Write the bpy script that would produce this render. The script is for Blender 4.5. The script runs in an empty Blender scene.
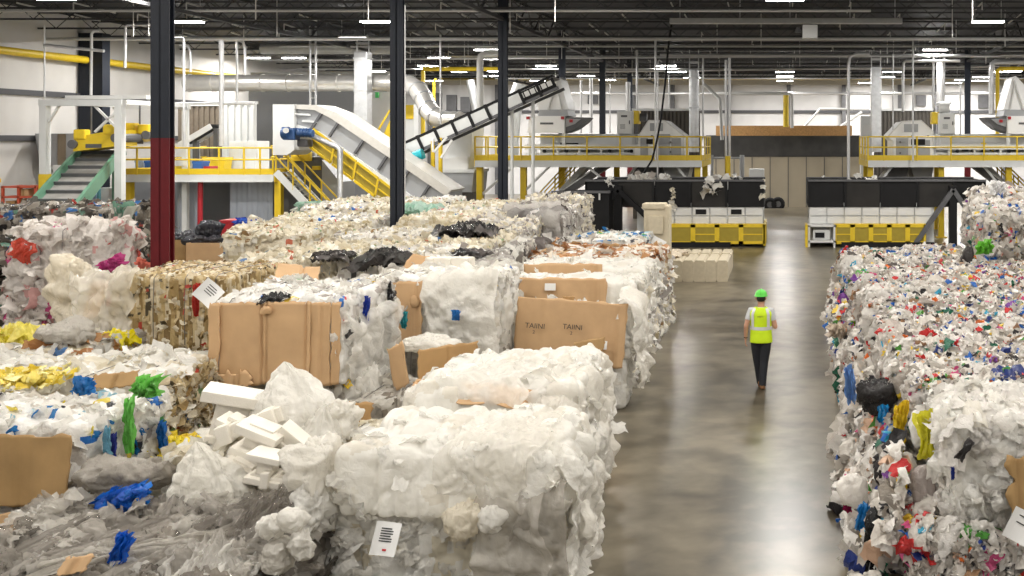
import bpy, bmesh, math, random
import numpy as np
from mathutils import Vector, Matrix, Euler

random.seed(7)
S = bpy.context.scene
C = S.collection
H = 4.6                      # camera height above the floor
F = 1000.0                   # focal length in pixels of the 1024 px wide frame
PX, PY = 785.0, 138.0        # vanishing point of the hall

def W(px, py, d):
    """a point of the hall seen at pixel (px,py) at depth d metres"""
    return Vector(((px - PX) * d / F, d, H - (py - PY) * d / F))

# ------------------------------------------------------------------ materials
MATS = {}
def nt(name):
    m = bpy.data.materials.new(name); m.use_nodes = True
    n = m.node_tree.nodes; b = n['Principled BSDF']
    return m, n, m.node_tree.links, b

def mat(name, col, rough=.5, metal=0., noise=.08, nscale=6., bump=0., bscale=40., spec=.5, coat=0.):
    """plain painted / metal / paper surface with a little procedural unevenness"""
    if name in MATS: return MATS[name]
    m, n, l, b = nt(name)
    tc = n.new('ShaderNodeTexCoord'); nz = n.new('ShaderNodeTexNoise')
    nz.inputs['Scale'].default_value = nscale; nz.inputs['Detail'].default_value = 6
    l.new(tc.outputs['Object'], nz.inputs['Vector'])
    mx = n.new('ShaderNodeMix'); mx.data_type = 'RGBA'
    d = tuple(max(0, c * (1 - noise * 2)) for c in col); u = tuple(min(1, c * (1 + noise)) for c in col)
    mx.inputs[6].default_value = (*d, 1); mx.inputs[7].default_value = (*u, 1)
    l.new(nz.outputs['Fac'], mx.inputs[0]); l.new(mx.outputs[2], b.inputs['Base Color'])
    b.inputs['Roughness'].default_value = rough; b.inputs['Metallic'].default_value = metal
    b.inputs['Specular IOR Level'].default_value = spec; b.inputs['Coat Weight'].default_value = coat
    if bump:
        n2 = n.new('ShaderNodeTexNoise'); n2.inputs['Scale'].default_value = bscale; n2.inputs['Detail'].default_value = 5
        l.new(tc.outputs['Object'], n2.inputs['Vector'])
        bp = n.new('ShaderNodeBump'); bp.inputs['Strength'].default_value = bump; bp.inputs['Distance'].default_value = .02
        l.new(n2.outputs['Fac'], bp.inputs['Height']); l.new(bp.outputs['Normal'], b.inputs['Normal'])
    MATS[name] = m
    return m

def film(name, rough=.35, bump=.5, bscale=22., transp=0., transl=.0, spec=.5, metal=0.):
    """plastic film: colour from the scraps' own colour attribute, fine creases as bump"""
    if name in MATS: return MATS[name]
    m, n, l, b = nt(name)
    at = n.new('ShaderNodeAttribute'); at.attribute_name = 'Col'
    tc = n.new('ShaderNodeTexCoord')
    nz = n.new('ShaderNodeTexNoise'); nz.inputs['Scale'].default_value = bscale; nz.inputs['Detail'].default_value = 6; nz.inputs['Distortion'].default_value = 1.2
    l.new(tc.outputs['Object'], nz.inputs['Vector'])
    vo = n.new('ShaderNodeTexVoronoi'); vo.feature = 'DISTANCE_TO_EDGE'; vo.inputs['Scale'].default_value = bscale * .7
    l.new(tc.outputs['Object'], vo.inputs['Vector'])
    ad = n.new('ShaderNodeMath'); ad.operation = 'ADD'
    rg = n.new('ShaderNodeTexNoise'); rg.noise_type = 'RIDGED_MULTIFRACTAL'; rg.inputs['Scale'].default_value = bscale*.4; rg.inputs['Detail'].default_value = 4; rg.inputs['Distortion'].default_value = .9
    l.new(tc.outputs['Object'], rg.inputs['Vector'])
    a1 = n.new('ShaderNodeMath'); a1.operation = 'MULTIPLY'; a1.inputs[1].default_value = .3; l.new(rg.outputs['Fac'], a1.inputs[0])
    a0 = n.new('ShaderNodeMath'); a0.operation = 'ADD'; l.new(nz.outputs['Fac'], a0.inputs[0]); l.new(a1.outputs[0], a0.inputs[1])
    l.new(a0.outputs[0], ad.inputs[0]); l.new(vo.outputs['Distance'], ad.inputs[1])
    bp = n.new('ShaderNodeBump'); bp.inputs['Strength'].default_value = bump; bp.inputs['Distance'].default_value = .03
    l.new(ad.outputs[0], bp.inputs['Height'])
    l.new(bp.outputs['Normal'], b.inputs['Normal'])
    l.new(at.outputs['Color'], b.inputs['Base Color'])
    b.inputs['Roughness'].default_value = rough; b.inputs['Specular IOR Level'].default_value = spec
    out = n['Material Output']; last = b.outputs[0]
    if transl:
        tr = n.new('ShaderNodeBsdfTranslucent'); l.new(at.outputs['Color'], tr.inputs['Color'])
        ms = n.new('ShaderNodeMixShader'); ms.inputs[0].default_value = transl
        l.new(last, ms.inputs[1]); l.new(tr.outputs[0], ms.inputs[2]); last = ms.outputs[0]
    if transp:
        tr = n.new('ShaderNodeBsdfTransparent')
        ms = n.new('ShaderNodeMixShader'); ms.inputs[0].default_value = transp
        l.new(last, ms.inputs[1]); l.new(tr.outputs[0], ms.inputs[2]); last = ms.outputs[0]
    l.new(last, out.inputs['Surface'])
    MATS[name] = m
    return m

def emis(name, col, st):
    if name in MATS: return MATS[name]
    m, n, l, b = nt(name)
    b.inputs['Base Color'].default_value = (.9, .9, .9, 1)
    b.inputs['Emission Color'].default_value = (*col, 1); b.inputs['Emission Strength'].default_value = st
    MATS[name] = m
    return m

def srgb(r, g, b):
    f = lambda c: (c / 255 / 12.92) if c <= 10 else ((c / 255 + .055) / 1.055) ** 2.4
    return (f(r), f(g), f(b))

M_yellow = mat('safety_yellow_paint', (.74, .52, .02), .45, noise=.08)
M_yellowd = mat('guard_yellow_mesh', (.36, .27, .025), .5, noise=.12)
M_black = mat('black_steel', (.010, .010, .011), .6, noise=.25, nscale=2.5, spec=.25)
M_blackw = mat('worn_black_plate', (.026, .024, .022), .6, noise=.35, nscale=1.7, spec=.3)
M_navy = mat('column_charcoal_paint', (.016, .020, .030), .5, noise=.1, spec=.3)
M_red = mat('column_red_paint', (.115, .006, .010), .5, noise=.15, spec=.3)
M_redb = mat('bright_red_paint', (.42, .02, .03), .4)
M_white = mat('white_machine_paint', (.68, .68, .66), .45, noise=.05, nscale=2)
M_pale = mat('pale_hood_paint', (.86, .86, .85), .45, noise=.05, nscale=2)
M_lgrey = mat('light_grey_paint', (.66, .67, .66), .45, noise=.07, nscale=2)
M_grey = mat('machine_grey_paint', (.36, .37, .38), .45, noise=.08, nscale=2)
M_dgrey = mat('dark_grey_steel', (.11, .11, .115), .5, noise=.2, nscale=3)
M_galv = mat('galvanized_steel', (.60, .61, .62), .34, .75, noise=.16, nscale=5)
M_alu = mat('bright_duct_metal', (.74, .72, .68), .3, .7, noise=.1, nscale=3)
M_pipe = mat('pale_pipe_paint', (.55, .55, .53), .45, noise=.1)
M_conduit = mat('conduit_metal', (.62, .62, .62), .35, .5, noise=.08)
M_green = mat('conveyor_green_paint', (.10, .23, .15), .45, noise=.15, nscale=3)
M_belt = mat('conveyor_belt_rubber', (.27, .26, .24), .6, noise=.2, nscale=3)
M_blue = mat('motor_blue_paint', (.025, .075, .20), .4)
M_teal = mat('motor_teal_paint', (.01, .38, .45), .4)
M_osb = mat('chipboard', (.52, .29, .11), .7, noise=.3, nscale=14)
M_card = mat('cardboard', (.56, .36, .19), .75, noise=.10, nscale=3.5, bump=.15, bscale=9)
M_cardd = mat('weathered_cardboard', (.38, .235, .095), .75, noise=.16, nscale=4, bump=.2, bscale=9)
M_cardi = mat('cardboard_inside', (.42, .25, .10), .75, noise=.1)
M_foam = mat('white_packing_foam', (.76, .72, .64), .6, noise=.03, bump=.2, bscale=60)
M_foamy = mat('aged_packing_foam', (.56, .49, .36), .65, noise=.1, nscale=8, bump=.3, bscale=30)
M_wire = mat('baling_wire', (.20, .19, .18), .4, .8)
M_paper = mat('paper_tag', (.86, .86, .85), .5, noise=.02)
M_ink = mat('dark_print', (.03, .03, .03), .6)
M_redink = mat('red_print', (.5, .02, .03), .6)
M_strip = None

# ------------------------------------------------------------------ mesh builder
class MB:
    def __init__(s): s.v = []; s.f = []; s.m = []; s.mi = 0
    def add(s, vs, fs):
        o = len(s.v); s.v += [tuple(v) for v in vs]
        for f in fs: s.f.append(tuple(i + o for i in f)); s.m.append(s.mi)
        return s
    def box(s, lo, hi):
        x0, y0, z0 = lo; x1, y1, z1 = hi
        return s.add([(x0,y0,z0),(x1,y0,z0),(x1,y1,z0),(x0,y1,z0),(x0,y0,z1),(x1,y0,z1),(x1,y1,z1),(x0,y1,z1)],
                     [(0,3,2,1),(4,5,6,7),(0,1,5,4),(1,2,6,5),(2,3,7,6),(3,0,4,7)])
    def cbox(s, c, sz, rot=None):
        R = rot.to_matrix() if isinstance(rot, Euler) else (rot or Matrix.Identity(3))
        vs = [Vector(c) + R @ Vector((sx*sz[0]/2, sy*sz[1]/2, sz_*sz[2]/2)) for sz_ in (-1,1) for (sx, sy) in ((-1,-1),(1,-1),(1,1),(-1,1))]
        return s.add(vs, [(0,3,2,1),(4,5,6,7),(0,1,5,4),(1,2,6,5),(2,3,7,6),(3,0,4,7)])
    def bbox(s, lo, hi, r=.02):
        """box with chamfered vertical and horizontal edges"""
        bm = bmesh.new(); bmesh.ops.create_cube(bm, size=1)
        for v in bm.verts: v.co = Vector(((lo[0]+hi[0])/2 + v.co.x*(hi[0]-lo[0]), (lo[1]+hi[1])/2 + v.co.y*(hi[1]-lo[1]), (lo[2]+hi[2])/2 + v.co.z*(hi[2]-lo[2])))
        bmesh.ops.bevel(bm, geom=list(bm.edges), offset=r, segments=2, affect='EDGES', profile=.7)
        bm.verts.index_update()
        s.add([v.co for v in bm.verts], [[v.index for v in f.verts] for f in bm.faces]); bm.free(); return s
    def beam(s, p0, p1, w, h, up=(0,0,1)):
        p0, p1 = Vector(p0), Vector(p1); d = (p1 - p0)
        if d.length < 1e-6: return s
        d.normalize(); up = Vector(up)
        if abs(d.dot(up)) > .99: up = Vector((0,1,0))
        x = d.cross(up).normalized(); z = x.cross(d)
        vs = [p + x*a*w/2 + z*b*h/2 for p in (p0, p1) for a, b in ((-1,-1),(1,-1),(1,1),(-1,1))]
        return s.add(vs, [(0,1,2,3),(7,6,5,4),(0,4,5,1),(1,5,6,2),(2,6,7,3),(3,7,4,0)])
    def tube(s, pts, r, n=10, cap=True):
        pts = [Vector(p) for p in pts]; rings = []; prev = None
        rr = r if isinstance(r, (list, tuple)) else [r]*len(pts)
        for i, p in enumerate(pts):
            t = ((pts[min(i+1, len(pts)-1)] - pts[max(i-1, 0)])).normalized()
            if prev is None:
                u = Vector((0,0,1)) if abs(t.z) < .9 else Vector((1,0,0))
                a = t.cross(u).normalized()
            else:
                a = (prev - t * prev.dot(t)).normalized()
            prev = a; b = t.cross(a)
            rings.append([p + (a*math.cos(2*math.pi*k/n) + b*math.sin(2*math.pi*k/n)) * rr[i] for k in range(n)])
        vs = [v for r_ in rings for v in r_]; fs = []
        for i in range(len(pts)-1):
            for k in range(n):
                fs.append((i*n+k, i*n+(k+1) % n, (i+1)*n+(k+1) % n, (i+1)*n+k))
        if cap: fs += [tuple(range(n))[::-1], tuple((len(pts)-1)*n + k for k in range(n))]
        return s.add(vs, fs)
    def prism(s, poly, a, b):
        """poly: list of 3-D points (one face); extruded by the vector b-a"""
        d = Vector(b) - Vector(a); n = len(poly)
        vs = [Vector(p) for p in poly] + [Vector(p) + d for p in poly]
        return s.add(vs, [tuple(range(n)), tuple(range(2*n-1, n-1, -1))] + [(i, n+i, n+(i+1) % n, (i+1) % n) for i in range(n)])
    def prism_y(s, xz, y0, y1):
        return s.prism([(x, y0, z) for x, z in xz], (0, y0, 0), (0, y1, 0))
    def prism_x(s, yz, x0, x1):
        return s.prism([(x0, y, z) for y, z in yz], (x0, 0, 0), (x1, 0, 0))
    def build(s, name, mats, parent=None, smooth=False, recalc=True):
        me = bpy.data.meshes.new(name)
        off = parent_origin(parent)
        me.from_pydata([(v[0]-off[0], v[1]-off[1], v[2]-off[2]) for v in s.v], [], s.f)
        for m in (mats if isinstance(mats, (list, tuple)) else [mats]): me.materials.append(m)
        if any(s.m): me.polygons.foreach_set('material_index', s.m)
        if recalc and len(s.f) < 60000:
            bm = bmesh.new(); bm.from_mesh(me); bmesh.ops.recalc_face_normals(bm, faces=bm.faces); bm.to_mesh(me); bm.free()
        if smooth: me.polygons.foreach_set('use_smooth', [True]*len(me.polygons))
        me.update()
        o = bpy.data.objects.new(name, me); C.objects.link(o)
        if parent is not None: o.parent = parent
        return o

ORG = {}
def parent_origin(p):
    if p is None: return (0, 0, 0)
    t = Vector((0, 0, 0))
    while p is not None: t = t + Vector(p.location); p = p.parent
    return t

def tag(o, label=None, cat=None, group=None, kind=None):
    if label: o['label'] = label
    if cat: o['category'] = cat
    if group: o['group'] = group
    if kind: o['kind'] = kind
    return o

def thing(name, label, cat, loc=(0, 0, 0), group=None):
    o = bpy.data.objects.new(name, None); o.empty_display_size = .2; C.objects.link(o); o.location = loc
    return tag(o, label, cat, group)

def struct(name, mb, m, **k):
    return tag(mb.build(name, m, **k), kind='structure')

def smooth_angle(o, ang=40):
    o.data.polygons.foreach_set('use_smooth', [True]*len(o.data.polygons))
    try: o.data.set_sharp_from_angle(angle=math.radians(ang))
    except Exception: pass
    return o

def copy_tree(o, loc=None, label=None, group=None, parent=None):
    c = o.copy(); C.objects.link(c)
    if loc is not None: c.location = loc
    if label: c['label'] = label
    if group: c['group'] = group
    if parent is not None: c.parent = parent
    for ch in o.children: copy_tree(ch, parent=c)
    return c

def text_mesh(txt, size, m, parent, loc, rot, name='print', ext=.001):
    cu = bpy.data.curves.new(name, 'FONT'); cu.body = txt; cu.size = size; cu.extrude = ext; cu.align_x = 'CENTER'; cu.align_y = 'CENTER'
    tmp = bpy.data.objects.new(name, cu); C.objects.link(tmp)
    dg = bpy.context.evaluated_depsgraph_get(); me = bpy.data.meshes.new_from_object(tmp.evaluated_get(dg))
    bpy.data.objects.remove(tmp); me.materials.clear(); me.materials.append(m)
    o = bpy.data.objects.new(name, me); C.objects.link(o)
    if parent is not None: o.parent = parent
    o.location = Vector(loc) - Vector(parent_origin(parent)); o.rotation_euler = rot
    return o

# ------------------------------------------------------------------ room shell
XL, XR, YB, ZT = -31.0, 31.0, 82.0, 9.9

def floor_mat():
    m, n, l, b = nt('polished_concrete_floor')
    tc = n.new('ShaderNodeTexCoord')
    def noise(scale, detail=6, vec=None, dist=0):
        z = n.new('ShaderNodeTexNoise'); z.inputs['Scale'].default_value = scale; z.inputs['Detail'].default_value = detail; z.inputs['Distortion'].default_value = dist
        l.new(vec or tc.outputs['Object'], z.inputs['Vector']); return z
    big = noise(.45, 7, dist=.6); mid = noise(2.2, 8, dist=.4)
    mp = n.new('ShaderNodeMapping'); mp.inputs['Scale'].default_value = (.9, 1.3, 1); mp.inputs['Rotation'].default_value = (0, 0, .15)
    l.new(tc.outputs['Object'], mp.inputs['Vector'])
    streak = noise(2.0, 3, mp.outputs['Vector'], .3)
    a = n.new('ShaderNodeMath'); a.operation = 'MULTIPLY_ADD'; a.inputs[1].default_value = .6
    l.new(big.outputs['Fac'], a.inputs[0])
    a2 = n.new('ShaderNodeMath'); a2.operation = 'MULTIPLY_ADD'; a2.inputs[1].default_value = .35
    l.new(mid.outputs['Fac'], a2.inputs[0])
    a3 = n.new('ShaderNodeMath'); a3.operation = 'MULTIPLY'; a3.inputs[1].default_value = .22
    l.new(streak.outputs['Fac'], a3.inputs[0])
    l.new(a3.outputs[0], a2.inputs[2]); l.new(a2.outputs[0], a.inputs[2])
    cr = n.new('ShaderNodeValToRGB')
    e = cr.color_ramp.elements
    e[0].position = .47; e[0].color = (.060, .050, .033, 1)
    e[1].position = .71; e[1].color = (.20, .172, .122, 1)
    x = e.new(.58); x.color = (.122, .104, .072, 1)
    l.new(a.outputs[0], cr.inputs['Fac'])
    l.new(cr.outputs['Color'], b.inputs['Base Color'])
    b.inputs['Roughness'].default_value = .28
    b.inputs['Specular IOR Level'].default_value = .7
    return m

def wall_mat(name, col, period=.3, axis='X', depth=.2):
    """ribbed metal panel wall: ribs as bump along one axis"""
    m, n, l, b = nt(name); b.inputs['Specular IOR Level'].default_value = .15 if 'deck' in name else .4
    tc = n.new('ShaderNodeTexCoord'); sp = n.new('ShaderNodeSeparateXYZ'); l.new(tc.outputs['Object'], sp.inputs[0])
    mu = n.new('ShaderNodeMath'); mu.operation = 'MULTIPLY'; mu.inputs[1].default_value = 2*math.pi/period; l.new(sp.outputs[axis], mu.inputs[0])
    si = n.new('ShaderNodeMath'); si.operation = 'SINE'; l.new(mu.outputs[0], si.inputs[0])
    bp = n.new('ShaderNodeBump'); bp.inputs['Strength'].default_value = depth; bp.inputs['Distance'].default_value = .03
    l.new(si.outputs[0], bp.inputs['Height']); l.new(bp.outputs['Normal'], b.inputs['Normal'])
    nz = n.new('ShaderNodeTexNoise'); nz.inputs['Scale'].default_value = .8; nz.inputs['Detail'].default_value = 8; l.new(tc.outputs['Object'], nz.inputs['Vector'])
    mx = n.new('ShaderNodeMix'); mx.data_type = 'RGBA'; l.new(nz.outputs['Fac'], mx.inputs[0])
    mx.inputs[6].default_value = (*[c*.86 for c in col], 1); mx.inputs[7].default_value = (*[min(1, c*1.08) for c in col], 1)
    l.new(mx.outputs[2], b.inputs['Base Color']); b.inputs['Roughness'].default_value = .5
    return m

struct('floor', MB().box((XL-.3, -6, -.3), (XR+.3, YB+.3, 0)), floor_mat())
M_wall = wall_mat('white_wall_panel', (.62, .61, .60), .9, 'X', .25)
M_walll = wall_mat('white_side_wall_panel', (.62, .60, .57), .9, 'Y', .25)
struct('wall_back', MB().box((XL-.3, YB, 0), (XR+.3, YB+.3, ZT)), M_wall)
struct('wall_left', MB().box((XL-.3, -6, 0), (XL, YB, ZT)), M_walll)
struct('wall_right', MB().box((XR, -6, 0), (XR+.3, YB, ZT)), M_walll)
M_deck = wall_mat('black_roof_deck', (.006, .007, .010), .25, 'Y', .3)
struct('ceiling', MB().box((XL-.3, -6, ZT), (XR+.3, YB+.3, ZT+.25)), M_deck)

# girts (dark horizontal wall rails) and wall-top beam
gm = mat('girt_dark', (.07, .07, .075), .6)
b = MB()
for z in (6.45, 4.6): b.box((XL, 30, z-.11), (XL+.14, YB, z+.11))
struct('trim_1', b, gm)
b = MB()
for z in (6.75,): b.box((XL, YB-.2, z-.12), (XR, YB, z+.12))
struct('trim_2', b, gm)
struct('trim_3', MB().box((XL, YB-.5, 8.95), (XR, YB, 9.5)), mat('cream_wall_top', (.50, .46, .38), .6))
# ribs of the back wall: dark columns
b = MB()
for x in (-29, -23.5, -18, -12.4, -9.2, -4.6, .3, 4.8, 9.4, 12.4, 18, 23.5): b.box((x-.16, YB-.45, 0), (x+.16, YB-.02, 9.0))
struct('trim_4', b, M_dgrey)
# dark doors / windows in the white back wall
b = MB()
for px, py0, py1 in ((437, 93, 112), (452, 95, 113), (466, 97, 112), (593, 95, 104), (983, 95, 108), (921, 95, 106)):
    p = W(px, py0, 81.9); q = W(px, py1, 81.9); b.box((p.x-.4, 81.7, q.z), (p.x+.4, 81.98, p.z))
struct('window_1', b, M_dgrey)

# push wall of concrete with black upper part and chipboard top, at the end of the aisle
cm = wall_mat('precast_concrete', (.46, .40, .30), 1.3, 'X', .6)
struct('wall_push', MB().box((W(712,0,66.5).x, 66.5, 0), (W(868,0,66.5).x, 67.1, 3.35)), cm)
struct('wall_push_upper', MB().box((W(706,0,66.5).x, 66.45, 3.35), (W(868,0,66.5).x, 67.0, 4.78)), mat('black_push_plate', (.055, .053, .05), .7, noise=.4, nscale=1.5))
struct('trim_5', MB().box((W(716,0,66.5).x, 66.4, 4.75), (W(852,0,66.5).x, 66.8, 5.42)), M_osb)
b = MB()
for k in range(9): xx = W(716,0,66.5).x+1.2*k; b.box((xx-.025, 66.485, 0), (xx+.025, 66.52, 3.34))
struct('trim_7', b, M_dgrey)
struct('trim_8', MB().box((-30.95, 43.8, 0), (-29.9, 44.3, 9.2)), M_navy)
# grey partition in the far left corner of the hall
gp = wall_mat('grey_partition_panel', (.30, .31, .325), 1.2, 'X', .1)
struct('wall_partition', MB().box((W(254,0,55).x, 55, 0), (W(399,0,55).x, 55.3, 8.0)), gp)
struct('wall_partition_side', MB().box((W(254,0,55).x-.3, 55, 0), (W(254,0,55).x, 70, 8.0)), gp)
struct('trim_6', MB().box((W(252,0,55).x, 54.85, 7.95), (W(399,0,55).x, 55.4, 8.2)), M_pipe)

# ------------------------------------------------------------------ columns
def column(x, y, label, red=True):
    t = thing('building_column', label, 'column', (x, y, 0), 'building columns'); t['kind'] = 'structure'
    w, fl, th = .17, .33, .03
    def hsec(z0, z1):
        mb = MB()
        mb.box((x-fl/2, y-w/2, z0), (x+fl/2, y-w/2+th, z1)); mb.box((x-fl/2, y+w/2-th, z0), (x+fl/2, y+w/2, z1))
        mb.box((x-th/2, y-w/2, z0), (x+th/2, y+w/2, z1)); return mb
    if red: hsec(0, 4.6).build('red_base', M_red, t)
    hsec(4.6 if red else 0, ZT).build('shaft', M_navy, t)
    MB().box((x-.3, y-.3, 0), (x+.3, y+.3, .03)).build('base_plate', M_red if red else M_navy, t)
    return t
c0 = column(-11.14, 17.9, 'charcoal steel column with a red base, standing closest to the camera')
column(-10.35, 26.7, 'dark column behind the bales beside the big yellow-guarded conveyor', False)
column(-10.35, 36.7, 'dark column behind the dark inclined conveyor', False)
for i, (x, y) in enumerate([(-11.3, 50.7), (-10.35, 56.7), (-10.35, 66.7), (10.35, 56.7), (10.35, 66.7)]):
    copy_tree(c0, (x, y, 0), ['dark column beside the platform with the feed chute',
        'slim distant dark column with red base behind the long platform', 'far dark column in front of the white back wall', 'dark column with red base behind the platform on the aisle far side', 'far dark column near the back wall across the aisle', 'dark column at the outer end of the far platform'][i])

# ------------------------------------------------------------------ ceiling steel
jm = mat('joist_steel', (.045, .046, .05), .7, noise=.25, nscale=3)
jb = MB()
zb, zt = 9.15, 9.8
jb.beam((XL, 0, zb), (XR, 0, zb), .08, .07); jb.beam((XL, 0, zt), (XR, 0, zt), .10, .07)
x = XL; k = 0
while x < XR - .1:
    jb.beam((x, 0, zb if k % 2 else zt), (x+.75, 0, zt if k % 2 else zb), .02, .025); x += .75; k += 1
j0 = struct('ceiling_joist', jb, jm, recalc=False)
j0.location = (0, 22, 0)
for i in range(1, 18):
    o = j0.copy(); o.location = (0, 22 + i*3.25, 0); C.objects.link(o)
# joist girders along the column lines and lit-looking bits of bridging
for x in (-20.7, -10.35, 10.35, 20.7):
    b = MB(); b.beam((x, 16, 8.95), (x, YB, 8.95), .14, .12); b.beam((x, 16, 9.85), (x, YB, 9.85), .14, .1)
    y = 16; k = 0
    while y < YB-1: b.beam((x, y, 8.95 if k % 2 else 9.85), (x, y+1.2, 9.85 if k % 2 else 8.95), .05, .05); y += 1.2; k += 1
    struct('ceiling_girder', b, jm, recalc=False)
bm_ = mat('pale_lit_steel', (.55, .54, .51), .5, noise=.1)  # pale colour and short lengths stand in for bridging bits that catch light
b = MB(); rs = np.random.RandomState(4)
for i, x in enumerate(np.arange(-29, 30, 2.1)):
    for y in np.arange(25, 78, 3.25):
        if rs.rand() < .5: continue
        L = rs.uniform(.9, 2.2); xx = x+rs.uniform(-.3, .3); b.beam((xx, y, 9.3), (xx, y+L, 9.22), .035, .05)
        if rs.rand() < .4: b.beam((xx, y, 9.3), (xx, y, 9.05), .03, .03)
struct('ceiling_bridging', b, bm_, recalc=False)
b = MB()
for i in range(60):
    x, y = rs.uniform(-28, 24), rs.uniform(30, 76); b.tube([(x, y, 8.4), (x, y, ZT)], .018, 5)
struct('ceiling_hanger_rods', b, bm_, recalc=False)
b = MB()
for y, x0, x1, z in ((35, -31, 3, 9.05), (47.5, -24, 20, 8.95), (54, -18, 31, 9.0), (61, -31, 31, 8.8), (69, -20, 25, 8.7)): b.tube([(x0, y, z), (x1, y, z)], .05, 6)
struct('ceiling_conduit_runs', b, M_pipe, recalc=False)

# sprinkler main and branch pipes
def pipe(name, label, cat, pts, r, m, n=12, group=None):
    o = MB().tube(pts, r, n).build(name, m, smooth=True); smooth_angle(o, 50); return tag(o, label, cat, group)
def PW(*a): return [W(px, py, d) for px, py, d in a]
pipe('sprinkler_pipe', 'pale sprinkler main running straight across under the whole ceiling', 'pipe', [(-31, 42, 4.6+99*.042), (31, 42, 4.6+99*.042)], .07, M_pipe)
pipe('gas_pipe', 'thick yellow gas pipe along the white side wall', 'pipe', [(-30.6, 36, W(0,50,39).z), (-30.6, 60, W(0,50,39).z-.05)], .16, M_yellow)
pipe('gas_pipe', 'thin yellow gas pipe running along the top of the white back wall', 'pipe', [W(440, 79, 78), W(1024, 79, 78)], .07, M_yellow)
pipe('round_duct', 'dim round duct below the ceiling over the grey partition', 'duct', PW((262, 49, 50), (392, 49, 50)), .27, M_pipe)
big = thing('round_duct', 'big bright silver duct running across in front of the grey partition', 'duct', W(185, 83, 48))
o = MB().tube(PW((186, 83, 48), (404, 83, 48)), .40, 24).build('duct_run', M_alu, big); smooth_angle(o)
for px in (189, 213, 238, 262, 288, 312, 338, 364, 388): p = W(px, 83, 48); smooth_angle(MB().tube([p, p + Vector((.08, 0, 0))], .435, 24).build('seam_ring', M_alu, big))
elb = thing('duct_elbow', 'segmented silver duct elbow curving down behind the dark column', 'duct', W(404, 84, 46))
pts = PW((398, 83, 47), (408, 84, 46.5), (418, 90, 46), (424, 99, 45.5), (428, 109, 45), (435, 117, 44.6), (446, 121, 44.3), (460, 121, 44))
o = MB().tube(pts, .42, 20).build('duct_bend', M_alu, elb); smooth_angle(o, 25)
for i in range(1, 7): MB().tube([pts[i] - (pts[i+1]-pts[i]).normalized()*.04, pts[i] + (pts[i+1]-pts[i]).normalized()*.04], .45, 20).build('seam_ring', M_galv, elb)
# tall mottled duct posts
def duct_post(px, py0, py1, d, w, label, name='duct_post', shape='box'):
    p = W(px, py0, d); q = W(px, py1, d); ww = w*d/F
    t = thing(name, label, 'duct', (p.x, d, q.z))
    if shape == 'box':
        MB().bbox((p.x-ww/2, d-ww/2, q.z), (p.x+ww/2, d+ww/2, p.z), .03).build('casing', M_galv, t)
    else:
        smooth_angle(MB().tube([(p.x, d, q.z), (p.x, d, p.z)], ww/2, 20).build('casing', M_galv, t))
    zz = q.z + .8
    while zz < p.z: MB().box((p.x-ww/2-.03, d-ww/2-.03, zz), (p.x+ww/2+.03, d+ww/2+.03, zz+.06)).build('joint_flange', M_galv, t); zz += 1.5
    for s in (-1, 1): MB().beam((p.x+s*ww*.45, d, p.z), (p.x+s*ww*.45, d, 9.2), .05, .05).build('hanger', M_conduit, t)
    MB().box((p.x-ww*.5, d-.1, p.z+.35), (p.x+ww*.5, d+.1, p.z+.45)).build('cross_bar', M_conduit, t)
duct_post(363, 52, 140, 47, 13, 'mottled square duct hanging in front of the grey partition')
duct_post(694, 70, 152, 52, 10, 'mottled duct post behind the grey hooded machine on the aisle near side', shape='round')
duct_post(876, 67, 152, 52, 10, 'mottled duct post behind the grey hooded machine across the aisle')
t = thing('steel_post', 'perforated channel post in front of the silver duct', 'post', W(313, 200, 46))
b = MB()
for s in (-1, 1): b.beam(W(313, 205, 46) + Vector((s*.13, 0, 0)), W(313, 26, 46) + Vector((s*.13, 0, 0)), .05, .12)
for py in range(35, 200, 9): b.beam(W(310.5, py, 46), W(315.5, py, 46), .04, .04)
b.build('channel', M_galv, t)

# hanging heater tube
t = thing('tube_heater', 'long pale radiant tube heater hanging under the ceiling above the aisle', 'heater', W(786, 24, 37.6))
a, c = W(670, 21, 37.6), W(902, 21, 37.6)
MB().prism_x([(37.6-.18, a.z-.1), (37.6+.18, a.z-.1), (37.6+.1, a.z+.1), (37.6-.1, a.z+.1)], a.x, c.x).build('reflector', M_pipe, t)
p = W(810, 31, 37.6); MB().bbox((p.x-.28, 37.45, p.z-.28), (p.x+.28, 37.8, p.z+.22)).build('burner_box', M_lgrey, t)
p = W(798, 30, 37.6); MB().tube([p - Vector((0,0,.1)), p, p + Vector((0, 0, .12))], [.13, .1, .05], 12).build('blower', M_dgrey, t)
for px in (680, 740, 790, 850, 895): q = W(px, 19, 37.6); MB().beam(q, (q.x, q.y, 9.9), .02, .02).build('hanger', M_conduit, t)

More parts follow.
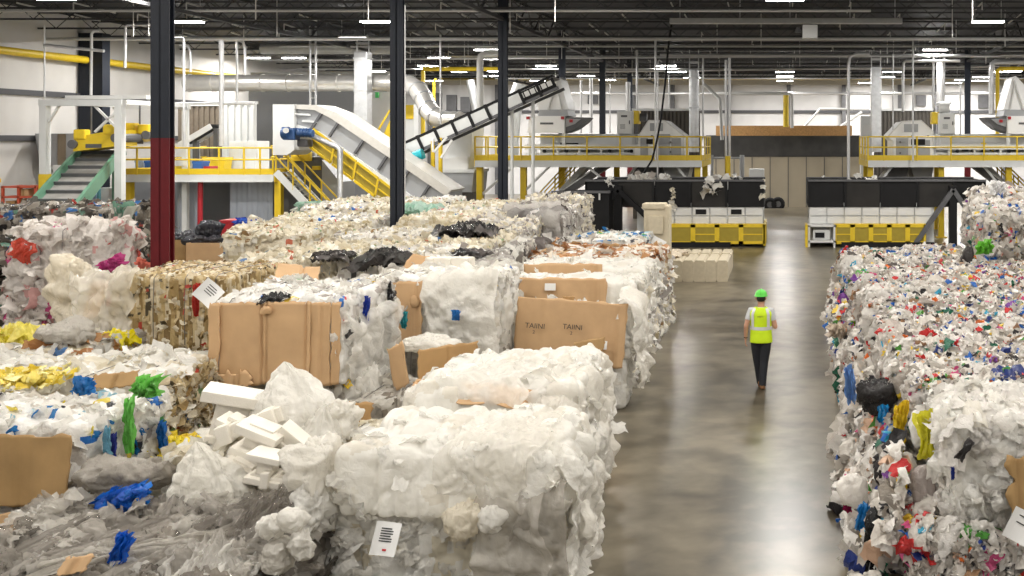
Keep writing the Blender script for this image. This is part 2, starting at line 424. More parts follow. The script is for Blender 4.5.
# ------------------------------------------------------------------ lights
E_tube = emis('light_tube', (1.0, .98, .95), 30.)
LV = [(785,0,32),(988,22,38),(187,22,38),(377,22,38),(55,-1,32),(935,50,50),(258,58,55),(487,50,49),(428,66,61),(461,72,66),(490,76,70),(546,66,61),(571,72,66),(586,76,71),(607,80,76),
      (666,66,61),(677,72,66),(692,78,73),(785,72,66.7),(785,76.5,71.5),(785,81,77),(928,55,54),(892,72,66),(886,77,71),(866,83,79),(954,83,79),(963,80,76),(981,77,72),(1000,72,66),(490,59,56)]
def light_build(p):
    t = thing('ceiling_light', 'x', 'light', p, 'ceiling strip lights')
    MB().prism_x([(p.y-.16, p.z+.02), (p.y+.16, p.z+.02), (p.y+.09, p.z+.1), (p.y-.09, p.z+.1)], p.x-.62, p.x+.62).build('housing', M_white, t)
    MB().bbox((p.x-.6, p.y-.13, p.z-.02), (p.x+.6, p.y+.13, p.z+.015), .008).build('lit_diffuser', E_tube, t)
    for s in (-.5, .5): MB().beam((p.x+s, p.y, p.z+.1), (p.x+s, p.y, ZT), .012, .012).build('hanger', M_conduit, t)
    return t
LPOW = 205.
la = bpy.data.lights.new('strip_light', 'AREA'); la.shape = 'RECTANGLE'; la.size = 1.2; la.size_y = .3; la.energy = LPOW; la.color = (1.0, .945, .865)
lb = bpy.data.lights.new('strip_light_far', 'AREA'); lb.shape = 'RECTANGLE'; lb.size = 1.2; lb.size_y = .3; lb.energy = LPOW*2.2; lb.color = (1.0, .97, .93)
def lamp(p, data=la):
    o = bpy.data.objects.new('strip_lamp', data); C.objects.link(o); o.location = (p[0], p[1], p[2]-.05); return o
first = None
names = ['lit strip light over the aisle at the very top of the picture', 'lit strip light high on the aisle far side, beside the joists', 'lit strip light close beside the nearest dark column', 'lit strip light beside the second dark column',
  'lit strip light at the top edge above the white side wall', 'lit strip light above the conduits of the far platform', 'lit strip light over the silver duct by the partition', 'lit strip light just before the third dark column']
for i, (px, py, d) in enumerate(LV):
    p = W(px, py, d)
    lab = names[i] if i < len(names) else 'lit strip light in the distance, fixture %s of the far rows' % ''
    if i >= len(names):
        row = 'over the back wall' if d > 75 else ('deep in the hall' if d > 68 else ('beyond the platforms' if d > 63 else 'before the platforms'))
        col = 'above the aisle' if abs(p.x) < 3 else (('%d m off on the wall side' % round(-p.x)) if p.x < 0 else ('%d m across the aisle' % round(p.x)))
        lab = 'small lit strip light %s, %s' % (row, col.replace(' m ', ' metres '))
    if first is None: first = light_build(p); first['label'] = lab
    else: copy_tree(first, p, lab)
    lamp(p, lb)
# the nearer rows of the same fixtures, above and behind the camera's view
for d in (1, 7, 13, 19, 25.5, 32):
    for x in (-27, -20, -13.5, -6.5, 0, 6.5, 13.5):
        if (x, d) in ((0, 32),): continue
        if d == 32 and x < -20: continue
        if d == 32: p = Vector((x, d, 9.2))
        else: p = Vector((x, d, 9.1))
        copy_tree(first, p, 'strip light of the near rows over the bales, out of view', 'near strip lights'); lamp(p)
for d in (44, 55, 66, 77):
    for x in (-27, -19, 15, 22): 
        p = Vector((x, d, 9.0)); lamp(p, lb); copy_tree(first, p, 'strip light of the far rows near the side walls', 'side strip lights')

w = bpy.data.worlds.new('hall_air'); S.world = w; w.use_nodes = True
w.node_tree.nodes['Background'].inputs[0].default_value = (1.0, .97, .93, 1); w.node_tree.nodes['Background'].inputs[1].default_value = .50

# ------------------------------------------------------------------ camera
cam = bpy.data.cameras.new('camera'); co = bpy.data.objects.new('camera', cam); C.objects.link(co)
co.location = (0, 0, H); co.rotation_euler = (math.pi/2, 0, 0)
cam.sensor_width = 36; cam.lens = 36*F/1024; cam.shift_x = -(PX-512)/1024; cam.shift_y = -(288-PY)/1024
cam.clip_end = 300; cam.clip_start = .1
S.camera = co
S.view_settings.view_transform = 'Standard'; S.view_settings.look = 'None'; S.view_settings.exposure = 0.10; S.view_settings.gamma = 1
S.view_settings.use_curve_mapping = False
try:
    S.cycles.use_denoising = True; S.cycles.max_bounces = 8; S.cycles.diffuse_bounces = 4; S.cycles.transparent_max_bounces = 10
    S.cycles.sample_clamp_indirect = 6
except Exception: pass
# ================================================================== bales
def _hash(ix, iy, iz, seed):
    h = (ix.astype(np.int64)*73856093) ^ (iy.astype(np.int64)*19349663) ^ (iz.astype(np.int64)*83492791) ^ (seed*2654435761 & 0x7fffffff)
    h = h & 0xffffffff
    h = ((h ^ (h >> 16)) * 0x45d9f3b) & 0xffffffff; h = ((h ^ (h >> 16)) * 0x45d9f3b) & 0xffffffff
    return ((h ^ (h >> 16)) & 0xffffff) / float(0x1000000)

def vnoise(P, seed=0):
    i = np.floor(P).astype(np.int64); f = P - i; u = f*f*(3-2*f); r = 0
    for dx in (0, 1):
        for dy in (0, 1):
            for dz in (0, 1):
                w = (u[:,0] if dx else 1-u[:,0]) * (u[:,1] if dy else 1-u[:,1]) * (u[:,2] if dz else 1-u[:,2])
                r = r + w*_hash(i[:,0]+dx, i[:,1]+dy, i[:,2]+dz, seed)
    return r*2-1

def worley(P, seed=0):
    i = np.floor(P).astype(np.int64); n = len(P)
    f1 = np.full(n, 9.); f2 = np.full(n, 9.); cid = np.zeros(n)
    for dx in (-1, 0, 1):
        for dy in (-1, 0, 1):
            for dz in (-1, 0, 1):
                cx, cy, cz = i[:,0]+dx, i[:,1]+dy, i[:,2]+dz
                p = np.stack([cx+_hash(cx, cy, cz, seed), cy+_hash(cx, cy, cz, seed+11), cz+_hash(cx, cy, cz, seed+23)], 1)
                d = np.sqrt(((P-p)**2).sum(1)); near = d < f1
                f2 = np.where(near, f1, np.minimum(f2, d)); cid = np.where(near, _hash(cx, cy, cz, seed+37), cid); f1 = np.where(near, d, f1)
    return f1, f2, cid

def ridge(P, seed, octv=3):
    r = 0; a = 1.; t = 0
    for o in range(octv):
        r = r + a*(1-np.abs(vnoise(P*2**o, seed+o*7))*2); t += a; a *= .55
    return r/t

def pick(pal, u):
    """pal: [(weight, (r,g,b))]; u in 0..1 array"""
    w = np.cumsum([p[0] for p in pal]); w = w/w[-1]
    return np.array([p[1] for p in pal])[np.minimum(np.searchsorted(w, u), len(pal)-1)]

def lin(*a): return srgb(*a)
WHITE = [(6, lin(238,236,231)), (3, lin(228,226,220)), (1.2, lin(214,212,206))]
PAL_PUFF = [(8, lin(247,245,239)), (3, lin(242,239,231)), (1, lin(234,229,218))]
PAL_CLEAR = [(5, lin(205,200,190)), (4, lin(188,182,172)), (2, lin(168,162,152)), (2, lin(222,219,212)), (1, lin(150,142,130))]
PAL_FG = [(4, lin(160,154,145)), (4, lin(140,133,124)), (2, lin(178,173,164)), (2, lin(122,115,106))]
PAL_CREAM = [(5, lin(232,224,204)), (4, lin(222,212,188)), (3, lin(238,234,222)), (1.6, lin(205,192,160)), (.22, lin(140,170,120)), (.2, lin(200,110,80)), (.14, lin(80,120,170)), (.3, lin(160,130,90))]
PAL_OLIVE = [(4, lin(190,166,118)), (3, lin(164,138,90)), (4, lin(206,186,144)), (1.2, lin(128,104,62)), (2.5, lin(222,208,178)), (.5, lin(90,80,60)), (.25, lin(190,70,50))]
PAL_MIX = [(14, lin(236,232,226)), (10, lin(224,218,209)), (6, lin(206,199,190)), (3.2, lin(178,170,160)), (1.6, lin(110,104,100)), (1.6, lin(52,50,52)), (.9, lin(30,100,185)), (.5, lin(40,60,130)),
           (.55, lin(60,165,200)), (.75, lin(205,52,52)), (.6, lin(235,120,50)), (.75, lin(238,205,60)), (.45, lin(90,165,70)), (.5, lin(40,110,85)), (.45, lin(215,90,140)), (.3, lin(120,60,150)), (1.0, lin(214,178,150)), (.9, lin(160,125,95))]
PAL_MIXW = [(16, lin(240,238,233)), (8, lin(228,224,216)), (4, lin(208,202,194)), (1.2, lin(170,162,154)), (.5, lin(60,58,58)), (.4, lin(40,110,190)), (.25, lin(205,60,55)), (.25, lin(235,200,60)), (.2, lin(90,165,80))]
PAL_STRIPE = [(6, lin(236,233,226)), (3, lin(222,216,206)), (1.2, lin(160,200,215)), (.9, lin(40,120,185)), (.7, lin(225,205,80)), (.5, lin(70,150,80)), (.8, lin(186,176,160)), (.5, lin(70,70,75))]
PAL_PINK = [(9, lin(236,230,224)), (4, lin(222,214,206)), (.7, lin(226,176,172)), (.22, lin(214,90,80)), (.16, lin(196,70,130)), (1.5, lin(204,196,188))]
PAL_GREY = [(4, lin(214,210,204)), (4, lin(194,188,182)), (3, lin(172,166,160)), (2, lin(232,229,224)), (1, lin(120,112,108)), (.6, lin(80,74,72))]
PAL_DARK = [(4, lin(120,112,102)), (3, lin(84,78,72)), (2.5, lin(160,152,140)), (2, lin(52,50,52)), (.6, lin(60,110,170)), (.5, lin(170,60,50)), (1, lin(200,192,180)), (.6, lin(110,150,130))]
PAL_BROWN = [(5, lin(190,140,90)), (3, lin(160,108,62)), (4, lin(226,216,200)), (3, lin(238,234,228)), (2, lin(206,170,125)), (.5, lin(90,62,40))]

M_film = film('film_matt', .42, .45, 20, transl=.2)
M_puff = film('film_foamy_white', .36, .5, 15, transl=.42)
M_gloss = film('film_glossy', .18, .7, 16, transp=.04, transl=.36, spec=.65)
M_clear = film('film_clear', .11, .75, 14, transp=.36, transl=.32, spec=.9)
M_scrap = film('film_scrap', .34, .45, 26, transl=.25)

def set_cols(me, cols, dom='FACE'):
    a = me.attributes.new('Col', 'FLOAT_COLOR', dom)
    c = np.ones((len(cols), 4), np.float32); c[:, :3] = cols
    a.data.foreach_set('color', c.ravel())

def np_mesh(name, V, Q, cols=None, m=None, smooth=True, dom='FACE'):
    me = bpy.data.meshes.new(name)
    V = np.asarray(V, np.float32); Q = np.asarray(Q, np.int32); k = Q.shape[1]
    me.vertices.add(len(V)); me.vertices.foreach_set('co', V.ravel())
    me.loops.add(Q.size); me.loops.foreach_set('vertex_index', Q.ravel())
    me.polygons.add(len(Q)); me.polygons.foreach_set('loop_start', np.arange(0, Q.size, k, dtype=np.int32))
    try: me.polygons.foreach_set('loop_total', np.full(len(Q), k, np.int32))
    except Exception: pass
    me.update(calc_edges=True); me.validate()
    if smooth: me.polygons.foreach_set('use_smooth', [True]*len(me.polygons))
    if cols is not None: set_cols(me, cols, dom)
    if m: me.materials.append(m)
    return me

def link(name, me, parent=None):
    o = bpy.data.objects.new(name, me); C.objects.link(o)
    if parent is not None: o.parent = parent
    return o

def round_box(w, d, h, res, r):
    nx, ny, nz = max(2, round(w/res)), max(2, round(d/res)), max(2, round(h/res))
    ids = -np.ones((nx+1, ny+1, nz+1), np.int64)
    I, J, K = np.meshgrid(np.arange(nx+1), np.arange(ny+1), np.arange(nz+1), indexing='ij')
    m = (I == 0) | (I == nx) | (J == 0) | (J == ny) | (K == 0) | (K == nz)
    ids[m] = np.arange(m.sum())
    P = np.stack([I[m]/nx*w-w/2, J[m]/ny*d-d/2, K[m]/nz*h], 1)
    q = []
    def add(a, flip):
        a00, a10, a11, a01 = a[:-1,:-1].ravel(), a[1:,:-1].ravel(), a[1:,1:].ravel(), a[:-1,1:].ravel()
        q.append(np.stack([a00, a10, a11, a01] if not flip else [a00, a01, a11, a10], 1))
    add(ids[:,:,nz], False); add(ids[:,:,0], True); add(ids[:,0,:], False); add(ids[:,ny,:], True); add(ids[nx], False); add(ids[0], True)
    Q = np.concatenate(q)
    lo = np.array([-w/2+r, -d/2+r, r]); hi = np.array([w/2-r, d/2-r, h-r])
    c = np.clip(P, lo, hi); v = P-c; L = np.linalg.norm(v, axis=1, keepdims=True)
    N = v/np.maximum(L, 1e-9); P2 = c + N*r
    P2 = np.where(L > 1e-9, P2, P)
    # smooth outward directions over a wider rim
    r2 = min(w, d, h)*.33
    c2 = np.clip(P2, np.array([-w/2+r2, -d/2+r2, r2]), np.array([w/2-r2, d/2-r2, h-r2])); N2 = P2-c2
    N2 /= np.maximum(np.linalg.norm(N2, axis=1, keepdims=True), 1e-9)
    return P2, N2, Q

def bale_core(name, w, d, h, style, seed, res=.05, pal=WHITE, m=None, nwire=4, wax='x', amp=1., shear=(0, 0)):
    P, N, Q = round_box(w, d, h, res, .09)
    so = seed*3.17
    A = P + so
    if style == 'puff':
        Aw = A + .18*np.stack([vnoise(A*2.3, seed+31), vnoise(A*2.3, seed+32), vnoise(A*2.3, seed+33)], 1)
        f1, f2, cid = worley(Aw*np.array([2.0, 2.0, 1.7]), seed); g1, g2, _ = worley(Aw*5.5, seed+5)
        D = .15*(.6-f1*f1) + .025*(.5-g1*g1) + .06*vnoise(A*1.1, seed+3) + .014*ridge(Aw*np.array([7., 7., 3.]), seed+9) + .008*ridge(Aw*13, seed+21, 2)
        D += -.025*np.exp(-((f2-f1)/.08)**2)
        pinch = .045
    elif style == 'film':
        Aw = A + .12*np.stack([vnoise(A*3, seed+31), vnoise(A*3, seed+32), vnoise(A*3, seed+33)], 1)
        f1, f2, cid = worley(Aw*3.2, seed); g1, g2, _ = worley(Aw*8, seed+5)
        D = .055*(.5-f1*f1) + .018*(.5-g1) + .05*vnoise(A*1.5, seed+3) + .05*(ridge(Aw*np.array([4., 4., 1.8]), seed+9)-.4) + .02*ridge(Aw*9, seed+12, 2)
        D += -.03*np.exp(-((f2-f1)/.09)**2)
        pinch = .05
    elif style == 'fibre':
        st = np.array([11., 11., 1.5])
        f1, f2, cid = worley(A*st, seed); g1, _, _ = worley(A*st*.35, seed+5)
        D = .04*(.5-f1) + .05*(.5-g1) + .035*vnoise(A*1.7, seed+3) - .03*np.exp(-((f2-f1)/.15)**2)
        pinch = .03
    elif style == 'layer':                           # flattened sheets lying in layers
        st = np.array([1.6, 1.6, 16.])
        f1, f2, cid = worley(A*st, seed)
        D = .07*(.5-f1) + .05*vnoise(A*2., seed+3) - .04*np.exp(-((f2-f1)/.12)**2) + .015*ridge(A*7, seed+9)
        pinch = .03
    else:                                             # mixed rubbish
        f1, f2, cid = worley(A*5.5, seed); g1, _, _ = worley(A*11, seed+5)
        D = .07*(.5-f1) + .035*(.5-g1) + .06*vnoise(A*1.6, seed+3) - .03*np.exp(-((f2-f1)/.12)**2)
        pinch = .025
    D *= amp
    ax = 0 if wax == 'x' else 1
    L = w if wax == 'x' else d
    rs = np.random.RandomState(seed)
    wires = [(-L/2 + L*(k+.5)/nwire + rs.uniform(-.04, .04)) for k in range(nwire)]
    for x in wires: D -= pinch*np.exp(-((P[:, ax]-x)/.035)**2)
    V = P + N*D[:, None]
    V[:, 2] = np.maximum(V[:, 2], 0.0) 
    V[:, 0] += shear[0]*V[:, 2]; V[:, 1] += shear[1]*V[:, 2]
    fc = V[Q].mean(1)
    if style == 'fibre': _, _, c = worley((fc+so)*np.array([16., 16., 2.2]), seed+50)
    elif style == 'layer': _, _, c = worley((fc+so)*np.array([2., 2., 20.]), seed+50)
    elif style in ('puff',): _, _, c = worley((fc+so)*3.2, seed+50)
    elif style == 'film': _, _, c = worley((fc+so)*5., seed+50)
    else: _, _, c = worley((fc+so)*8., seed+50)
    cols = pick(pal, c)
    me = np_mesh(name, V, Q, cols, m or M_film)
    return me, V, N, Q, wires

def patches(name, pos, nor, sizes, cols, m, k=3, crumple=.22, tilt=.5, seed=1, droop=0., lift=.01, aspect=(.5, 1.)):
    """many crumpled film scraps as one mesh: pos,nor (n,3); sizes (n,)"""
    rs = np.random.RandomState(seed); n = len(pos)
    nn = nor + rs.normal(0, tilt, (n, 3)); nn /= np.linalg.norm(nn, axis=1, keepdims=True)
    t = rs.normal(0, 1, (n, 3)); t -= nn*(t*nn).sum(1, keepdims=True); t /= np.linalg.norm(t, axis=1, keepdims=True)
    b = np.cross(nn, t)
    g = np.linspace(-.5, .5, k+1); gx, gy = np.meshgrid(g, g, indexing='ij'); gx, gy = gx.ravel(), gy.ravel(); M = len(gx)
    asp = rs.uniform(aspect[0], aspect[1], n)
    jx = rs.uniform(-.4, .4, (n, M))/k; jy = rs.uniform(-.4, .4, (n, M))/k
    U = (gx[None]+jx)*sizes[:, None]; Vv = (gy[None]+jy)*(sizes*asp)[:, None]
    Z = rs.normal(0, .38 if k < 5 else .16, (n, M))
    for o in range(4):                                            # sharp folds in random directions
        an = rs.uniform(0, 6.28, (n, 1)); fr = rs.uniform(3.5, 7.5, (n, 1))*(1+.45*o); ph = rs.uniform(0, 6.28, (n, 1))
        Z += (np.abs(np.sin((gx[None]*np.cos(an)+gy[None]*np.sin(an))*fr+ph))-.6)*.95/(1+.5*o)
    Z = Z*(sizes*crumple)[:, None]*.62
    rad = (gx**2+gy**2)[None]; Z -= rad*(sizes*.5)[:, None]*rs.uniform(0, 1, (n, 1))
    P = pos[:, None]+nor[:, None]*lift + t[:, None]*U[..., None] + b[:, None]*Vv[..., None] + nn[:, None]*Z[..., None]
    if droop: P[..., 2] -= droop*rad*sizes[:, None]*2
    idx = np.arange(M).reshape(k+1, k+1)
    q = np.stack([idx[:-1,:-1].ravel(), idx[1:,:-1].ravel(), idx[1:,1:].ravel(), idx[:-1,1:].ravel()], 1)
    Q = (q[None] + (np.arange(n)*M)[:, None, None]).reshape(-1, 4)
    fc = np.repeat(cols, k*k, axis=0)
    return np_mesh(name, P.reshape(-1, 3), Q, fc, m)

def surface_points(V, N, Q, n, rs, keep):
    fc = V[Q].mean(1); e1 = V[Q[:,1]]-V[Q[:,0]]; e2 = V[Q[:,3]]-V[Q[:,0]]
    cr = np.cross(e1, e2); ar = np.linalg.norm(cr, axis=1); fn = cr/np.maximum(ar, 1e-9)[:, None]
    sm = N[Q].mean(1)
    w = ar*keep(sm, fc); w = w/w.sum()
    i = rs.choice(len(Q), n, p=w)
    u = rs.uniform(0, 1, (n, 2))
    p = V[Q[i,0]] + e1[i]*u[:, :1] + e2[i]*u[:, 1:]
    nn = sm[i]*.6 + fn[i]*.4; nn /= np.maximum(np.linalg.norm(nn, axis=1, keepdims=True), 1e-9)
    return p, nn

def keep_sides(front=1., left=1., right=1., top=1.):
    def k(n, c):
        r = np.zeros(len(n))
        r = np.where((n[:,1] < -.4), front, r); r = np.where((n[:,0] < -.5), np.maximum(r, left), r)
        r = np.where((n[:,0] > .5), np.maximum(r, right), r); r = np.where(n[:,2] > .5, np.maximum(r, top), r)
        return r + 1e-6
    return k

_bseed = [100]
CORE = {}
def bale(label, x0, x1, y0, y1, z0, z1, style='film', pal=WHITE, m=None, res=.05, scraps=0, ssize=(.08, .22), spal=None, smat=None, sides=None, seed=None,
         group=None, wires=True, wax='x', nwire=4, amp=1., tilt=.5, crumple=.22, sk=3, cat='bale', name='film_bale', low=False, rot=0., shear=(0, 0), droop=0., big=0, bsize=(.2, .5), bmat=None, bsides=None, bpal=None):
    _bseed[0] += 1
    seed = seed or _bseed[0]
    w, d, h = x1-x0, y1-y0, z1-z0
    t = thing(name, label, cat, ((x0+x1)/2, (y0+y1)/2, z0), group); t.rotation_euler.z = rot
    if low: res = max(res, .16)
    me, V, N, Q, ws = bale_core('pressed_film', w-.02, d-.02, h-.005, style, seed, res, pal, m, nwire, wax, amp, shear)
    link('pressed_film', me, t)
    if scraps and not low:
        rs = np.random.RandomState(seed+900)
        k = keep_sides(**(sides or {}))
        p, nn = surface_points(V, N, Q, scraps, rs, k)
        sz = ssize[0] + (ssize[1]-ssize[0])*rs.beta(1.2, 3, scraps)
        c = pick(spal or pal, rs.uniform(0, 1, scraps)) * rs.uniform(.86, 1.06, (scraps, 1)).clip(0, 1)
        o = link('loose_scraps', patches('loose_scraps', p, nn, sz, np.minimum(c, .93), smat or M_scrap, sk, crumple, tilt, seed, droop), t)
        o['kind'] = 'stuff'
        if big:
            p, nn = surface_points(V, N, Q, big, rs, keep_sides(**(bsides or sides or {})))
            sz = bsize[0] + (bsize[1]-bsize[0])*rs.beta(1.2, 2.4, big)
            c = pick(bpal or spal or pal, rs.uniform(0, 1, big)) * rs.uniform(.86, 1.04, (big, 1))
            o = link('hanging_bags', patches('hanging_bags', p, nn, sz, np.minimum(c, .93), bmat or M_gloss, 9, .34, .35, seed+5, .16, .03, (.6, 1.2)), t); o['kind'] = 'stuff'
    if wires and not low:
        for x in ws:
            ax = 0 if wax == 'x' else 1
            q = .0
            if wax == 'x': pts = [(x, -d/2-.005, .1), (x, -d/2-.02, h*.5), (x, -d/2+.01, h-.06), (x, -d/2+.08, h-.015), (x, 0, h), (x, d/2-.08, h-.015)]
            else: pts = [(-w/2-.005, x, .1), (-w/2-.02, x, h*.5), (-w/2+.01, x, h-.06), (-w/2+.08, x, h-.015), (0, x, h), (w/2-.08, x, h-.02), (w/2+.01, x, h*.5), (w/2, x, .1)]
            pts = [(a+shear[0]*c_, b_+shear[1]*c_, c_) for a, b_, c_ in pts]
            ob = MB().tube(pts, .006, 5).build('baling_wire', M_wire); ob.parent = t
    t['_w'] = w
    return t

def local(t, mesh_name, me):
    return link(mesh_name, me, t)

def sheet(name, fn, nu, nv, amp, seed, m, pal, parent=None, freq=3., fold=1., edge=.05, thick=0., cscale=4., aniso=None):
    """a crumpled sheet laid over a surface given by fn(u,v)->(pos,normal), u,v in 0..1 arrays"""
    u, v = np.meshgrid(np.linspace(0, 1, nu+1), np.linspace(0, 1, nv+1), indexing='ij'); u, v = u.ravel(), v.ravel()
    P0, _ = fn(u, v)
    # ragged outline
    e = edge
    uu = u + (vnoise(np.stack([v*7, v*0+seed, v*0], 1), seed)*e)*(np.abs(u-.5)*2)**3
    vv = v + (vnoise(np.stack([u*7, u*0+seed+5, u*0], 1), seed+1)*e)*(np.abs(v-.5)*2)**3
    P, N = fn(uu, vv)
    A = P*freq + seed*1.7
    if aniso is not None: A = np.stack([(u*aniso[0]+.5*vnoise(np.stack([u*2, v*2, u*0+seed], 1), seed+40)), v*aniso[1], u*0+seed*.37], 1)
    f1, f2, cid = worley(A, seed)
    D = amp*(fold*(.6-f1) + .6*ridge(A*1.3, seed+2) + .35*vnoise(A*3.1, seed+4))
    T = np.stack([vnoise(A*.9+7, seed+8), vnoise(A*.9+17, seed+9), vnoise(A*.9+27, seed+10)], 1)*amp*.7
    if aniso is not None: D = amp*(.9*ridge(A, seed, 2) + .45*ridge(A*np.array([2.3, 1.6, 1]), seed+3, 2) + .8*vnoise(A*.35, seed+6)); T *= .3
    V = P + N*(D+amp*.4)[:, None] + T
    idx = np.arange((nu+1)*(nv+1)).reshape(nu+1, nv+1)
    Q = np.stack([idx[:-1,:-1].ravel(), idx[1:,:-1].ravel(), idx[1:,1:].ravel(), idx[:-1,1:].ravel()], 1)
    c = .5+.5*vnoise(V[Q].mean(1)*1.3+seed, seed+50)
    k0, k1 = np.array(pal[seed % len(pal)][1]), np.array(pal[(seed+1) % len(pal)][1])
    me = np_mesh(name, V, Q, k0[None]*(1-c[:, None])+k1[None]*c[:, None], m)
    return me

def plane_fn(o, a, b, sag=0.):
    o, a, b = np.array(o, float), np.array(a, float), np.array(b, float); n = np.cross(a, b); n /= np.linalg.norm(n)
    def fn(u, v):
        P = o + u[:, None]*a + v[:, None]*b
        P[:, 2] -= sag*(4*(u-.5)**2 + 4*(v-.5)**2)/2
        return P, np.repeat(n[None], len(u), 0)
    return fn

def drape_fn(x0, x1, yf, ztop, back, zlow, side='front', r=.1):
    """over the top edge of a bale and down its face. side front: x runs along the edge; side right/left: y runs along the edge (x0,x1 are then y) and yf is the face x"""
    s = -1 if side in ('front', 'left') else 1
    L1 = back-r; L2 = math.pi/2*r; L3 = max(.02, ztop-r-zlow); L = L1+L2+L3
    def fn(u, v):
        q = v*L
        d = np.where(q < L1, back-q, np.where(q < L1+L2, r-r*np.sin((q-L1)/r), 0.))     # distance inwards from the face
        z = np.where(q < L1, ztop, np.where(q < L1+L2, ztop-r+r*np.cos((q-L1)/r), ztop-r-(q-L1-L2)))
        nz = np.where(q < L1, 1., np.where(q < L1+L2, np.cos((q-L1)/r), 0.)); nf = np.sqrt(np.maximum(0, 1-nz*nz))
        a = x0 + u*(x1-x0)
        if side == 'front':
            return np.stack([a, yf+d, z], 1), np.stack([a*0, -nf, nz], 1)
        return np.stack([yf - s*d, a, z], 1), np.stack([s*nf, a*0, nz], 1)
    return fn

RAGS = {'purple_bag', 'orange_bag', 'pink_bag', 'cream_bag', 'white_film', 'plastic_strip', 'black_film', 'green_film', 'blue_scrap', 'blue_bag', 'yellow_bag', 'green_bag', 'film_heap'}
def rag(name, label, cat, c, sz, seed, m, pal, group=None, rot=(0, 0, 0), parent=None):
    """a few layers of crumpled film hanging or lying over something"""
    rs = np.random.RandomState(seed); w, dp, h = sz; flat = h < .5*min(w, dp)
    k = 14; g = np.linspace(-.5, .5, k+1); gu, gv = np.meshgrid(g, g, indexing='ij'); gu, gv = gu.ravel(), gv.ravel(); VV = []; QQ = []; CC = []
    idx = np.arange((k+1)**2).reshape(k+1, k+1); q0 = np.stack([idx[:-1,:-1].ravel(), idx[1:,:-1].ravel(), idx[1:,1:].ravel(), idx[:-1,1:].ravel()], 1)
    n = 6 if flat else 5; cols = pick(pal, rs.uniform(0, 1, n))
    for i in range(n):
        s = rs.uniform(.55, 1.0) if i else 1.
        oc = rs.uniform(-.28, .28, 3)*(1 if i else 0)
        if flat: a, b, nn = np.array([w, 0, 0]), np.array([0, dp, 0]), np.array([0, 0, 1.])
        else: a, b, nn = np.array([w, 0, 0]), np.array([0, 0, h]), np.array([0, -1., 0]); 
        th = rs.uniform(-.5, .5) if i else 0.
        if flat: a, b = a*math.cos(th)+np.array([0, w*math.sin(th), 0]), b*math.cos(th)-np.array([dp*math.sin(th), 0, 0])
        nar = 1-.35*np.abs(np.sin(gv*rs.uniform(3, 6)+rs.uniform(0, 6)))
        fo = 0
        for o in range(4):
            an = rs.uniform(-.5, .5) if not flat else rs.uniform(0, 6.28)
            fo = fo+(np.abs(np.sin((gu*math.cos(an)+gv*math.sin(an))*rs.uniform(5, 9)*(1+.6*o)+rs.uniform(0, 6.28)))-.6)/(1+.7*o)
        am = (h*.75 if flat else dp*.55)
        e = 1+.18*vnoise(np.stack([np.arctan2(gv, gu)*2.2, gu*0+seed+i, gu*0], 1), seed+i)
        P = np.outer(gu*s*nar*e+oc[0]*.6, a)+np.outer(gv*s*e+oc[1]*.6, b)+np.outer(fo*am*.8+oc[2]*am*.8-(gu**2+gv**2)*am*(1.6 if flat else .8), nn)
        VV.append(P); QQ.append(q0+i*(k+1)**2); CC.append(np.repeat(cols[i:i+1]*rs.uniform(.85, 1.08), k*k, 0))
    V = np.concatenate(VV) @ np.array(Euler(rot).to_matrix()).T
    o = link(name, np_mesh(name, V, np.concatenate(QQ), np.minimum(np.concatenate(CC), .95), m), parent); o.location = c
    if label: tag(o, label, cat, group)
    return o

def tent(name, label, cat, c, w, d, h, seed, m, pal, px=.0, py=0., folds=9, group=None):
    """a bag of film pulled up to a peak, with folds running down from it"""
    na, nr = 96, 40; a = np.linspace(0, 2*np.pi, na, endpoint=False); r = np.linspace(0, 1, nr+1)
    Aa, Rr = np.meshgrid(a, r, indexing='ij'); Aa, Rr = Aa.ravel(), Rr.ravel(); ca, sa = np.cos(Aa), np.sin(Aa)
    out = 1+.14*vnoise(np.stack([ca*1.6, sa*1.6, ca*0+seed], 1), seed)
    fo = ridge(np.stack([ca*2.4, sa*2.4, Rr*.8+seed], 1), seed+3, 3)-.45
    sq = lambda v: np.sign(v)*np.abs(v)**.75
    x = sq(ca)*Rr*w/2*out+px*(1-Rr)**1.5; y = sq(sa)*Rr*d/2*out+py*(1-Rr)**1.5
    prof = np.where(Rr < .62, 1-.42*(Rr/.62)**1.25, .58*(1-((Rr-.62)/.38)**1.7))
    z = h*prof
    k = Rr**.8*(1-.3*Rr); x += ca*fo*k*.17*w; y += sa*fo*k*.17*d; z += fo*k*.14*h
    P = np.stack([x, y, z], 1); P += (.018*vnoise(P*14+seed, seed+5) * np.minimum(1, Rr*4))[:, None]*np.stack([ca, sa, ca*0+1], 1) + (.02*(ridge(P*6+seed, seed+6, 2)-.5)*np.minimum(1, Rr*4))[:, None]*np.stack([ca, sa, ca*0+.6], 1)
    idx = np.arange(na*(nr+1)).reshape(na, nr+1); j = np.roll(idx, -1, 0)
    Q = np.stack([idx[:,:-1].ravel(), idx[:,1:].ravel(), j[:,1:].ravel(), j[:,:-1].ravel()], 1)
    fc = P[Q].mean(1); cc = (.5+.5*vnoise(fc*3, seed+50))[:, None]; k0, k1 = np.array(pal[0][1]), np.array(pal[-1][1])
    o = link(name, np_mesh(name, P, Q, k0[None]*(1-cc)+k1[None]*cc, m)); o.location = c
    return tag(o, label, cat, group)

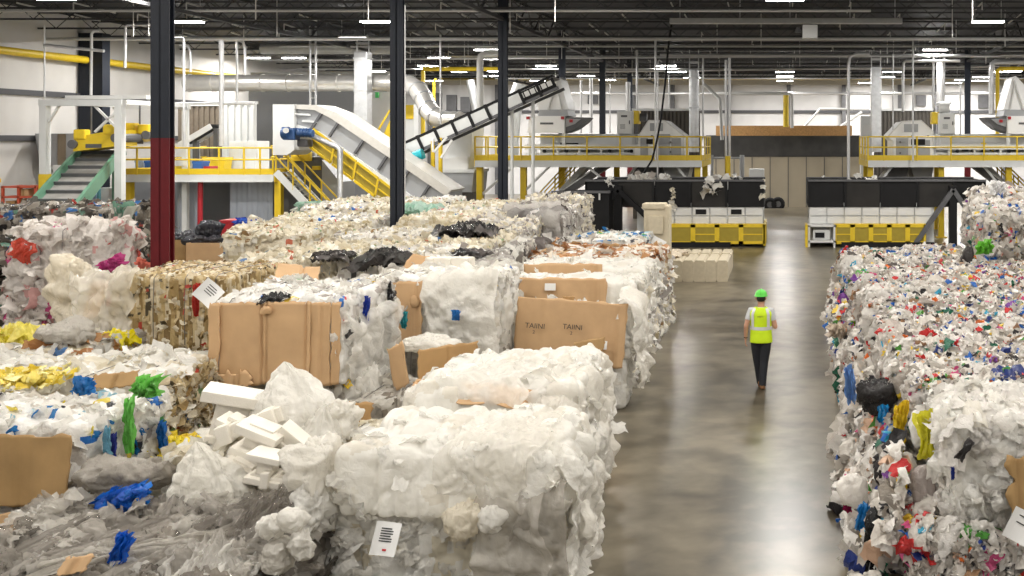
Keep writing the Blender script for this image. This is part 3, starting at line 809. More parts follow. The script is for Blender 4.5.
def bag(name, label, cat, c, sz, seed, m, pal, amp=.06, freq=5., group=None, rot=(0,0,0), res=40, parent=None, squash=1.25, kind=None, peaks=4):
    """a crumpled closed bag / blob of film"""
    if name in RAGS: return rag(name, label, cat, c, sz, seed, m, pal, group, rot, parent)
    amp = min(amp, .15*min(sz)); nu, nv = res*2, res
    u = np.linspace(0, 2*np.pi, nu, endpoint=False); v = np.linspace(-np.pi/2, np.pi/2, nv+1)
    U, Vv = np.meshgrid(u, v, indexing='ij')
    sgn = lambda a, p: np.sign(a)*np.abs(a)**p
    p = 1/squash
    P = np.stack([sgn(np.cos(Vv), p)*sgn(np.cos(U), p), sgn(np.cos(Vv), p)*sgn(np.sin(U), p), sgn(np.sin(Vv), p)], 2).reshape(-1, 3)
    N = P/np.maximum(np.linalg.norm(P, axis=1, keepdims=True), 1e-9)
    P = P*np.array(sz)/2
    A = P*freq+seed*2.3
    Aw = A + .5*np.stack([vnoise(A*.8, seed+31), vnoise(A*.8, seed+32), vnoise(A*.8, seed+33)], 1)
    f1, f2, _ = worley(Aw*.8, seed); D = amp*(1.5*(ridge(Aw*.55, seed+3, 2)-.5) + .75*(ridge(Aw*np.array([2.2, 2.2, 1.]), seed+6, 2)-.5) + .35*(ridge(Aw*4.5, seed+8, 2)-.5) + 1.1*vnoise(A*.45, seed+4)) - amp*.3*np.exp(-((f2-f1)/.08)**2)
    rp = np.random.RandomState(seed)
    for q in range(peaks):                                        # corners and knots of the bag
        dv = rp.normal(0, 1, 3); dv[2] = abs(dv[2])*.8; dv /= np.linalg.norm(dv)
        ang = np.arccos(np.clip((N*dv).sum(1), -1, 1)); D += rp.uniform(.12, .30)*min(sz)*np.exp(-(ang/rp.uniform(.22, .4))**1.3)
    same = np.round(Vv.ravel(), 6)
    for pole in (v[0], v[-1]):
        k = np.abs(same-pole) < 1e-5; D[k] = D[k].mean()
    V = P+N*D[:, None]
    R = np.array(Euler(rot).to_matrix()); V = V@R.T
    idx = np.arange(nu*(nv+1)).reshape(nu, nv+1); j = np.roll(idx, -1, 0)
    Q = np.stack([idx[:,:-1].ravel(), j[:,:-1].ravel(), j[:,1:].ravel(), idx[:,1:].ravel()], 1)
    fc = V[Q].mean(1); cc = (.5+.5*vnoise(fc*3+seed, seed+50))[:, None]; k0, k1 = np.array(pal[0][1]), np.array(pal[-1 if len(pal) < 4 else 1][1])
    me = np_mesh(name, V, Q, k0[None]*(1-cc)+k1[None]*cc, m)
    o = link(name, me, parent); o.location = c
    if label: tag(o, label, cat, group, kind)
    return o

def cardboard(parent, o, a, b, seed=1, m=None, creases=(.2, .75), bend=.03, name='cardboard_sheet', thick=.012, nu=40, nv=24, ragged=.02, flat=None, label=None):
    """a bent cardboard sheet with vertical fold lines; o corner, a along, b up (world coordinates)"""
    org = np.array(parent_origin(parent)) if parent is not None else np.zeros(3)
    o, a, b = np.array(o, float)-org, np.array(a, float), np.array(b, float)
    n = np.cross(a, b); n /= np.linalg.norm(n)
    u, v = np.meshgrid(np.linspace(0, 1, nu+1), np.linspace(0, 1, nv+1), indexing='ij'); u, v = u.ravel(), v.ravel()
    La, Lb = np.linalg.norm(a), np.linalg.norm(b)
    eu = vnoise(np.stack([v*9, v*0+seed, v*0], 1), seed)*ragged/La*(np.abs(u-.5) > .499); ev = vnoise(np.stack([u*13, u*0+seed, u*0], 1), seed+1)*ragged/Lb*(np.abs(v-.5) > .499)
    P = o+(u+eu)[:, None]*a+(v+ev)[:, None]*b
    D = bend*vnoise(np.stack([u*La*2.2, v*Lb*1.6, v*0+seed], 1), seed+2) + .006*vnoise(np.stack([u*La*9, v*Lb*5, v*0+seed], 1), seed+5)
    for c in creases: D -= .034*np.exp(-((u-c)*La/.016)**2)
    for k, c in enumerate(creases): D += .012*np.where(u > c, 1, -1)*(1 if k % 2 else -1)*np.exp(-np.abs(u-c)*La/.25)
    V1 = P+n*D[:, None]; V2 = V1-n*thick
    idx = np.arange(len(u)).reshape(nu+1, nv+1); M = len(u)
    q = np.stack([idx[:-1,:-1].ravel(), idx[1:,:-1].ravel(), idx[1:,1:].ravel(), idx[:-1,1:].ravel()], 1)
    Q = [q, q[:, ::-1]+M]
    for e in (idx[:, 0], idx[::-1, -1], idx[0, ::-1], idx[-1, :]):
        Q.append(np.stack([e[:-1], e[:-1]+M, e[1:]+M, e[1:]], 1))
    me = np_mesh(name, np.concatenate([V1, V2]), np.concatenate(Q), None, m or M_card)
    ob = link(name, me, parent)
    if label: ob['label'] = label
    return ob

def paper_tag(parent, c, w, h, rot, lines=5, label=None, red=True):
    """white paper label with printed lines, hanging on a bale; part of it"""
    org = Vector(parent_origin(parent)); c = Vector(c)-org
    R = Euler(rot).to_matrix()
    pl = MB(); nu, nv = 8, 8
    vs = []; fs = []
    for i in range(nu+1):
        for j in range(nv+1):
            x, z = (i/nu-.5)*w, (j/nv-.5)*h
            vs.append(c+R @ Vector((x, -.03*((i/nu-.5)**2*4), z)))
    for i in range(nu):
        for j in range(nv): fs.append((i*(nv+1)+j, (i+1)*(nv+1)+j, (i+1)*(nv+1)+j+1, i*(nv+1)+j+1))
    pl.add(vs, fs); o = pl.build('paper_tag', M_paper); o.parent = parent
    ink = MB()
    for k in range(lines):
        z = (.3-.45*k/lines)*h; L = w*(.62 if k % 3 else .45)
        ink.cbox(c+R @ Vector((-.05*w, -.006, z)), (L, .003, h*.035), R)
    p = ink.build('printed_lines', M_ink); p.parent = o
    if red:
        p = MB().cbox(c+R @ Vector((.05*w, -.006, -.33*h)), (.16*w, .003, .06*h), R).build('red_stamp', M_redink); p.parent = o
    return o
# ================================================================== the stacks left of the aisle
SMALLW = dict(scraps=260, ssize=(.08, .3), smat=M_gloss, tilt=.6, crumple=.3, sk=4)

# --- white film bale A at the front of the aisle stack, on a bale of wrinkled skirts
A = bale('big puffy white film bale with paper tag at the near end of the aisle stack', -4.15, -2.15, 9.4, 10.8, 1.06, 1.66, 'puff', PAL_PUFF, M_puff, res=.022, wires=False, scraps=60, ssize=(.12, .34), smat=M_gloss,
         nwire=3, amp=1.1, seed=41, tilt=.5, crumple=.3, sk=6, sides=dict(front=.5, top=.25, right=1.4))
paper_tag(A, (-3.66, 9.16, .93), .22, .29, (-.25, .25, .35), 6, red=True)
for k, (x0, x1, zl, bk) in enumerate([(-2.85, -2.2, .1, .1), (-2.5, -2.05, .05, .3)]):
    fn = drape_fn(x0, x1, 9.30, 1.22, bk, zl, 'front')
    me = sheet('hanging_film', fn, 40, 50, .10, 60+k, M_clear, PAL_CLEAR, freq=3.4)
    me.transform(Matrix.Translation(-Vector(A.location))); link('hanging_film', me, A)
fn = drape_fn(9.4, 10.9, -2.12, 1.5, .2, .15, 'right')
me = sheet('hanging_film', fn, 46, 46, .13, 66, M_gloss, PAL_PUFF, freq=3.6); me.transform(Matrix.Translation(-Vector(A.location))); link('hanging_film', me, A)
fn = drape_fn(9.9, 10.8, -2.05, 1.15, .1, .45, 'right')
me = sheet('hanging_film', fn, 36, 34, .12, 67, M_gloss, PAL_PUFF, freq=3.6); me.transform(Matrix.Translation(-Vector(A.location))); link('hanging_film', me, A)
for k, (x0, x1, bk, zl) in enumerate([(-3.2, -2.3, .9, 1.2)]):
    fn = drape_fn(x0, x1, 9.34, 1.73, bk, zl, 'front', .22)
    me = sheet('hanging_film', fn, 70, 70, .045, 260+k, M_clear, PAL_PUFF, freq=6.5, edge=.15); me.transform(Matrix.Translation(-Vector(A.location))); link('hanging_film', me, A)
bag('white_bag', 'small yellowed white bag stuffed under the front of the puffy white bale', 'bag', (-2.98, 9.30, 1.05), (.34, .22, .32), 5, M_gloss, [(1, lin(240,232,214))], .05, 9)
bag('white_bag', 'small creased white bag beside the yellowed one under the puffy white bale', 'bag', (-2.74, 9.28, 1.08), (.2, .18, .24), 6, M_gloss, PAL_PUFF, .05, 9)
bale('wrinkled clear film bale under the big puffy white bale', -4.3, -2.2, 9.45, 10.9, 0, 1.08, 'film', PAL_PUFF+PAL_CREAM[:1], M_puff, res=.03, scraps=260, ssize=(.12, .4), smat=M_gloss, spal=PAL_PUFF, sk=7, crumple=.3, amp=1.1, seed=43, wires=False)
bag('white_bag', 'loose white bag of film leaning at the wall side of the puffy white bale', 'bag', (-4.42, 9.5, 1.38), (.5, .5, .7), 8, M_gloss, PAL_PUFF, .09, 5)
bag('white_bag', 'knotted clear bag low at the wall side of the puffy white bale', 'bag', (-4.45, 9.35, 1.12), (.42, .4, .5), 9, M_gloss, PAL_PUFF+PAL_CREAM[:2], .08, 6)

# --- white film bale B behind it
B = bale('low puffy white film bale behind the tagged white bale', -4.25, -2.45, 11.4, 13.5, .92, 1.72, 'puff', PAL_PUFF, M_puff, res=.03, wires=False, scraps=60, ssize=(.15, .4), smat=M_gloss, nwire=3, seed=47, amp=1.5, sk=6, crumple=.3, sides=dict(right=1.5, front=.6, top=.3))
cardboard(B, (-3.75, 11.28, 1.62), (1.3, .05, -.13), (0, .25, .16), 3, creases=(.3, .7), bend=.03)
cardboard(B, (-2.75, 11.2, 1.50), (.22, .02, .1), (-.05, .25, .2), 4, creases=(.5,), nu=10, nv=8)
for k, (x0, x1, bk) in enumerate([(-3.9, -2.9, 1.2)]):
    fn = drape_fn(x0, x1, 11.34, 1.80, bk, 1.2, 'front', .25)
    me = sheet('hanging_film', fn, 60, 70, .05, 270+k, M_clear, PAL_PUFF, freq=5., edge=.15); me.transform(Matrix.Translation(-Vector(B.location))); link('hanging_film', me, B)
fn = drape_fn(11.4, 13.4, -2.42, 1.7, .3, .25, 'right')
me = sheet('hanging_film', fn, 60, 50, .14, 70, M_gloss, PAL_PUFF, freq=2.8); me.transform(Matrix.Translation(-Vector(B.location))); link('hanging_film', me, B)
bale('white film bale under the low puffy white bale', -4.25, -2.5, 11.4, 13.5, 0, .92, 'puff', PAL_PUFF, M_puff, res=.05, wires=False, scraps=90, ssize=(.15, .4), smat=M_gloss, seed=48, sides=dict(right=1.6, front=.3, top=.1))
bag('white_bag', 'loose white film bag slumped to the floor at the aisle edge', 'bag', (-2.5, 11.2, 1.2), (.55, .5, .9), 12, M_gloss, PAL_PUFF, .1, 4)
bag('white_bag', 'white film bag hanging behind the slumped one at the aisle edge', 'bag', (-2.42, 12.5, .75), (.4, .7, .9), 13, M_gloss, PAL_PUFF, .1, 4)

# open cardboard box between the front stacks
t = thing('cardboard_box', 'torn open cardboard box lying between white film bales', 'box', W(440, 380, 13.9))
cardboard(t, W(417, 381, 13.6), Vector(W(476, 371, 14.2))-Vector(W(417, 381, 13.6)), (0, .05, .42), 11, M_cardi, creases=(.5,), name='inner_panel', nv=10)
cardboard(t, W(417, 381, 13.6), Vector(W(476, 374, 14.2))-Vector(W(417, 381, 13.6)), (0, -.25, -.05), 12, creases=(), name='flap', nv=8)
cardboard(t, W(396, 391, 13.8), Vector(W(410, 384, 13.6))-Vector(W(396, 391, 13.8)), Vector(W(389, 349, 13.8))-Vector(W(396, 391, 13.8)), 13, creases=(), name='side_panel', nu=10, nv=16)
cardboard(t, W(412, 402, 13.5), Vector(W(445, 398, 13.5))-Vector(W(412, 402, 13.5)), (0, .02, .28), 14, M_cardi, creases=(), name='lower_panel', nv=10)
bag('white_bag', 'crumpled white bag on top of the torn cardboard box', 'bag', W(432, 345, 14.6), (.9, .6, .28), 15, M_gloss, PAL_PUFF, .12, 4)
bag('white_bag', 'small crumpled white bag below the torn cardboard box', 'bag', W(424, 397, 12.6), (.45, .4, .3), 16, M_gloss, PAL_PUFF, .1, 5)
bale('pale film bale under the torn cardboard box', -5.75, -4.35, 13.0, 14.6, 0, 1.15, 'film', PAL_CLEAR, M_gloss, res=.05, scraps=160, smat=M_gloss, ssize=(.1, .35))

# --- tilted cardboard-faced white bales along the aisle
def card_bale(label, x0, x1, y0, y1, z0, z1, cx0, cx1, seed, lean=.12, holes=(), cm=None, style='puff', pal=PAL_PUFF, mm=None, creases=(.06, .22, .84, .9), drop=0., group=None, scraps=120, zc=None, tilt_x=0.):
    t = bale(label, x0, x1, y0, y1, z0, z1, style, pal, mm or M_puff, res=.05, scraps=scraps, ssize=(.1, .36), smat=M_gloss, seed=seed, shear=(0, lean), sides=dict(front=0., right=1.2, left=.6, top=.5), wires=False, amp=.6, sk=4, crumple=.3, group=group)
    zz0, zz1 = zc or (z0, z1)
    h = zz1-zz0
    cardboard(t, (cx0, y0-.15, zz0), (cx1-cx0, 0, drop), (tilt_x, lean*h+.02, h), seed, cm, creases=creases, bend=.02)
    return t
t = card_bale('white bale with a leaning printed cardboard face beside the aisle', -4.72, -2.6, 16.95, 17.75, .85, 1.66, -4.58, -2.72, 61, lean=.10, drop=-.14, tilt_x=.06, zc=(.86, 1.93))
cardboard(t, W(571, 362, 16.4), Vector(W(602, 356, 16.4))-Vector(W(571, 362, 16.4)), (.05, .1, .3), 62, M_cardd, creases=(), nu=12, nv=10, name='torn_flap')
cardboard(t, (-3.78, 16.95, 1.75), (.2, 0, -.01), (0, .03, .17), 68, M_cardi, creases=(), nu=8, nv=8, name='torn_hole_flap')
for x, z in ((-4.2, 1.44), (-3.57, 1.42)):
    text_mesh('TAIINI', .12, M_ink, t, (x, 16.79+.01, z), (1.45, .08, 0))
    text_mesh('2', .08, M_ink, t, (x-.02, 16.79, z-.1), (1.45, .08, 0))
o = MB().cbox((-3.08, 16.765, 1.13), (.19, .006, .14), Euler((-.16, .08, 0))).build('white_sticker', M_paper, t)
fn = drape_fn(16.8, 17.9, -2.57, 1.7, .25, .3, 'right')
me = sheet('hanging_film', fn, 46, 46, .16, 71, M_gloss, PAL_PUFF, freq=2.6); me.transform(Matrix.Translation(-Vector(t.location))); link('hanging_film', me, t)
bag('white_bag', 'white foam sheet bundle at the wall end of the leaning printed cardboard', 'bag', (-4.72, 16.85, 1.45), (.26, .5, .95), 17, M_puff, PAL_PUFF, .06, 4)
bale('whitish film bale under the leaning printed cardboard bale', -4.7, -2.7, 16.9, 18.0, 0, .85, 'film', PAL_PUFF, M_gloss, res=.06, scraps=120, smat=M_gloss, ssize=(.1, .35))
t = card_bale('white bale with a stickered flat cardboard face behind the leaning one', -5.45, -2.8, 18.55, 19.8, .95, 1.90, -5.3, -3.3, 63, lean=.08, drop=-.02, zc=(.98, 2.02))
o = MB().cbox((-4.32, 18.40, 1.86), (.2, .006, .13), Euler((-.1, .0, 0))).build('white_sticker', M_paper, t)
bale('white film bale under the stickered cardboard bale', -5.45, -2.9, 18.5, 19.85, 0, .95, 'film', PAL_PUFF, M_film, res=.09, scraps=80, ssize=(.1, .35), smat=M_gloss)
t = card_bale('white bale with a half-buried cardboard face third along the aisle', -5.6, -2.85, 20.4, 22.4, .95, 1.88, -5.3, -3.7, 64, lean=.08, cm=M_card, zc=(1.0, 2.04))
bale('white film bale under the half-buried cardboard bale', -5.6, -2.9, 20.4, 22.5, 0, .95, 'film', PAL_PUFF, M_film, res=.09, scraps=80, ssize=(.1, .35), smat=M_gloss)
bale('brown streaked bale of torn cardboard and white film beside the aisle', -5.9, -2.9, 22.9, 25.3, .95, 1.92, 'layer', PAL_BROWN, M_film, res=.05, scraps=420, ssize=(.12, .5), smat=M_scrap, spal=PAL_BROWN, tilt=.3, sides=dict(right=.7, front=.6, top=1.), seed=71)
bale('pale film bale under the brown streaked bale', -5.9, -2.85, 22.9, 25.3, 0, .95, 'mix', PAL_GREY, M_film, res=.07, scraps=260, ssize=(.1, .35), spal=PAL_CREAM)
# loose shreds hanging at the aisle edge of that part of the stack
rs = np.random.RandomState(5)
def edge_shreds(label, x, y0, y1, z0, z1, n, pal, seed, m=M_scrap, size=(.12, .4), spread=.12):
    rs = np.random.RandomState(seed)
    p = np.stack([x+rs.normal(0, spread, n), rs.uniform(y0, y1, n), rs.uniform(z0, z1, n)], 1)
    nn = np.repeat([[1., -.4, .3]], n, 0); nn /= np.linalg.norm(nn[0])
    s = size[0]+(size[1]-size[0])*rs.beta(1.2, 2.5, n)
    o = link('film_shreds', patches('film_shreds', p, nn, s, pick(pal, rs.uniform(0, 1, n)), m, 5, .35, .6, seed, .1)); return tag(o, label, 'plastic scraps', None, 'stuff')
edge_shreds('loose white and grey film shreds hanging from the stack edge beside the aisle', -2.92, 17.3, 25.5, .05, 1.7, 600, PAL_GREY[:4]+PAL_CREAM[:4]+PAL_PUFF, 21, M_scrap, (.1, .36), .07)
edge_shreds('loose white film hanging from the front corner of the aisle stack', -2.38, 9.6, 13.6, .2, 1.5, 130, PAL_PUFF, 22, M_gloss, (.15, .4), .06)

# --- striped bale, foam blocks
bale('bale of blue and yellow striped film in front of the upright foam block', -5.9, -3.75, 26.2, 28.4, .95, 1.95, 'layer', PAL_STRIPE, M_film, res=.05, scraps=300, ssize=(.12, .4), spal=PAL_STRIPE, tilt=.3, seed=72)
bale('pale film bale under the blue and yellow striped one', -5.9, -3.5, 26.2, 28.4, 0, .95, 'film', PAL_GREY, M_film, res=.08, scraps=150, ssize=(.1, .35))
t = thing('foam_block', 'tall ribbed cream foam block standing on end behind the striped bale', 'foam block', (-3.85, 30.5, 0))
MB().bbox((-4.27, 30.2, 0), (-3.50, 30.9, 2.55), .06).build('block', M_foamy, t)
b = MB()
for z in (.3, 1.0, 1.7): b.bbox((-4.14, 30.12, z), (-3.67, 30.22, z+.55), .04)
b.build('raised_ribs', M_foamy, t)
b = MB(); b.bbox((-4.32, 30.15, 2.45), (-3.62, 30.85, 2.62), .05); b.build('top_rim', M_foamy, t)
paper_tag(t, (-3.62, 28.1, 1.55), .4, .5, (0, .5, .3), 0, red=False)
# bale of foam logs on the floor: each log one thing
lx0 = W(627, 0, 32).x
k = 0
t0 = thing('foam_log', 'pressed cream foam log at the wall end of the low row on the floor', 'foam log', (-4.05, 33.9, 0), 'pressed foam logs')
b = MB(); b.prism_y([(-4.215, 0), (-3.885, 0), (-3.87, .07), (-3.87, .62), (-3.92, .68), (-4.18, .68), (-4.23, .62), (-4.23, .07)], 32.0, 33.0); b.build('near_section', M_foamy, t0)
b = MB(); b.prism_y([(-4.205, 0.01), (-3.895, 0.01), (-3.88, .07), (-3.88, .6), (-3.93, .66), (-4.17, .66), (-4.22, .6), (-4.22, .07)], 33.02, 34.0); b.build('middle_section', M_foamy, t0)
b = MB(); b.prism_y([(-4.215, 0), (-3.885, 0), (-3.87, .07), (-3.87, .62), (-3.92, .69), (-4.18, .69), (-4.23, .62), (-4.23, .07)], 34.02, 35.2); b.build('far_section', M_foamy, t0)
ords = ['second', 'third', 'fourth', 'fifth', 'sixth', 'seventh', 'last']
t0.location.x = -4.2
for i in range(6):
    copy_tree(t0, (-4.2+.365*(i+1), 33.9, 0), 'pressed cream foam log on the floor, %s' % ((ords[i]+' from the wall end of the low row') if i < 5 else 'nearest the aisle in the low row'))
bag('film_heap', 'crumpled cream sheeting lying on the wall end of the foam logs', 'film', (-3.85, 33.2, .80), (.8, 1.7, .22), 19, M_film, [(1, lin(226,212,190))], .07, 5)

# --- bale with the big cardboard face, front centre
CB = bale('bale with a big flat brown cardboard face and blue scraps on top', -7.83, -6.08, 13.7, 15.6, 1.22, 2.40, 'film', PAL_MIXW, M_film, res=.04, scraps=520, ssize=(.08, .3), spal=PAL_MIXW, smat=M_gloss, sides=dict(front=.05), seed=81, sk=4)
cardboard(CB, (-7.70, 13.60, 1.24), (.62, 0, 0), (.0, .03, 1.12), 81, creases=(.93,), bend=.014, ragged=.012)
cardboard(CB, (-7.10, 13.585, 1.25), (.64, 0, 0), (.01, .02, 1.12), 281, creases=(.04, .9), bend=.016, ragged=.012)
cardboard(CB, (-6.47, 13.60, 1.23), (.27, 0, 0), (.0, .03, 1.13), 282, creases=(.5,), bend=.012, nu=16, ragged=.012)
cardboard(CB, (-6.19, 13.61, 1.235), (.12, .02, 0), (.0, .03, 1.12), 283, creases=(), bend=.008, nu=8)
cardboard(CB, (-7.86, 13.58, 1.23), (.16, -.02, 0), (.02, .03, 1.12), 82, creases=(), nu=8, bend=.01)
bag('torn_dent', None, None, Vector((-7.05, 13.58, 2.25))-Vector(CB.location), (.16, .06, .10), 22, M_card, [(1, (1, 1, 1))], .015, 14, parent=CB, res=12)
cardboard(CB, (-7.75, 13.55, 1.22), (.5, 0, 0), (0, .02, .2), 83, creases=(.5, .68), nu=24, nv=8, ragged=.06)
bag('black_film', 'small crumpled black film lying on the top edge of the big cardboard face', 'film', (-7.0, 13.75, 2.44), (.34, .25, .12), 23, M_gloss, [(1, lin(40,38,38))], .05, 9)
bale('pale film bale under the big cardboard-faced bale', -7.85, -6.0, 13.75, 15.6, 0, 1.2, 'film', PAL_CLEAR+PAL_PUFF[:2], M_gloss, res=.05, scraps=260, ssize=(.1, .36), smat=M_gloss, sk=4)
fn = drape_fn(13.7, 15.4, -6.02, 2.1, .05, .7, 'right')
me = sheet('hanging_film', fn, 46, 46, .12, 84, M_clear, PAL_PUFF+PAL_CLEAR[:1], freq=3.4); me.transform(Matrix.Translation(-Vector(CB.location))); link('hanging_film', me, CB)
for k, (x, y, z, c, sz) in enumerate([(-6.0, 14.3, 2.1, lin(30,60,170), (.08, .16, .34)), (-6.02, 15.2, 1.95, lin(30,30,34), (.06, .1, .8)), (-5.95, 15.6, 1.75, lin(60,170,180), (.1, .15, .25))]):
    bag('plastic_strip', ['dark blue plastic strip hanging on the side of the cardboard-faced bale', 'black plastic strip hanging on the side of the cardboard-faced bale', 'turquoise plastic strip hanging beside the cardboard-faced bale'][k], 'plastic strip', (x, y, z), sz, 30+k, M_gloss, [(1, c)], .03, 8, res=14)
bag('clear_bag', 'slumped clear bag column beside the cardboard-faced bale', 'bag', W(368, 405, 14.2), (.45, .6, 1.15), 33, M_gloss, PAL_PUFF+PAL_CLEAR[:1], .09, 5)
# second cardboard faced bale behind it
C2 = bale('bale with a creased brown cardboard face behind the big one', -7.0, -4.75, 16.3, 18.0, 1.15, 2.32, 'film', PAL_PUFF, M_film, res=.05, scraps=380, ssize=(.1, .36), spal=PAL_PUFF+PAL_MIXW, smat=M_gloss, sides=dict(front=.3), seed=85, sk=4)
cardboard(C2, (-6.85, 16.2, 1.17), (.97, 0, 0), (0, .03, 1.1), 86, M_card, creases=(.18, .36, .9), bend=.035)
bag('torn_dent', None, None, Vector((-6.0, 16.18, 1.95))-Vector(C2.location), (.14, .06, .2), 24, M_card, [(1, (1, 1, 1))], .02, 12, parent=C2, res=12)
bale('pale film bale under the creased cardboard bale', -7.0, -4.6, 16.3, 18.0, 0, 1.15, 'film', PAL_CLEAR, M_gloss, res=.07, scraps=160, smat=M_gloss, ssize=(.1, .36))
fn = drape_fn(-5.85, -4.7, 16.2, 2.3, .5, .9, 'front')
me = sheet('hanging_film', fn, 40, 50, .14, 87, M_gloss, PAL_PUFF, freq=3.); me.transform(Matrix.Translation(-Vector(C2.location))); link('hanging_film', me, C2)
bag('plastic_strip', 'bright blue film scrap on the white side of the creased cardboard bale', 'plastic strip', W(456, 316, 15.9), (.14, .1, .14), 35, M_gloss, [(1, lin(40,130,210))], .03, 9, res=12)
bag('plastic_strip', 'royal blue film strip between white bales by the half cardboard face', 'plastic strip', W(481, 287, 17.6), (.32, .2, .14), 36, M_gloss, [(1, lin(25,50,170))], .05, 8, res=14)
bag('plastic_strip', 'royal blue film strip dropping between two white bales', 'plastic strip', W(484, 308, 17.4), (.12, .15, .35), 37, M_gloss, [(1, lin(25,50,170))], .04, 8, res=14)
t = thing('foam_board', 'white ribbed foam panel standing on the bales in front of the far pile', 'foam panel', W(449, 292, 17.8))
p = W(449, 292, 17.8); MB().bbox((p.x-.42, 17.75, p.z), (p.x+.42, 17.95, p.z+.62), .04).build('panel', M_foam, t)
b = MB()
for s in (-.3, 0, .3): b.bbox((p.x+s-.05, 17.7, p.z+.05), (p.x+s+.05, 17.76, p.z+.6), .015)
b.build('rib', M_foam, t)
cb = thing('cardboard_sheet', 'loose folded cardboard sheet on top near the big cardboard face', 'cardboard', W(297, 281, 15.4))
cardboard(cb, W(272, 287, 15.3), Vector(W(316, 288, 15.5))-Vector(W(272, 287, 15.3)), Vector(W(278, 264, 15.9))-Vector(W(272, 287, 15.3)), 91, creases=(.6,), nv=14, name='sheet')
cb = thing('cardboard_sheet', 'small pale cardboard flap sticking up beside black film', 'cardboard', W(410, 268, 17.4))
cardboard(cb, W(398, 274, 17.3), Vector(W(420, 276, 17.6))-Vector(W(398, 274, 17.3)), Vector(W(412, 254, 17.6))-Vector(W(398, 274, 17.3)), 92, creases=(), nu=12, nv=12, name='sheet')
# black film lying across
for k, (px, py, d, sz, lab) in enumerate([(333, 254, 18.0, (.75, .7, .14), 'crumpled black film on the pile behind the loose cardboard sheet'), (388, 256, 17.9, (1.3, .9, .3), 'large crumpled black film heap beside the pale cardboard flap'),
                                     (470, 228, 23, (1.6, 1.4, .35), 'grey-black crumpled film on the far grey bales'), (463, 252, 19.5, (.9, .6, .16), 'thin dark film strip on the white film pile')]):
    bag('black_film', lab, 'film', W(px, py, d), sz, 40+k, M_gloss, [(2, lin(64,60,58)), (1, lin(40,38,38)), (1, lin(100, 95, 92))], .14, 4)

# --- olive straw-coloured bale and the pile behind it
OB = bale('olive-brown bale of shredded strapping with a diamond paper tag', -10.65, -8.65, 15.7, 17.5, 1.25, 2.46, 'fibre', PAL_OLIVE, M_film, res=.03, scraps=800, ssize=(.04, .17), spal=PAL_OLIVE+PAL_CREAM[:2], sides=dict(top=.7, front=1.), seed=91, tilt=.5)
paper_tag(OB, W(209, 293, 15.45), .34, .34, (-.1, .75, .1), 4, red=False)
bale('pale film bale under the olive-brown one', -10.7, -8.4, 15.7, 17.5, 0, 1.25, 'film', PAL_CREAM, M_film, res=.07, scraps=200, ssize=(.1, .3))
fn = drape_fn(-11.1, -10.1, 15.6, 2.35, .3, 1.2, 'front')
me = sheet('hanging_film', fn, 46, 50, .15, 93, M_clear, PAL_PUFF[2:]+PAL_CREAM[:1], freq=4.5); me.transform(Matrix.Translation(-Vector(OB.location))); link('hanging_film', me, OB)
bag('plastic_strip', 'red plastic strip hanging on the front of the olive-brown bale', 'plastic strip', W(196, 300, 15.55), (.11, .08, .45), 44, M_gloss, [(1, lin(190,50,40))], .03, 8, res=12)
cols_of = ['first', 'second', 'third', 'fourth', 'fifth']
def colname(j): return ['next to the aisle bales', 'second from the aisle bales', 'third from the aisle bales', 'fourth from the aisle bales', 'outermost toward the side wall'][j]
rows = [18.2, 20.1, 22.0, 23.9, 25.8, 27.7, 29.6, 31.5]
rn = ['first', 'second', 'third', 'fourth', 'fifth', 'sixth', 'seventh', 'last']
for i, y in enumerate(rows):
    for j, x in enumerate([-7.3, -9.12, -11.52, -13.4]):
        if j == 3 and i < 4 or (j == 2 and i < 2): continue
        rs = np.random.RandomState(i*11+j)
        top = 2.42 + rs.uniform(-.12, .12) + (.2 if i > 5 else 0)
        pal = PAL_CREAM if (i+j) % 3 else PAL_MIXW+PAL_CREAM
        if j == 0 and i >= 3: pal = PAL_GREY+PAL_CREAM[:3]
        n = 620 if i < 4 else 360
        where = ['next to the aisle bales', 'second from the aisle bales', 'third from the aisle bales', 'outermost'][j]
        bale('cream bale of mixed bottles, %s row of the back pile, %s' % (rn[i], where), x-.92, x+.92, y, y+1.88, 1.2, top, 'mix', pal, M_film, res=.075, scraps=n, ssize=(.07, .3), spal=pal, wires=False, sides=dict(left=.1, right=.5, front=.4), tilt=.7, crumple=.35)
        if j == 3 or (j == 2 and i < 5) or i == 0 or j == 0:
            bale('bottom bale, %s row of the back pile, %s' % (rn[i], where), x-.92, x+.92, y, y+1.88, 0, 1.2, 'mix', PAL_CREAM, M_film, low=True, wires=False)
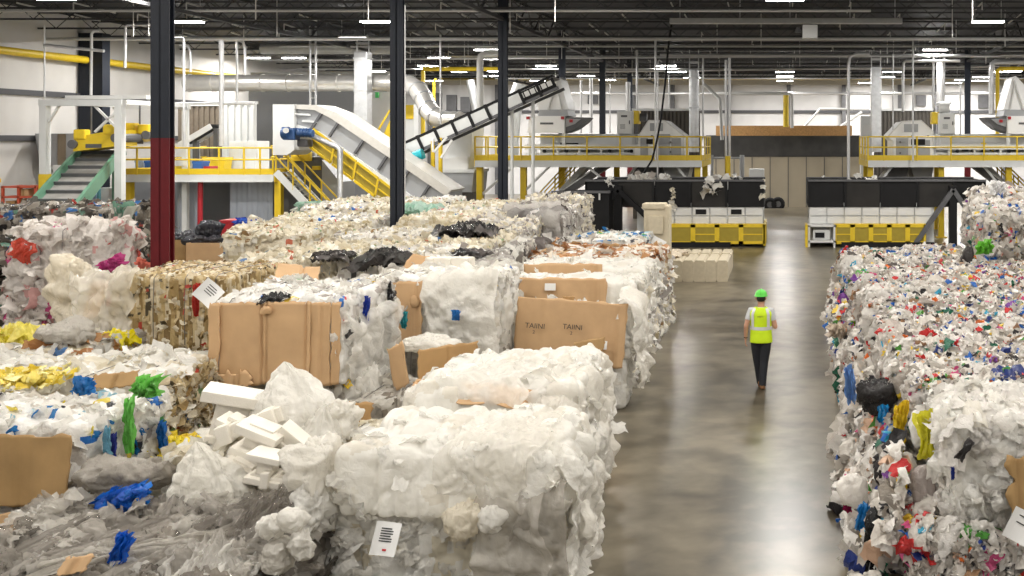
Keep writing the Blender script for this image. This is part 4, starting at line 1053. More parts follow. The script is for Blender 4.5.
# grey-white film bales between the pile and the aisle bales
gx = [(-5.6, 'next to the aisle bales')]
for i, (x0, x1, y0, y1, z0, z1, lab) in enumerate([(-7.3, -5.6, 24.0, 26.0, .95, 2.0, 'grey-white folded film bale behind the stickered cardboard bale'), (-7.4, -5.8, 26.4, 28.4, 1.0, 2.55, 'tall grey film bale with hanging folds near the striped bale'),
      (-8.2, -6.4, 28.8, 30.8, 1.0, 2.55, 'folded grey film bale in front of the dark bin'), (-6.4, -5.0, 29.0, 31.0, .8, 1.65, 'pale grey film bale right behind the striped bale')]):
    t = bale(lab, x0, x1, y0, y1, z0, z1, 'fibre', PAL_GREY, M_gloss, res=.05, scraps=240, ssize=(.15, .55), spal=PAL_GREY, smat=M_gloss, seed=120+i, tilt=.4, crumple=.3, sk=4)
    bale(lab.split(' bale')[0]+' at the bottom, under its twin', x0, x1, y0, y1, 0, z0, 'film', PAL_GREY, M_film, low=True, wires=False)
    fn = drape_fn(x0+.1, x1-.1, y0-.06, z1+.02, .7, z0+.3, 'front')
    me = sheet('hanging_film', fn, 40, 40, .12, 130+i, M_gloss, PAL_GREY, freq=2.6); me.transform(Matrix.Translation(-Vector(t.location))); link('hanging_film', me, t)
for i, y in enumerate([18.6, 20.4, 22.2]):
    bale('white bale behind the creased cardboard, %s of the middle row' % rn[i], -6.4, -5.5 if i < 1 else -5.95, y, y+1.75, 1.0, 2.2, 'film', PAL_PUFF+PAL_GREY, M_gloss, res=.06, scraps=260, ssize=(.1, .4), spal=PAL_PUFF+PAL_GREY[:3], smat=M_gloss)
    bale('plain film bale under the middle row, %s' % rn[i], -6.4, -5.5 if i < 1 else -5.95, y, y+1.75, 0, 1.0, 'film', PAL_GREY, M_film, low=True, wires=False)
bag('green_film', 'pale green film lying on top of the far pile beside the dark column', 'film', W(418, 206, 29.5), (1.7, 1.4, .35), 46, M_gloss, [(1, lin(170,214,190)), (1, lin(190,220,205))], .14, 4)
bag('green_film', 'pale green film over the front corner of the far pile by the stairs', 'film', W(318, 210, 31.8), (1.8, 1., .5), 47, M_gloss, [(1, lin(165,200,180)), (1, lin(206,206,196))], .14, 4)
# --- pink and white film bales by the near column
P1 = bale('white film bale with red and pink patches, topmost beside the near column', -15.5, -13.75, 20, 21.3, 1.8, 2.8, 'film', PAL_PINK, M_gloss, res=.05, scraps=330, ssize=(.15, .55), spal=PAL_PINK, smat=M_gloss, seed=140, sk=4, amp=1.5)
bag('plastic_strip', 'flat red-orange film patch on the face of the white and pink bale', 'plastic strip', W(24, 250, 19.85), (.45, .12, .4), 48, M_gloss, [(1, lin(226,88,66))], .05, 6, rot=(0, .5, 0), res=14)
bag('plastic_strip', 'magenta film twist at the corner of the white and pink bale', 'plastic strip', W(112, 264, 19.7), (.6, .2, .25), 49, M_gloss, [(1, lin(190,60,130))], .07, 6, rot=(0, -.5, 0), res=14)
bag('plastic_strip', 'coral film twist lying between the pink bale and the olive bale', 'plastic strip', W(142, 264, 18.5), (.3, .2, .16), 50, M_gloss, [(1, lin(228,130,110))], .05, 8, rot=(0, .6, 0), res=14)
bale('white and pink film bale under the topmost pink one', -15.7, -13.9, 20, 21.3, .85, 1.78, 'film', PAL_PINK, M_gloss, res=.05, scraps=300, ssize=(.15, .5), spal=PAL_PINK, smat=M_gloss, seed=141, sk=4, amp=1.4)
bale('dull film bale at the bottom under the pink ones', -15.6, -13.9, 20, 21.3, 0, .84, 'film', PAL_PINK, M_film, low=True, wires=False)
bag('white_bag', 'tall twisted cream-white bag standing between the pink and the olive bale', 'bag', W(76, 292, 18.2), (.75, .7, 1.25), 51, M_gloss, [(1, lin(238,230,212))], .12, 4)
cb = thing('cardboard_sheet', 'bent strip of cardboard wedged beside the twisted cream-white bag', 'cardboard', W(91, 320, 17.6))
cardboard(cb, W(82, 320, 17.6), (.3, 0, .05), Vector(W(92, 282, 17.7))-Vector(W(82, 320, 17.6)), 95, M_card, creases=(), nu=10, nv=20, name='sheet')
for k, (x0, x1, y0, y1, z1) in enumerate([(-20.6, -18.5, 24.5, 26.5, 2.85), (-18.4, -16.2, 24.3, 26.3, 2.9), (-18.3, -16.0, 20.2, 22.4, 2.4)]):
    bale(['dark mixed rubbish bale in the corner behind the pink bale', 'dark mixed rubbish bale in the middle behind the pink bale', 'dark mixed bale at the picture edge beside the pink bale'][k],
         x0, x1, y0, y1, 1.4, z1, 'mix', PAL_DARK, M_film, res=.06, scraps=520, ssize=(.12, .45), spal=PAL_DARK, smat=M_gloss, sk=4)
    bale(['bottom bale in the corner behind the pink bale', 'bottom bale in the middle behind the pink bale', 'bottom dark bale at the picture edge'][k], x0, x1, y0, y1, 0, 1.4, 'mix', PAL_DARK, M_film, low=True, wires=False)
bag('green_film', 'grey-green film tuft on the dark bales beside the near column', 'film', W(121, 223, 23.8), (.5, .4, .8), 52, M_gloss, [(1, lin(110,150,130)), (1, lin(180,180,170))], .1, 5)
# --- low bales in front of the olive one
bale('low dull film bale with brown scraps in front of the olive-brown bale', -12.6, -9.9, 14.0, 15.5, .7, 1.62, 'film', PAL_CREAM+PAL_CLEAR, M_gloss, res=.05, scraps=320, ssize=(.12, .45), spal=PAL_CLEAR+PAL_PUFF[:1]+PAL_BROWN[:3], smat=M_gloss, sk=4)
bale('dull film bale below the brown-scrap one', -12.6, -9.8, 14.0, 15.5, 0, .7, 'film', PAL_CLEAR, M_film, low=True, wires=False)
bag('yellow_bag', 'yellow bag at the picture edge on the low dull bale', 'bag', W(22, 331, 14.7), (.68, .6, .26), 53, M_gloss, [(1, lin(222,205,60)), (1, lin(236,222,100))], .07, 6)
bag('yellow_bag', 'bright yellow film in front of the olive-brown bale', 'bag', W(112, 337, 15.0), (.66, .5, .22), 54, M_gloss, [(1, lin(232,214,20)), (1, lin(236,222,60))], .07, 7)
bag('clear_bag', 'grey clear bag lying between the two yellow ones', 'bag', W(66, 334, 14.4), (.8, .5, .3), 55, M_gloss, PAL_CLEAR, .09, 6)
LW = bale('white film bale with straw-coloured side in front of the olive bale', -10.1, -7.75, 12.2, 13.5, .8, 1.68, 'film', PAL_PUFF+PAL_CREAM[:2], M_puff, res=.04, scraps=150, ssize=(.12, .4), spal=PAL_PUFF, smat=M_gloss, sides=dict(right=.1, front=.6), seed=150, sk=5, amp=1.5)
rs = np.random.RandomState(77); n = 700
p = np.stack([np.full(n, -7.72)+rs.normal(0, .03, n), rs.uniform(12.25, 13.5, n), rs.uniform(.8, 1.55, n)], 1) - np.array(LW.location)
o = link('side_shreds', patches('side_shreds', p, np.repeat([[1., 0, 0.]], n, 0), rs.uniform(.06, .22, n), pick(PAL_OLIVE+PAL_CREAM, rs.uniform(0, 1, n)), M_scrap, 3, .3, .5, 7), LW); o['kind'] = 'stuff'
bale('film bale under the straw-sided white one', -10.1, -7.7, 12.2, 13.5, 0, .8, 'film', PAL_CREAM, M_film, low=True, wires=False)
cb = thing('cardboard_sheet', 'cardboard strip between the straw-sided bale and the striped-side bale', 'cardboard', W(108, 385, 11.9))
cardboard(cb, W(88, 390, 11.75), Vector(W(133, 386, 11.9))-Vector(W(88, 390, 11.75)), (0, .12, .15), 96, M_cardd, creases=(.5,), nv=10, name='sheet')
# --- bale with cardboard face at the left picture edge
LB = bale('white film bale with brown cardboard end and colourful side at the picture edge', -9.9, -7.12, 10.2, 11.5, .88, 1.68, 'film', PAL_MIXW, M_film, res=.035, scraps=560, ssize=(.08, .3), spal=PAL_PUFF+PAL_STRIPE, smat=M_gloss, sides=dict(front=.02, right=1., top=.8), seed=160, wax='x', sk=4, wires=False)
cardboard(LB, (-8.62, 9.98, .90), (1.47, 0, 0), (0, .04, .72), 97, M_cardd, creases=(.3, .42, .63, .72), bend=.05)
cardboard(LB, (-10.0, 9.99, .90), (1.4, 0, 0), (0, .04, .72), 98, M_cardd, creases=(.4, .7), bend=.05)
for k, (py, pz, c, sz, lab) in enumerate([(10.7, 1.5, lin(120,205,90), (.12, .14, .5), 'bright green bag hanging on the colourful side of the edge bale'), (10.45, 1.3, lin(60,70,160), (.08, .08, .42), 'violet-blue film strip on the colourful side of the edge bale'),
            (11.25, 1.25, lin(30,110,190), (.1, .12, .3), 'bright blue film strip low behind the green bag'), (10.5, 1.05, lin(100,190,70), (.12, .14, .22), 'small green film scrap low on the edge bale'), (10.35, 1.45, lin(130,190,215), (.07, .1, .3), 'light blue film strip on the edge bale side'), (10.4, .98, lin(35,60,150), (.1, .14, .14), 'navy blue film scrap low on the edge bale')]):
    bag('plastic_strip', lab, 'plastic strip', (-7.02, py, pz), sz, 60+k, M_gloss, [(1, c)], .035, 8, res=16)
bag('green_bag', 'bright green bag curled over the top corner of the edge bale', 'bag', W(146, 388, 11.0), (.34, .3, .2), 67, M_gloss, [(1, lin(120,205,90))], .05, 7)
rs = np.random.RandomState(3)
p = np.stack([rs.normal(0, .13, 160), rs.normal(0, .16, 160), rs.uniform(0, .14, 160)], 1)*np.array([1.5, 1, 1])
yb = thing('yellow_scrap_heap', 'heap of curled yellow plastic scraps on the edge bale', 'plastic scraps', W(32, 384, 11.8)); yb['kind'] = 'stuff'
o = link('scraps', patches('scraps', p, np.repeat([[0, -.3, 1.]], 160, 0), rs.uniform(.06, .14, 160), pick([(3, lin(238,220,110)), (1, lin(228,200,60)), (2, lin(242,232,160))], rs.uniform(0, 1, 160)), M_scrap, 4, .4, .6, 8), yb)
bag('blue_scrap', 'small bright blue film peak on the edge bale beside the cardboard strip', 'film', W(84, 386, 11.2), (.26, .2, .16), 68, M_gloss, [(1, lin(40,130,205))], .05, 8, res=14)
L2 = bale('lower bale with brown cardboard end at the picture edge', -9.9, -7.3, 10.1, 11.5, 0, .86, 'film', PAL_MIXW, M_film, res=.05, scraps=200, ssize=(.1, .35), smat=M_gloss)
cardboard(L2, (-9.2, 9.92, .2), (1.94, 0, 0), (0, .02, .66), 99, M_card, creases=(.35, .6), bend=.04)
rs = np.random.RandomState(13)
p = np.stack([rs.normal(0, .22, 70), rs.normal(0, .2, 70), rs.uniform(0, .1, 70)], 1)
yb = thing('yellow_scrap_heap', 'small heap of yellow plastic pieces behind the white foam pieces', 'plastic scraps', W(168, 447, 11.6)); yb['kind'] = 'stuff'
link('scraps', patches('scraps', p, np.repeat([[0, -.3, 1.]], 70, 0), rs.uniform(.08, .16, 70), pick([(3, lin(238,216,40)), (1, lin(210,180,30))], rs.uniform(0, 1, 70)), M_scrap, 4, .4, .6, 8), yb)
bale('dull film bale behind the white foam pieces', -7.4, -5.0, 11.5, 13.3, 0, .95, 'film', PAL_CREAM+PAL_CLEAR, M_gloss, res=.05, scraps=260, ssize=(.1, .36), smat=M_gloss, spal=PAL_CREAM+PAL_CLEAR)

# --- foreground: grey clear film
FG = bale('big bale of loose grey clear film filling the near corner', -7.4, -4.4, 8.55, 9.9, 0, .76, 'film', PAL_FG[1:], M_gloss, res=.035, scraps=24, ssize=(.3, .6), smat=M_clear, spal=PAL_FG, seed=170, amp=1.5, nwire=0, sk=6)  # greys kept dark so gaps under the clear sheets read as shade
def fg_sheet(o, a, b, seed, m, pal, amp=.14, freq=2.4, sag=.1, nu=60, nv=50, label=None):
    me = sheet('film_sheet', plane_fn(o, a, b, sag), nu, nv, amp, seed, m, pal, freq=freq, edge=.12)
    return tag(link('film_sheet', me), label, 'film')
def fg_sheet(o, a, b, seed, m, pal, amp=.14, aniso=(7, 1.6), sag=.1, nu=80, nv=60, label=None):
    me = sheet('film_sheet', plane_fn(o, a, b, sag), nu, nv, amp, seed, m, pal, freq=2.4, edge=.16, aniso=aniso, fold=1.2)
    return tag(link('film_sheet', me), label, 'film')
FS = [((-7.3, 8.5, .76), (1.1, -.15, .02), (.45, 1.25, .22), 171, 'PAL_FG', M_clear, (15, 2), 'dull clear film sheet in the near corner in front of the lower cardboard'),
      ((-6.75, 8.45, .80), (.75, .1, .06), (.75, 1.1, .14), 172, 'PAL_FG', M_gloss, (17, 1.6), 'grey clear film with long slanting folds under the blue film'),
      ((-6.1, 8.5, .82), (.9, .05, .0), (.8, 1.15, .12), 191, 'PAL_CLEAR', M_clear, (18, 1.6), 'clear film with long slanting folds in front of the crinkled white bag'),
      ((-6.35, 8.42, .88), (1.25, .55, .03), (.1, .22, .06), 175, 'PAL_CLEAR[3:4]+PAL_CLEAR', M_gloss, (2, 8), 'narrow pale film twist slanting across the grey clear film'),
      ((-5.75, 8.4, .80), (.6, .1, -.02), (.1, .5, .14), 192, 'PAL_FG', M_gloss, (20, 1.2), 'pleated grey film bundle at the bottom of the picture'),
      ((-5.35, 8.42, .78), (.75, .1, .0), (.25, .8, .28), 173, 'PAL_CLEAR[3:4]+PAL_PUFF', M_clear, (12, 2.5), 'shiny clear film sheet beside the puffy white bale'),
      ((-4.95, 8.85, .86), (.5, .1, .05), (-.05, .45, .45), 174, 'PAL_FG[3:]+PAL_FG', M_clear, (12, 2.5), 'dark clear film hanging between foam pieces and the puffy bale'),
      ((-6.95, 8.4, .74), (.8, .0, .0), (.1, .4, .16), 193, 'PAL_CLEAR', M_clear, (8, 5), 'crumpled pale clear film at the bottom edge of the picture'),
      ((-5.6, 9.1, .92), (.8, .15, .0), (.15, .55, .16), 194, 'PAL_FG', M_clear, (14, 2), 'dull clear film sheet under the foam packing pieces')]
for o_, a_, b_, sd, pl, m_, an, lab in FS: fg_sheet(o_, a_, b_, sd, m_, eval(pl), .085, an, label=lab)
rs = np.random.RandomState(66); n = 150
p = np.stack([rs.uniform(-7.2, -4.5, n), rs.uniform(8.45, 9.7, n), np.zeros(n)], 1); p[:, 2] = .80+(p[:, 1]-8.45)*.17+rs.uniform(0, .08, n)
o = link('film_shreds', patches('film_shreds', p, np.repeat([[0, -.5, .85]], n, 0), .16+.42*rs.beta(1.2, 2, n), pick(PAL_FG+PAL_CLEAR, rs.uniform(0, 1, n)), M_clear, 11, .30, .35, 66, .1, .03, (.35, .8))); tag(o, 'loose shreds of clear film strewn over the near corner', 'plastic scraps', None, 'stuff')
bag('clear_bag', 'grey clear bag lying above the blue film', 'bag', W(128, 478, 10.05), (.85, .5, .36), 178, M_gloss, PAL_CLEAR[1:3]+PAL_CLEAR[4:], .09, 6)
bag('blue_bag', 'bright blue film lying in the grey clear film', 'bag', W(124, 500, 9.65), (.55, .4, .2), 179, M_gloss, [(2, lin(15,100,210)), (1, lin(30,125,225))], .07, 7, rot=(0, -.2, 0))
for o_, a_, b_, sd, pl, an, lab in [((-5.35, 8.38, .80), (.62, .22, .02), (-.1, .5, .2), 195, 'PAL_CLEAR[3:4]+PAL_CLEAR', (14, 2), 'pale clear film fold rising beside the bubble bags'), ((-6.55, 8.4, .80), (.75, .0, .0), (.15, .5, .16), 196, 'PAL_CLEAR', (3, 12), 'crinkled clear film band at the bottom beside the blue strip')]: fg_sheet(o_, a_, b_, sd, M_clear, eval(pl), .085, an, label=lab)
bag('blue_bag', 'small blue film strip in the grey clear film at the bottom', 'bag', W(120, 552, 8.6), (.16, .16, .3), 180, M_gloss, [(1, lin(15,100,210))], .05, 9, rot=(0, .4, 0), res=14)
for k_, (px_, py_, s_) in enumerate([(270, 528, .2), (292, 520, .17), (302, 545, .22), (277, 556, .24)]): bag('white_bag', ['small white bubble bag, topmost left of a cluster by the puffy bale', 'small white bubble bag, topmost right of a cluster by the puffy bale', 'white bubble bag on the puffy bale side of the cluster', 'white bubble bag, lowest of the cluster by the puffy bale'][k_], 'bag', W(px_, py_, 8.75), (s_*1.2, s_, s_), 182+20*k_, M_gloss, PAL_CLEAR[:1]+PAL_PUFF, .05, 7, rot=(0, .5*k_, 0))
cb = thing('cardboard_sheet', 'crumpled cardboard scrap at the bottom edge of the picture', 'cardboard', W(66, 566, 8.4))
cardboard(cb, W(56, 578, 8.4), (.19, .05, .02), (.04, .08, .12), 197, M_card, creases=(.5,), nu=14, nv=10, bend=.06, name='sheet')

# --- cluster of white foam pieces and bags
bale('pale crumpled bale under the white foam pieces', -6.45, -4.6, 10.35, 11.6, 0, 1.32, 'film', PAL_PUFF+PAL_CREAM[:2], M_gloss, res=.045, scraps=300, ssize=(.12, .42), spal=PAL_PUFF+PAL_CREAM[:3], smat=M_gloss, seed=183, sk=5)
tent('white_bag', 'large peaked smooth white bag standing on top of the foam pieces', 'bag', W(296, 433, 10.9), .98, .7, .78, 184, M_gloss, PAL_PUFF[:2], -.13, 0)
tent('white_bag', 'large crinkled white bag low beside the grey clear film', 'bag', W(212, 508, 9.9), .86, .6, .66, 186, M_gloss, PAL_PUFF[1:2]+PAL_CREAM[2:3], -.16, .0)
tent('white_bag', 'translucent white bag around the foam blocks beside the puffy bale', 'bag', W(318, 462, 10.7), .62, .6, .62, 187, M_clear, PAL_PUFF[:2], .08, 0)
bag('white_bag', 'rolled white bag beside the clear bag column', 'bag', W(338, 420, 10.9), (.36, .4, .42), 188, M_gloss, PAL_PUFF, .07, 6)
bag('white_bag', 'crumpled clear bag on the lower front of the foam piece cluster', 'bag', W(322, 478, 10.0), (.55, .4, .55), 189, M_clear, PAL_PUFF+PAL_CLEAR[:1], .12, 5)
def foam_piece(label, c, sz, rot, lugs, kind):
    sz = [1.3*sz[0], .75*sz[1], 1.3*sz[2]]; lugs = [tuple(1.3*q_ for q_ in l_) for l_ in lugs]
    t = thing('foam_packaging', label, 'foam packaging', c, 'white moulded foam pieces'); t.rotation_euler = rot
    x, y, z = [s/2 for s in sz]
    b = MB(); b.bbox((-x*.78, -y, -z), (x*.78, y, z), .018); ob = b.build('block', M_foam); ob.parent = t
    for k, (px, pz, w, h, dp) in enumerate(lugs):
        b = MB(); b.bbox((px-w/2, -y-dp, pz-h/2), (px+w/2, y+dp*.4, pz+h/2), .014); ob = b.build('raised_rib', M_foam); ob.parent = t
    return t
foam_piece('white T-shaped foam piece leaning at the top of the cluster', W(233, 415, 10.9), (.34, .3, .42), (.1, .25, .3), [(-.02, .17, .46, .09, .06), (.0, -.19, .3, .06, .04)], 0)
foam_piece('long white foam bar across the cluster below the smooth bag', W(252, 424, 10.5), (.62, .14, .12), (0, -.32, .2), [(.15, 0, .1, .15, .05), (-.2, 0, .1, .15, .05)], 0)
foam_piece('stepped white foam block in the middle of the cluster', W(258, 448, 10.3), (.26, .24, .42), (.1, .38, 0), [(0, .16, .34, .07, .07), (0, -.02, .30, .07, .08), (0, -.18, .36, .07, .07)], 0)
foam_piece('small white foam foot at the bottom of the cluster', W(271, 487, 10.05), (.20, .2, .24), (0, .1, 0), [(.03, -.10, .34, .06, .07), (-.02, .1, .2, .05, .05)], 0)
foam_piece('flat square white foam panel leaning in a bag beside the puffy bale', W(295, 447, 10.35), (.46, .2, .26), (.35, .72, .1), [(0, .0, .4, .04, .02)], 0)
foam_piece('second flat white foam panel under the leaning square one', W(310, 470, 10.25), (.42, .2, .26), (.3, .72, .1), [(0, .0, .36, .04, .02)], 0)
foam_piece('white foam corner piece at the lower edge of the cluster', W(243, 470, 10.15), (.22, .2, .2), (.2, .5, 0), [(0, .05, .26, .06, .05)], 0)
foam_piece('slim white foam bar leaning under the T-shaped piece', W(226, 440, 10.6), (.12, .2, .46), (.1, .5, 0), [(0, .16, .22, .06, .05), (0, -.16, .2, .06, .05)], 0)
foam_piece('small white foam block with two lips beside the square panels', W(268, 466, 10.0), (.16, .2, .22), (.05, .2, 0), [(0, .09, .26, .05, .06), (.02, -.09, .28, .05, .06)], 0)
foam_piece('white foam clip lying across the foot of the cluster', W(284, 483, 9.95), (.3, .16, .09), (0, .12, .1), [(.12, .03, .06, .12, .04), (-.12, .03, .06, .12, .04)], 0)
cb = thing('cardboard_sheet', 'cardboard scrap showing between the foam pieces and the clear bag column', 'cardboard', W(352, 425, 11.9))
cardboard(cb, W(338, 428, 11.9), (.36, 0, -.02), (.03, .05, .3), 198, M_cardi, creases=(.5,), nu=14, nv=10, name='sheet')
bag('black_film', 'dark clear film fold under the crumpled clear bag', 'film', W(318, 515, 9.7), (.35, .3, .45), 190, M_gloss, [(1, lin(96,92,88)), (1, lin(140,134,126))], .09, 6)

# ================================================================== the mixed stack right of the aisle
def mixb(lab, x0, x1, y0, y1, z0, z1, n, sides, **k):
    return bale(lab, x0, x1, y0, y1, z0, z1, 'mix', PAL_MIX, M_film, res=k.pop('res', .06), scraps=n, ssize=k.pop('ssize', (.05, .26)), spal=PAL_MIX, sides=sides, tilt=.6, crumple=.42, sk=k.pop('sk', 3), wires=False, group=None, **k)
onm = ['first', 'second', 'third', 'fourth', 'fifth', 'sixth', 'seventh', 'eighth', 'ninth', 'tenth']
i = 0
ys = np.arange(11.3, 25.2, 1.55)
for i, y in enumerate(ys):
    sh = (0, 0)
    mixb('colourful mixed plastic bale on the aisle edge top row, %s from the near end' % onm[i], 1.42, 2.92, y, y+1.52, .92, 1.85+.06*math.sin(i*2.1), 1500 if i < 4 else 900, dict(right=.02, front=.15, left=1.1, top=1.), sk=4 if i < 4 else 3, ssize=(.05, .24), big=90, bsides=dict(right=.02, front=.1, left=1.6, top=.25), bpal=PAL_MIX+[(14, lin(228,222,214))])
    x0 = 1.05 if i < 5 else 1.35
    mixb('colourful mixed plastic bale on the floor at the aisle edge, %s from the near end' % onm[i], x0, 2.8, y, y+1.52, 0, .92, 900 if i < 5 else 420, dict(right=.02, front=.1, left=1.2, top=.5), ssize=(.06, .32), sk=5 if i < 4 else 3, big=110 if i < 5 else 50, bsize=(.2, .6), bsides=dict(right=.02, front=.1, left=2., top=.1), bpal=PAL_MIX+[(14, lin(228,222,214)), (3, lin(60,56,56))])
for i, y in enumerate(ys[1:]):
    mixb('mixed plastic bale, second top column from the aisle, %s from the near end' % onm[i], 2.94, 4.44, y, y+1.52, .92, 1.86+.06*math.sin(i*1.7+1), 1000 if i < 4 else 750, dict(right=.05, front=.1, left=.05, top=1.))
for i, y in enumerate(ys[4:7]):
    mixb('mixed plastic bale, third top column from the aisle, %s from the near end' % onm[i], 4.46, 5.96, y, y+1.52, .92, 1.86, 800, dict(right=.05, front=.1, left=.05, top=1.))
# front white bale with cardboard
FW = bale('white film bale with a torn cardboard end at the near corner across the aisle', 1.62, 3.4, 9.75, 11.2, .80, 1.86, 'film', PAL_PUFF, M_puff, res=.03, scraps=330, ssize=(.1, .4), spal=PAL_PUFF+PAL_PUFF+PAL_MIX[:1], smat=M_gloss, seed=201, sk=5, sides=dict(right=.02), crumple=.3, wires=False, big=110)
cardboard(FW, (2.18, 9.56, .90), (1.1, 0, 0), (-.02, .03, .62), 202, M_cardd, creases=(.07, .3), bend=.05, ragged=.06)
paper_tag(FW, W(1022, 527, 9.45), .3, .3, (-.1, .5, 0), 2, red=False)
bag('black_film', 'small grey film scrap stuck on the white bale at the near corner', 'film', W(965, 450, 9.62), (.10, .08, .24), 203, M_gloss, [(1, lin(84,80,80))], .03, 9, rot=(0, .6, 0), res=14)
bag('plastic_strip', 'tiny navy scrap stuck on the white bale at the near corner', 'plastic strip', W(953, 474, 9.6), (.04, .05, .12), 204, M_gloss, [(1, lin(40,60,150))], .01, 12, res=10)
mixb('jumbled mixed bale under the torn-cardboard white bale', 1.3, 3.2, 9.6, 11.2, 0, .82, 1100, dict(right=.02, front=1., left=1.2, top=.4), ssize=(.07, .36), sk=5, big=150, bsides=dict(right=.02, front=1.2, left=1.2, top=.1), bpal=PAL_MIX+[(14, lin(228,222,214)), (3, lin(60,56,56))])
# tall stack further back
for i, (x0, x1, y0, y1, z0, z1, lab) in enumerate([(4.55, 6.1, 22.4, 24.0, 1.9, 2.95, 'tall mixed bale with hanging strips, first above the aisle stack'), (4.6, 6.2, 24.1, 25.8, 1.9, 3.05, 'tall mixed bale second above the aisle stack'),
         (5.1, 6.8, 26.0, 27.8, 1.9, 3.2, 'mixed bale at the very top of the far corner stack'), (6.15, 7.7, 23.4, 25.2, 1.9, 3.2, 'mixed bale at the picture edge of the tall stack')]):
    bale(lab, x0, x1, y0, y1, z0, z1, 'fibre', PAL_MIX, M_film, res=.05, scraps=1100, ssize=(.1, .42), spal=PAL_MIX+[(10, lin(232,228,220))], tilt=.5, crumple=.3, sk=3, wires=False, sides=dict(right=.02), seed=210+i)
    bale(lab.replace('tall mixed', 'hidden lower mixed').replace('mixed bale at', 'lower mixed bale under the one at'), x0, x1, y0, y1, 0, 1.88, 'mix', PAL_MIX, M_film, low=True, wires=False)
# loose rubbish fallen into the aisle and hanging from the aisle face
rs = np.random.RandomState(31)
def right_edge(label, y0, y1, n, seed, zmax=1.0, out=.55, size=(.08, .4), pal=PAL_MIX):
    rs = np.random.RandomState(seed)
    y = rs.uniform(y0, y1, n); z = zmax*rs.uniform(0, 1, n)**1.2
    x = 1.2 - out*(1-z/zmax)**1.3*rs.uniform(.1, 1, n)
    p = np.stack([x, y, z+.03], 1); nn = np.repeat([[-.75, -.45, .45]], n, 0)
    s = size[0]+(size[1]-size[0])*rs.beta(1.2, 2.6, n)
    o = link('loose_scraps', patches('loose_scraps', p, nn, s, pick(pal, rs.uniform(0, 1, n)), M_scrap, 4, .38, .7, seed, .12)); return tag(o, label, 'plastic scraps', None, 'stuff')
right_edge('loose mixed plastic scraps sliding to the floor at the near aisle edge', 10.0, 15.0, 620, 32, 1.3, .58)
right_edge('loose mixed plastic scraps along the far aisle edge', 15.0, 25.5, 420, 33, 1.3, .25, (.08, .3))
BG = [('black_bag', 'black bag bulging from the aisle face of the mixed stack', 'bag', W(876, 398, 12.2), (.42, .36, .46), lin(46,44,44), .06, 9), ('yellow_bag', 'yellow bag strip hanging on the mixed stack beside the black bag', 'bag', W(899, 428, 11.6), (.19, .12, .58), lin(240,205,40), .05, 7),
      ('yellow_bag', 'lime-yellow bag hanging on the mixed stack', 'bag', W(931, 434, 10.9), (.34, .16, .46), lin(222,216,60), .06, 7), ('white_bag', 'white bag with red print hanging between the two yellow ones', 'bag', W(917, 430, 11.2), (.16, .12, .42), lin(238,234,230), .05, 7),
      ('black_bag', 'long black film strip hanging low at the near end of the mixed stack', 'bag', W(872, 545, 10.8), (.22, .2, .85), lin(30,30,32), .07, 6), ('black_bag', 'dark film scrap below the yellow strip on the mixed stack', 'bag', W(884, 472, 11.6), (.22, .16, .34), lin(56,52,54), .06, 7),
      ('blue_bag', 'bright blue film low on the mixed stack', 'bag', W(863, 518, 11.2), (.18, .14, .26), lin(25,125,195), .05, 7), ('blue_bag', 'blue film beside the black bag', 'bag', W(884, 414, 11.9), (.16, .12, .2), lin(30,140,200), .05, 8), ('white_bag', 'clear bag bulging under the yellow strip', 'bag', W(907, 468, 11.2), (.22, .2, .34), lin(228,224,216), .06, 7),
      ('white_bag', 'white bag low on the aisle face of the mixed stack', 'bag', W(854, 490, 11.6), (.34, .25, .34), lin(232,228,222), .08, 6), ('clear_bag', 'reddish clear bag hanging under the lime-yellow bag', 'bag', W(926, 500, 10.6), (.24, .2, .6), lin(178,168,162), .09, 7),
      ('purple_bag', 'purple film scrap with white print on the aisle face', 'bag', W(892, 467, 11.3), (.09, .08, .2), lin(110,50,150), .03, 9), ('green_bag', 'pale green film hanging at the aisle edge far along', 'bag', W(840, 348, 19.2), (.2, .25, .5), lin(176,210,140), .08, 6),
      ('green_bag', 'lime green film on the far aisle edge of the mixed stack', 'bag', W(856, 325, 19.8), (.2, .2, .34), lin(130,190,40), .06, 7), ('blue_bag', 'dark blue film on the far aisle edge', 'bag', W(841, 300, 22), (.12, .2, .42), lin(30,50,130), .05, 7), ('cream_bag', 'cream film flap sticking out over the aisle', 'bag', W(838, 330, 18.5), (.5, .4, .22), lin(222,206,186), .09, 5),
      ('blue_bag', 'light blue film fold at the aisle edge beside the black bag', 'bag', W(851, 385, 13.6), (.16, .25, .4), lin(120,165,225), .06, 6), ('orange_bag', 'orange film scrap low on the near mixed stack', 'bag', W(901, 531, 10.7), (.10, .1, .14), lin(235,110,30), .03, 9), ('pink_bag', 'magenta film scrap low at the aisle edge', 'bag', W(847, 503, 11.7), (.12, .1, .2), lin(190,30,100), .04, 9),
      ('green_bag', 'green and yellow film on the tall stack', 'bag', W(985, 247, 22.1), (.45, .3, .3), lin(110,190,60), .08, 6), ('yellow_bag', 'yellow film below the green film on the tall stack', 'bag', W(984, 276, 22), (.4, .3, .25), lin(230,205,70), .07, 6), ('blue_bag', 'blue film on the side of the tall stack', 'bag', W(1012, 215, 23.2), (.35, .3, .25), lin(60,140,215), .07, 6),
      ('black_bag', 'black film hanging on the corner of the tall stack', 'bag', W(967, 262, 22.3), (.3, .3, .7), lin(66,62,62), .09, 6), ('white_film', 'white torn film standing up on the top of the tall stack', 'bag', W(997, 188, 25.9), (.5, .3, .35), lin(230,228,226), .09, 6)]
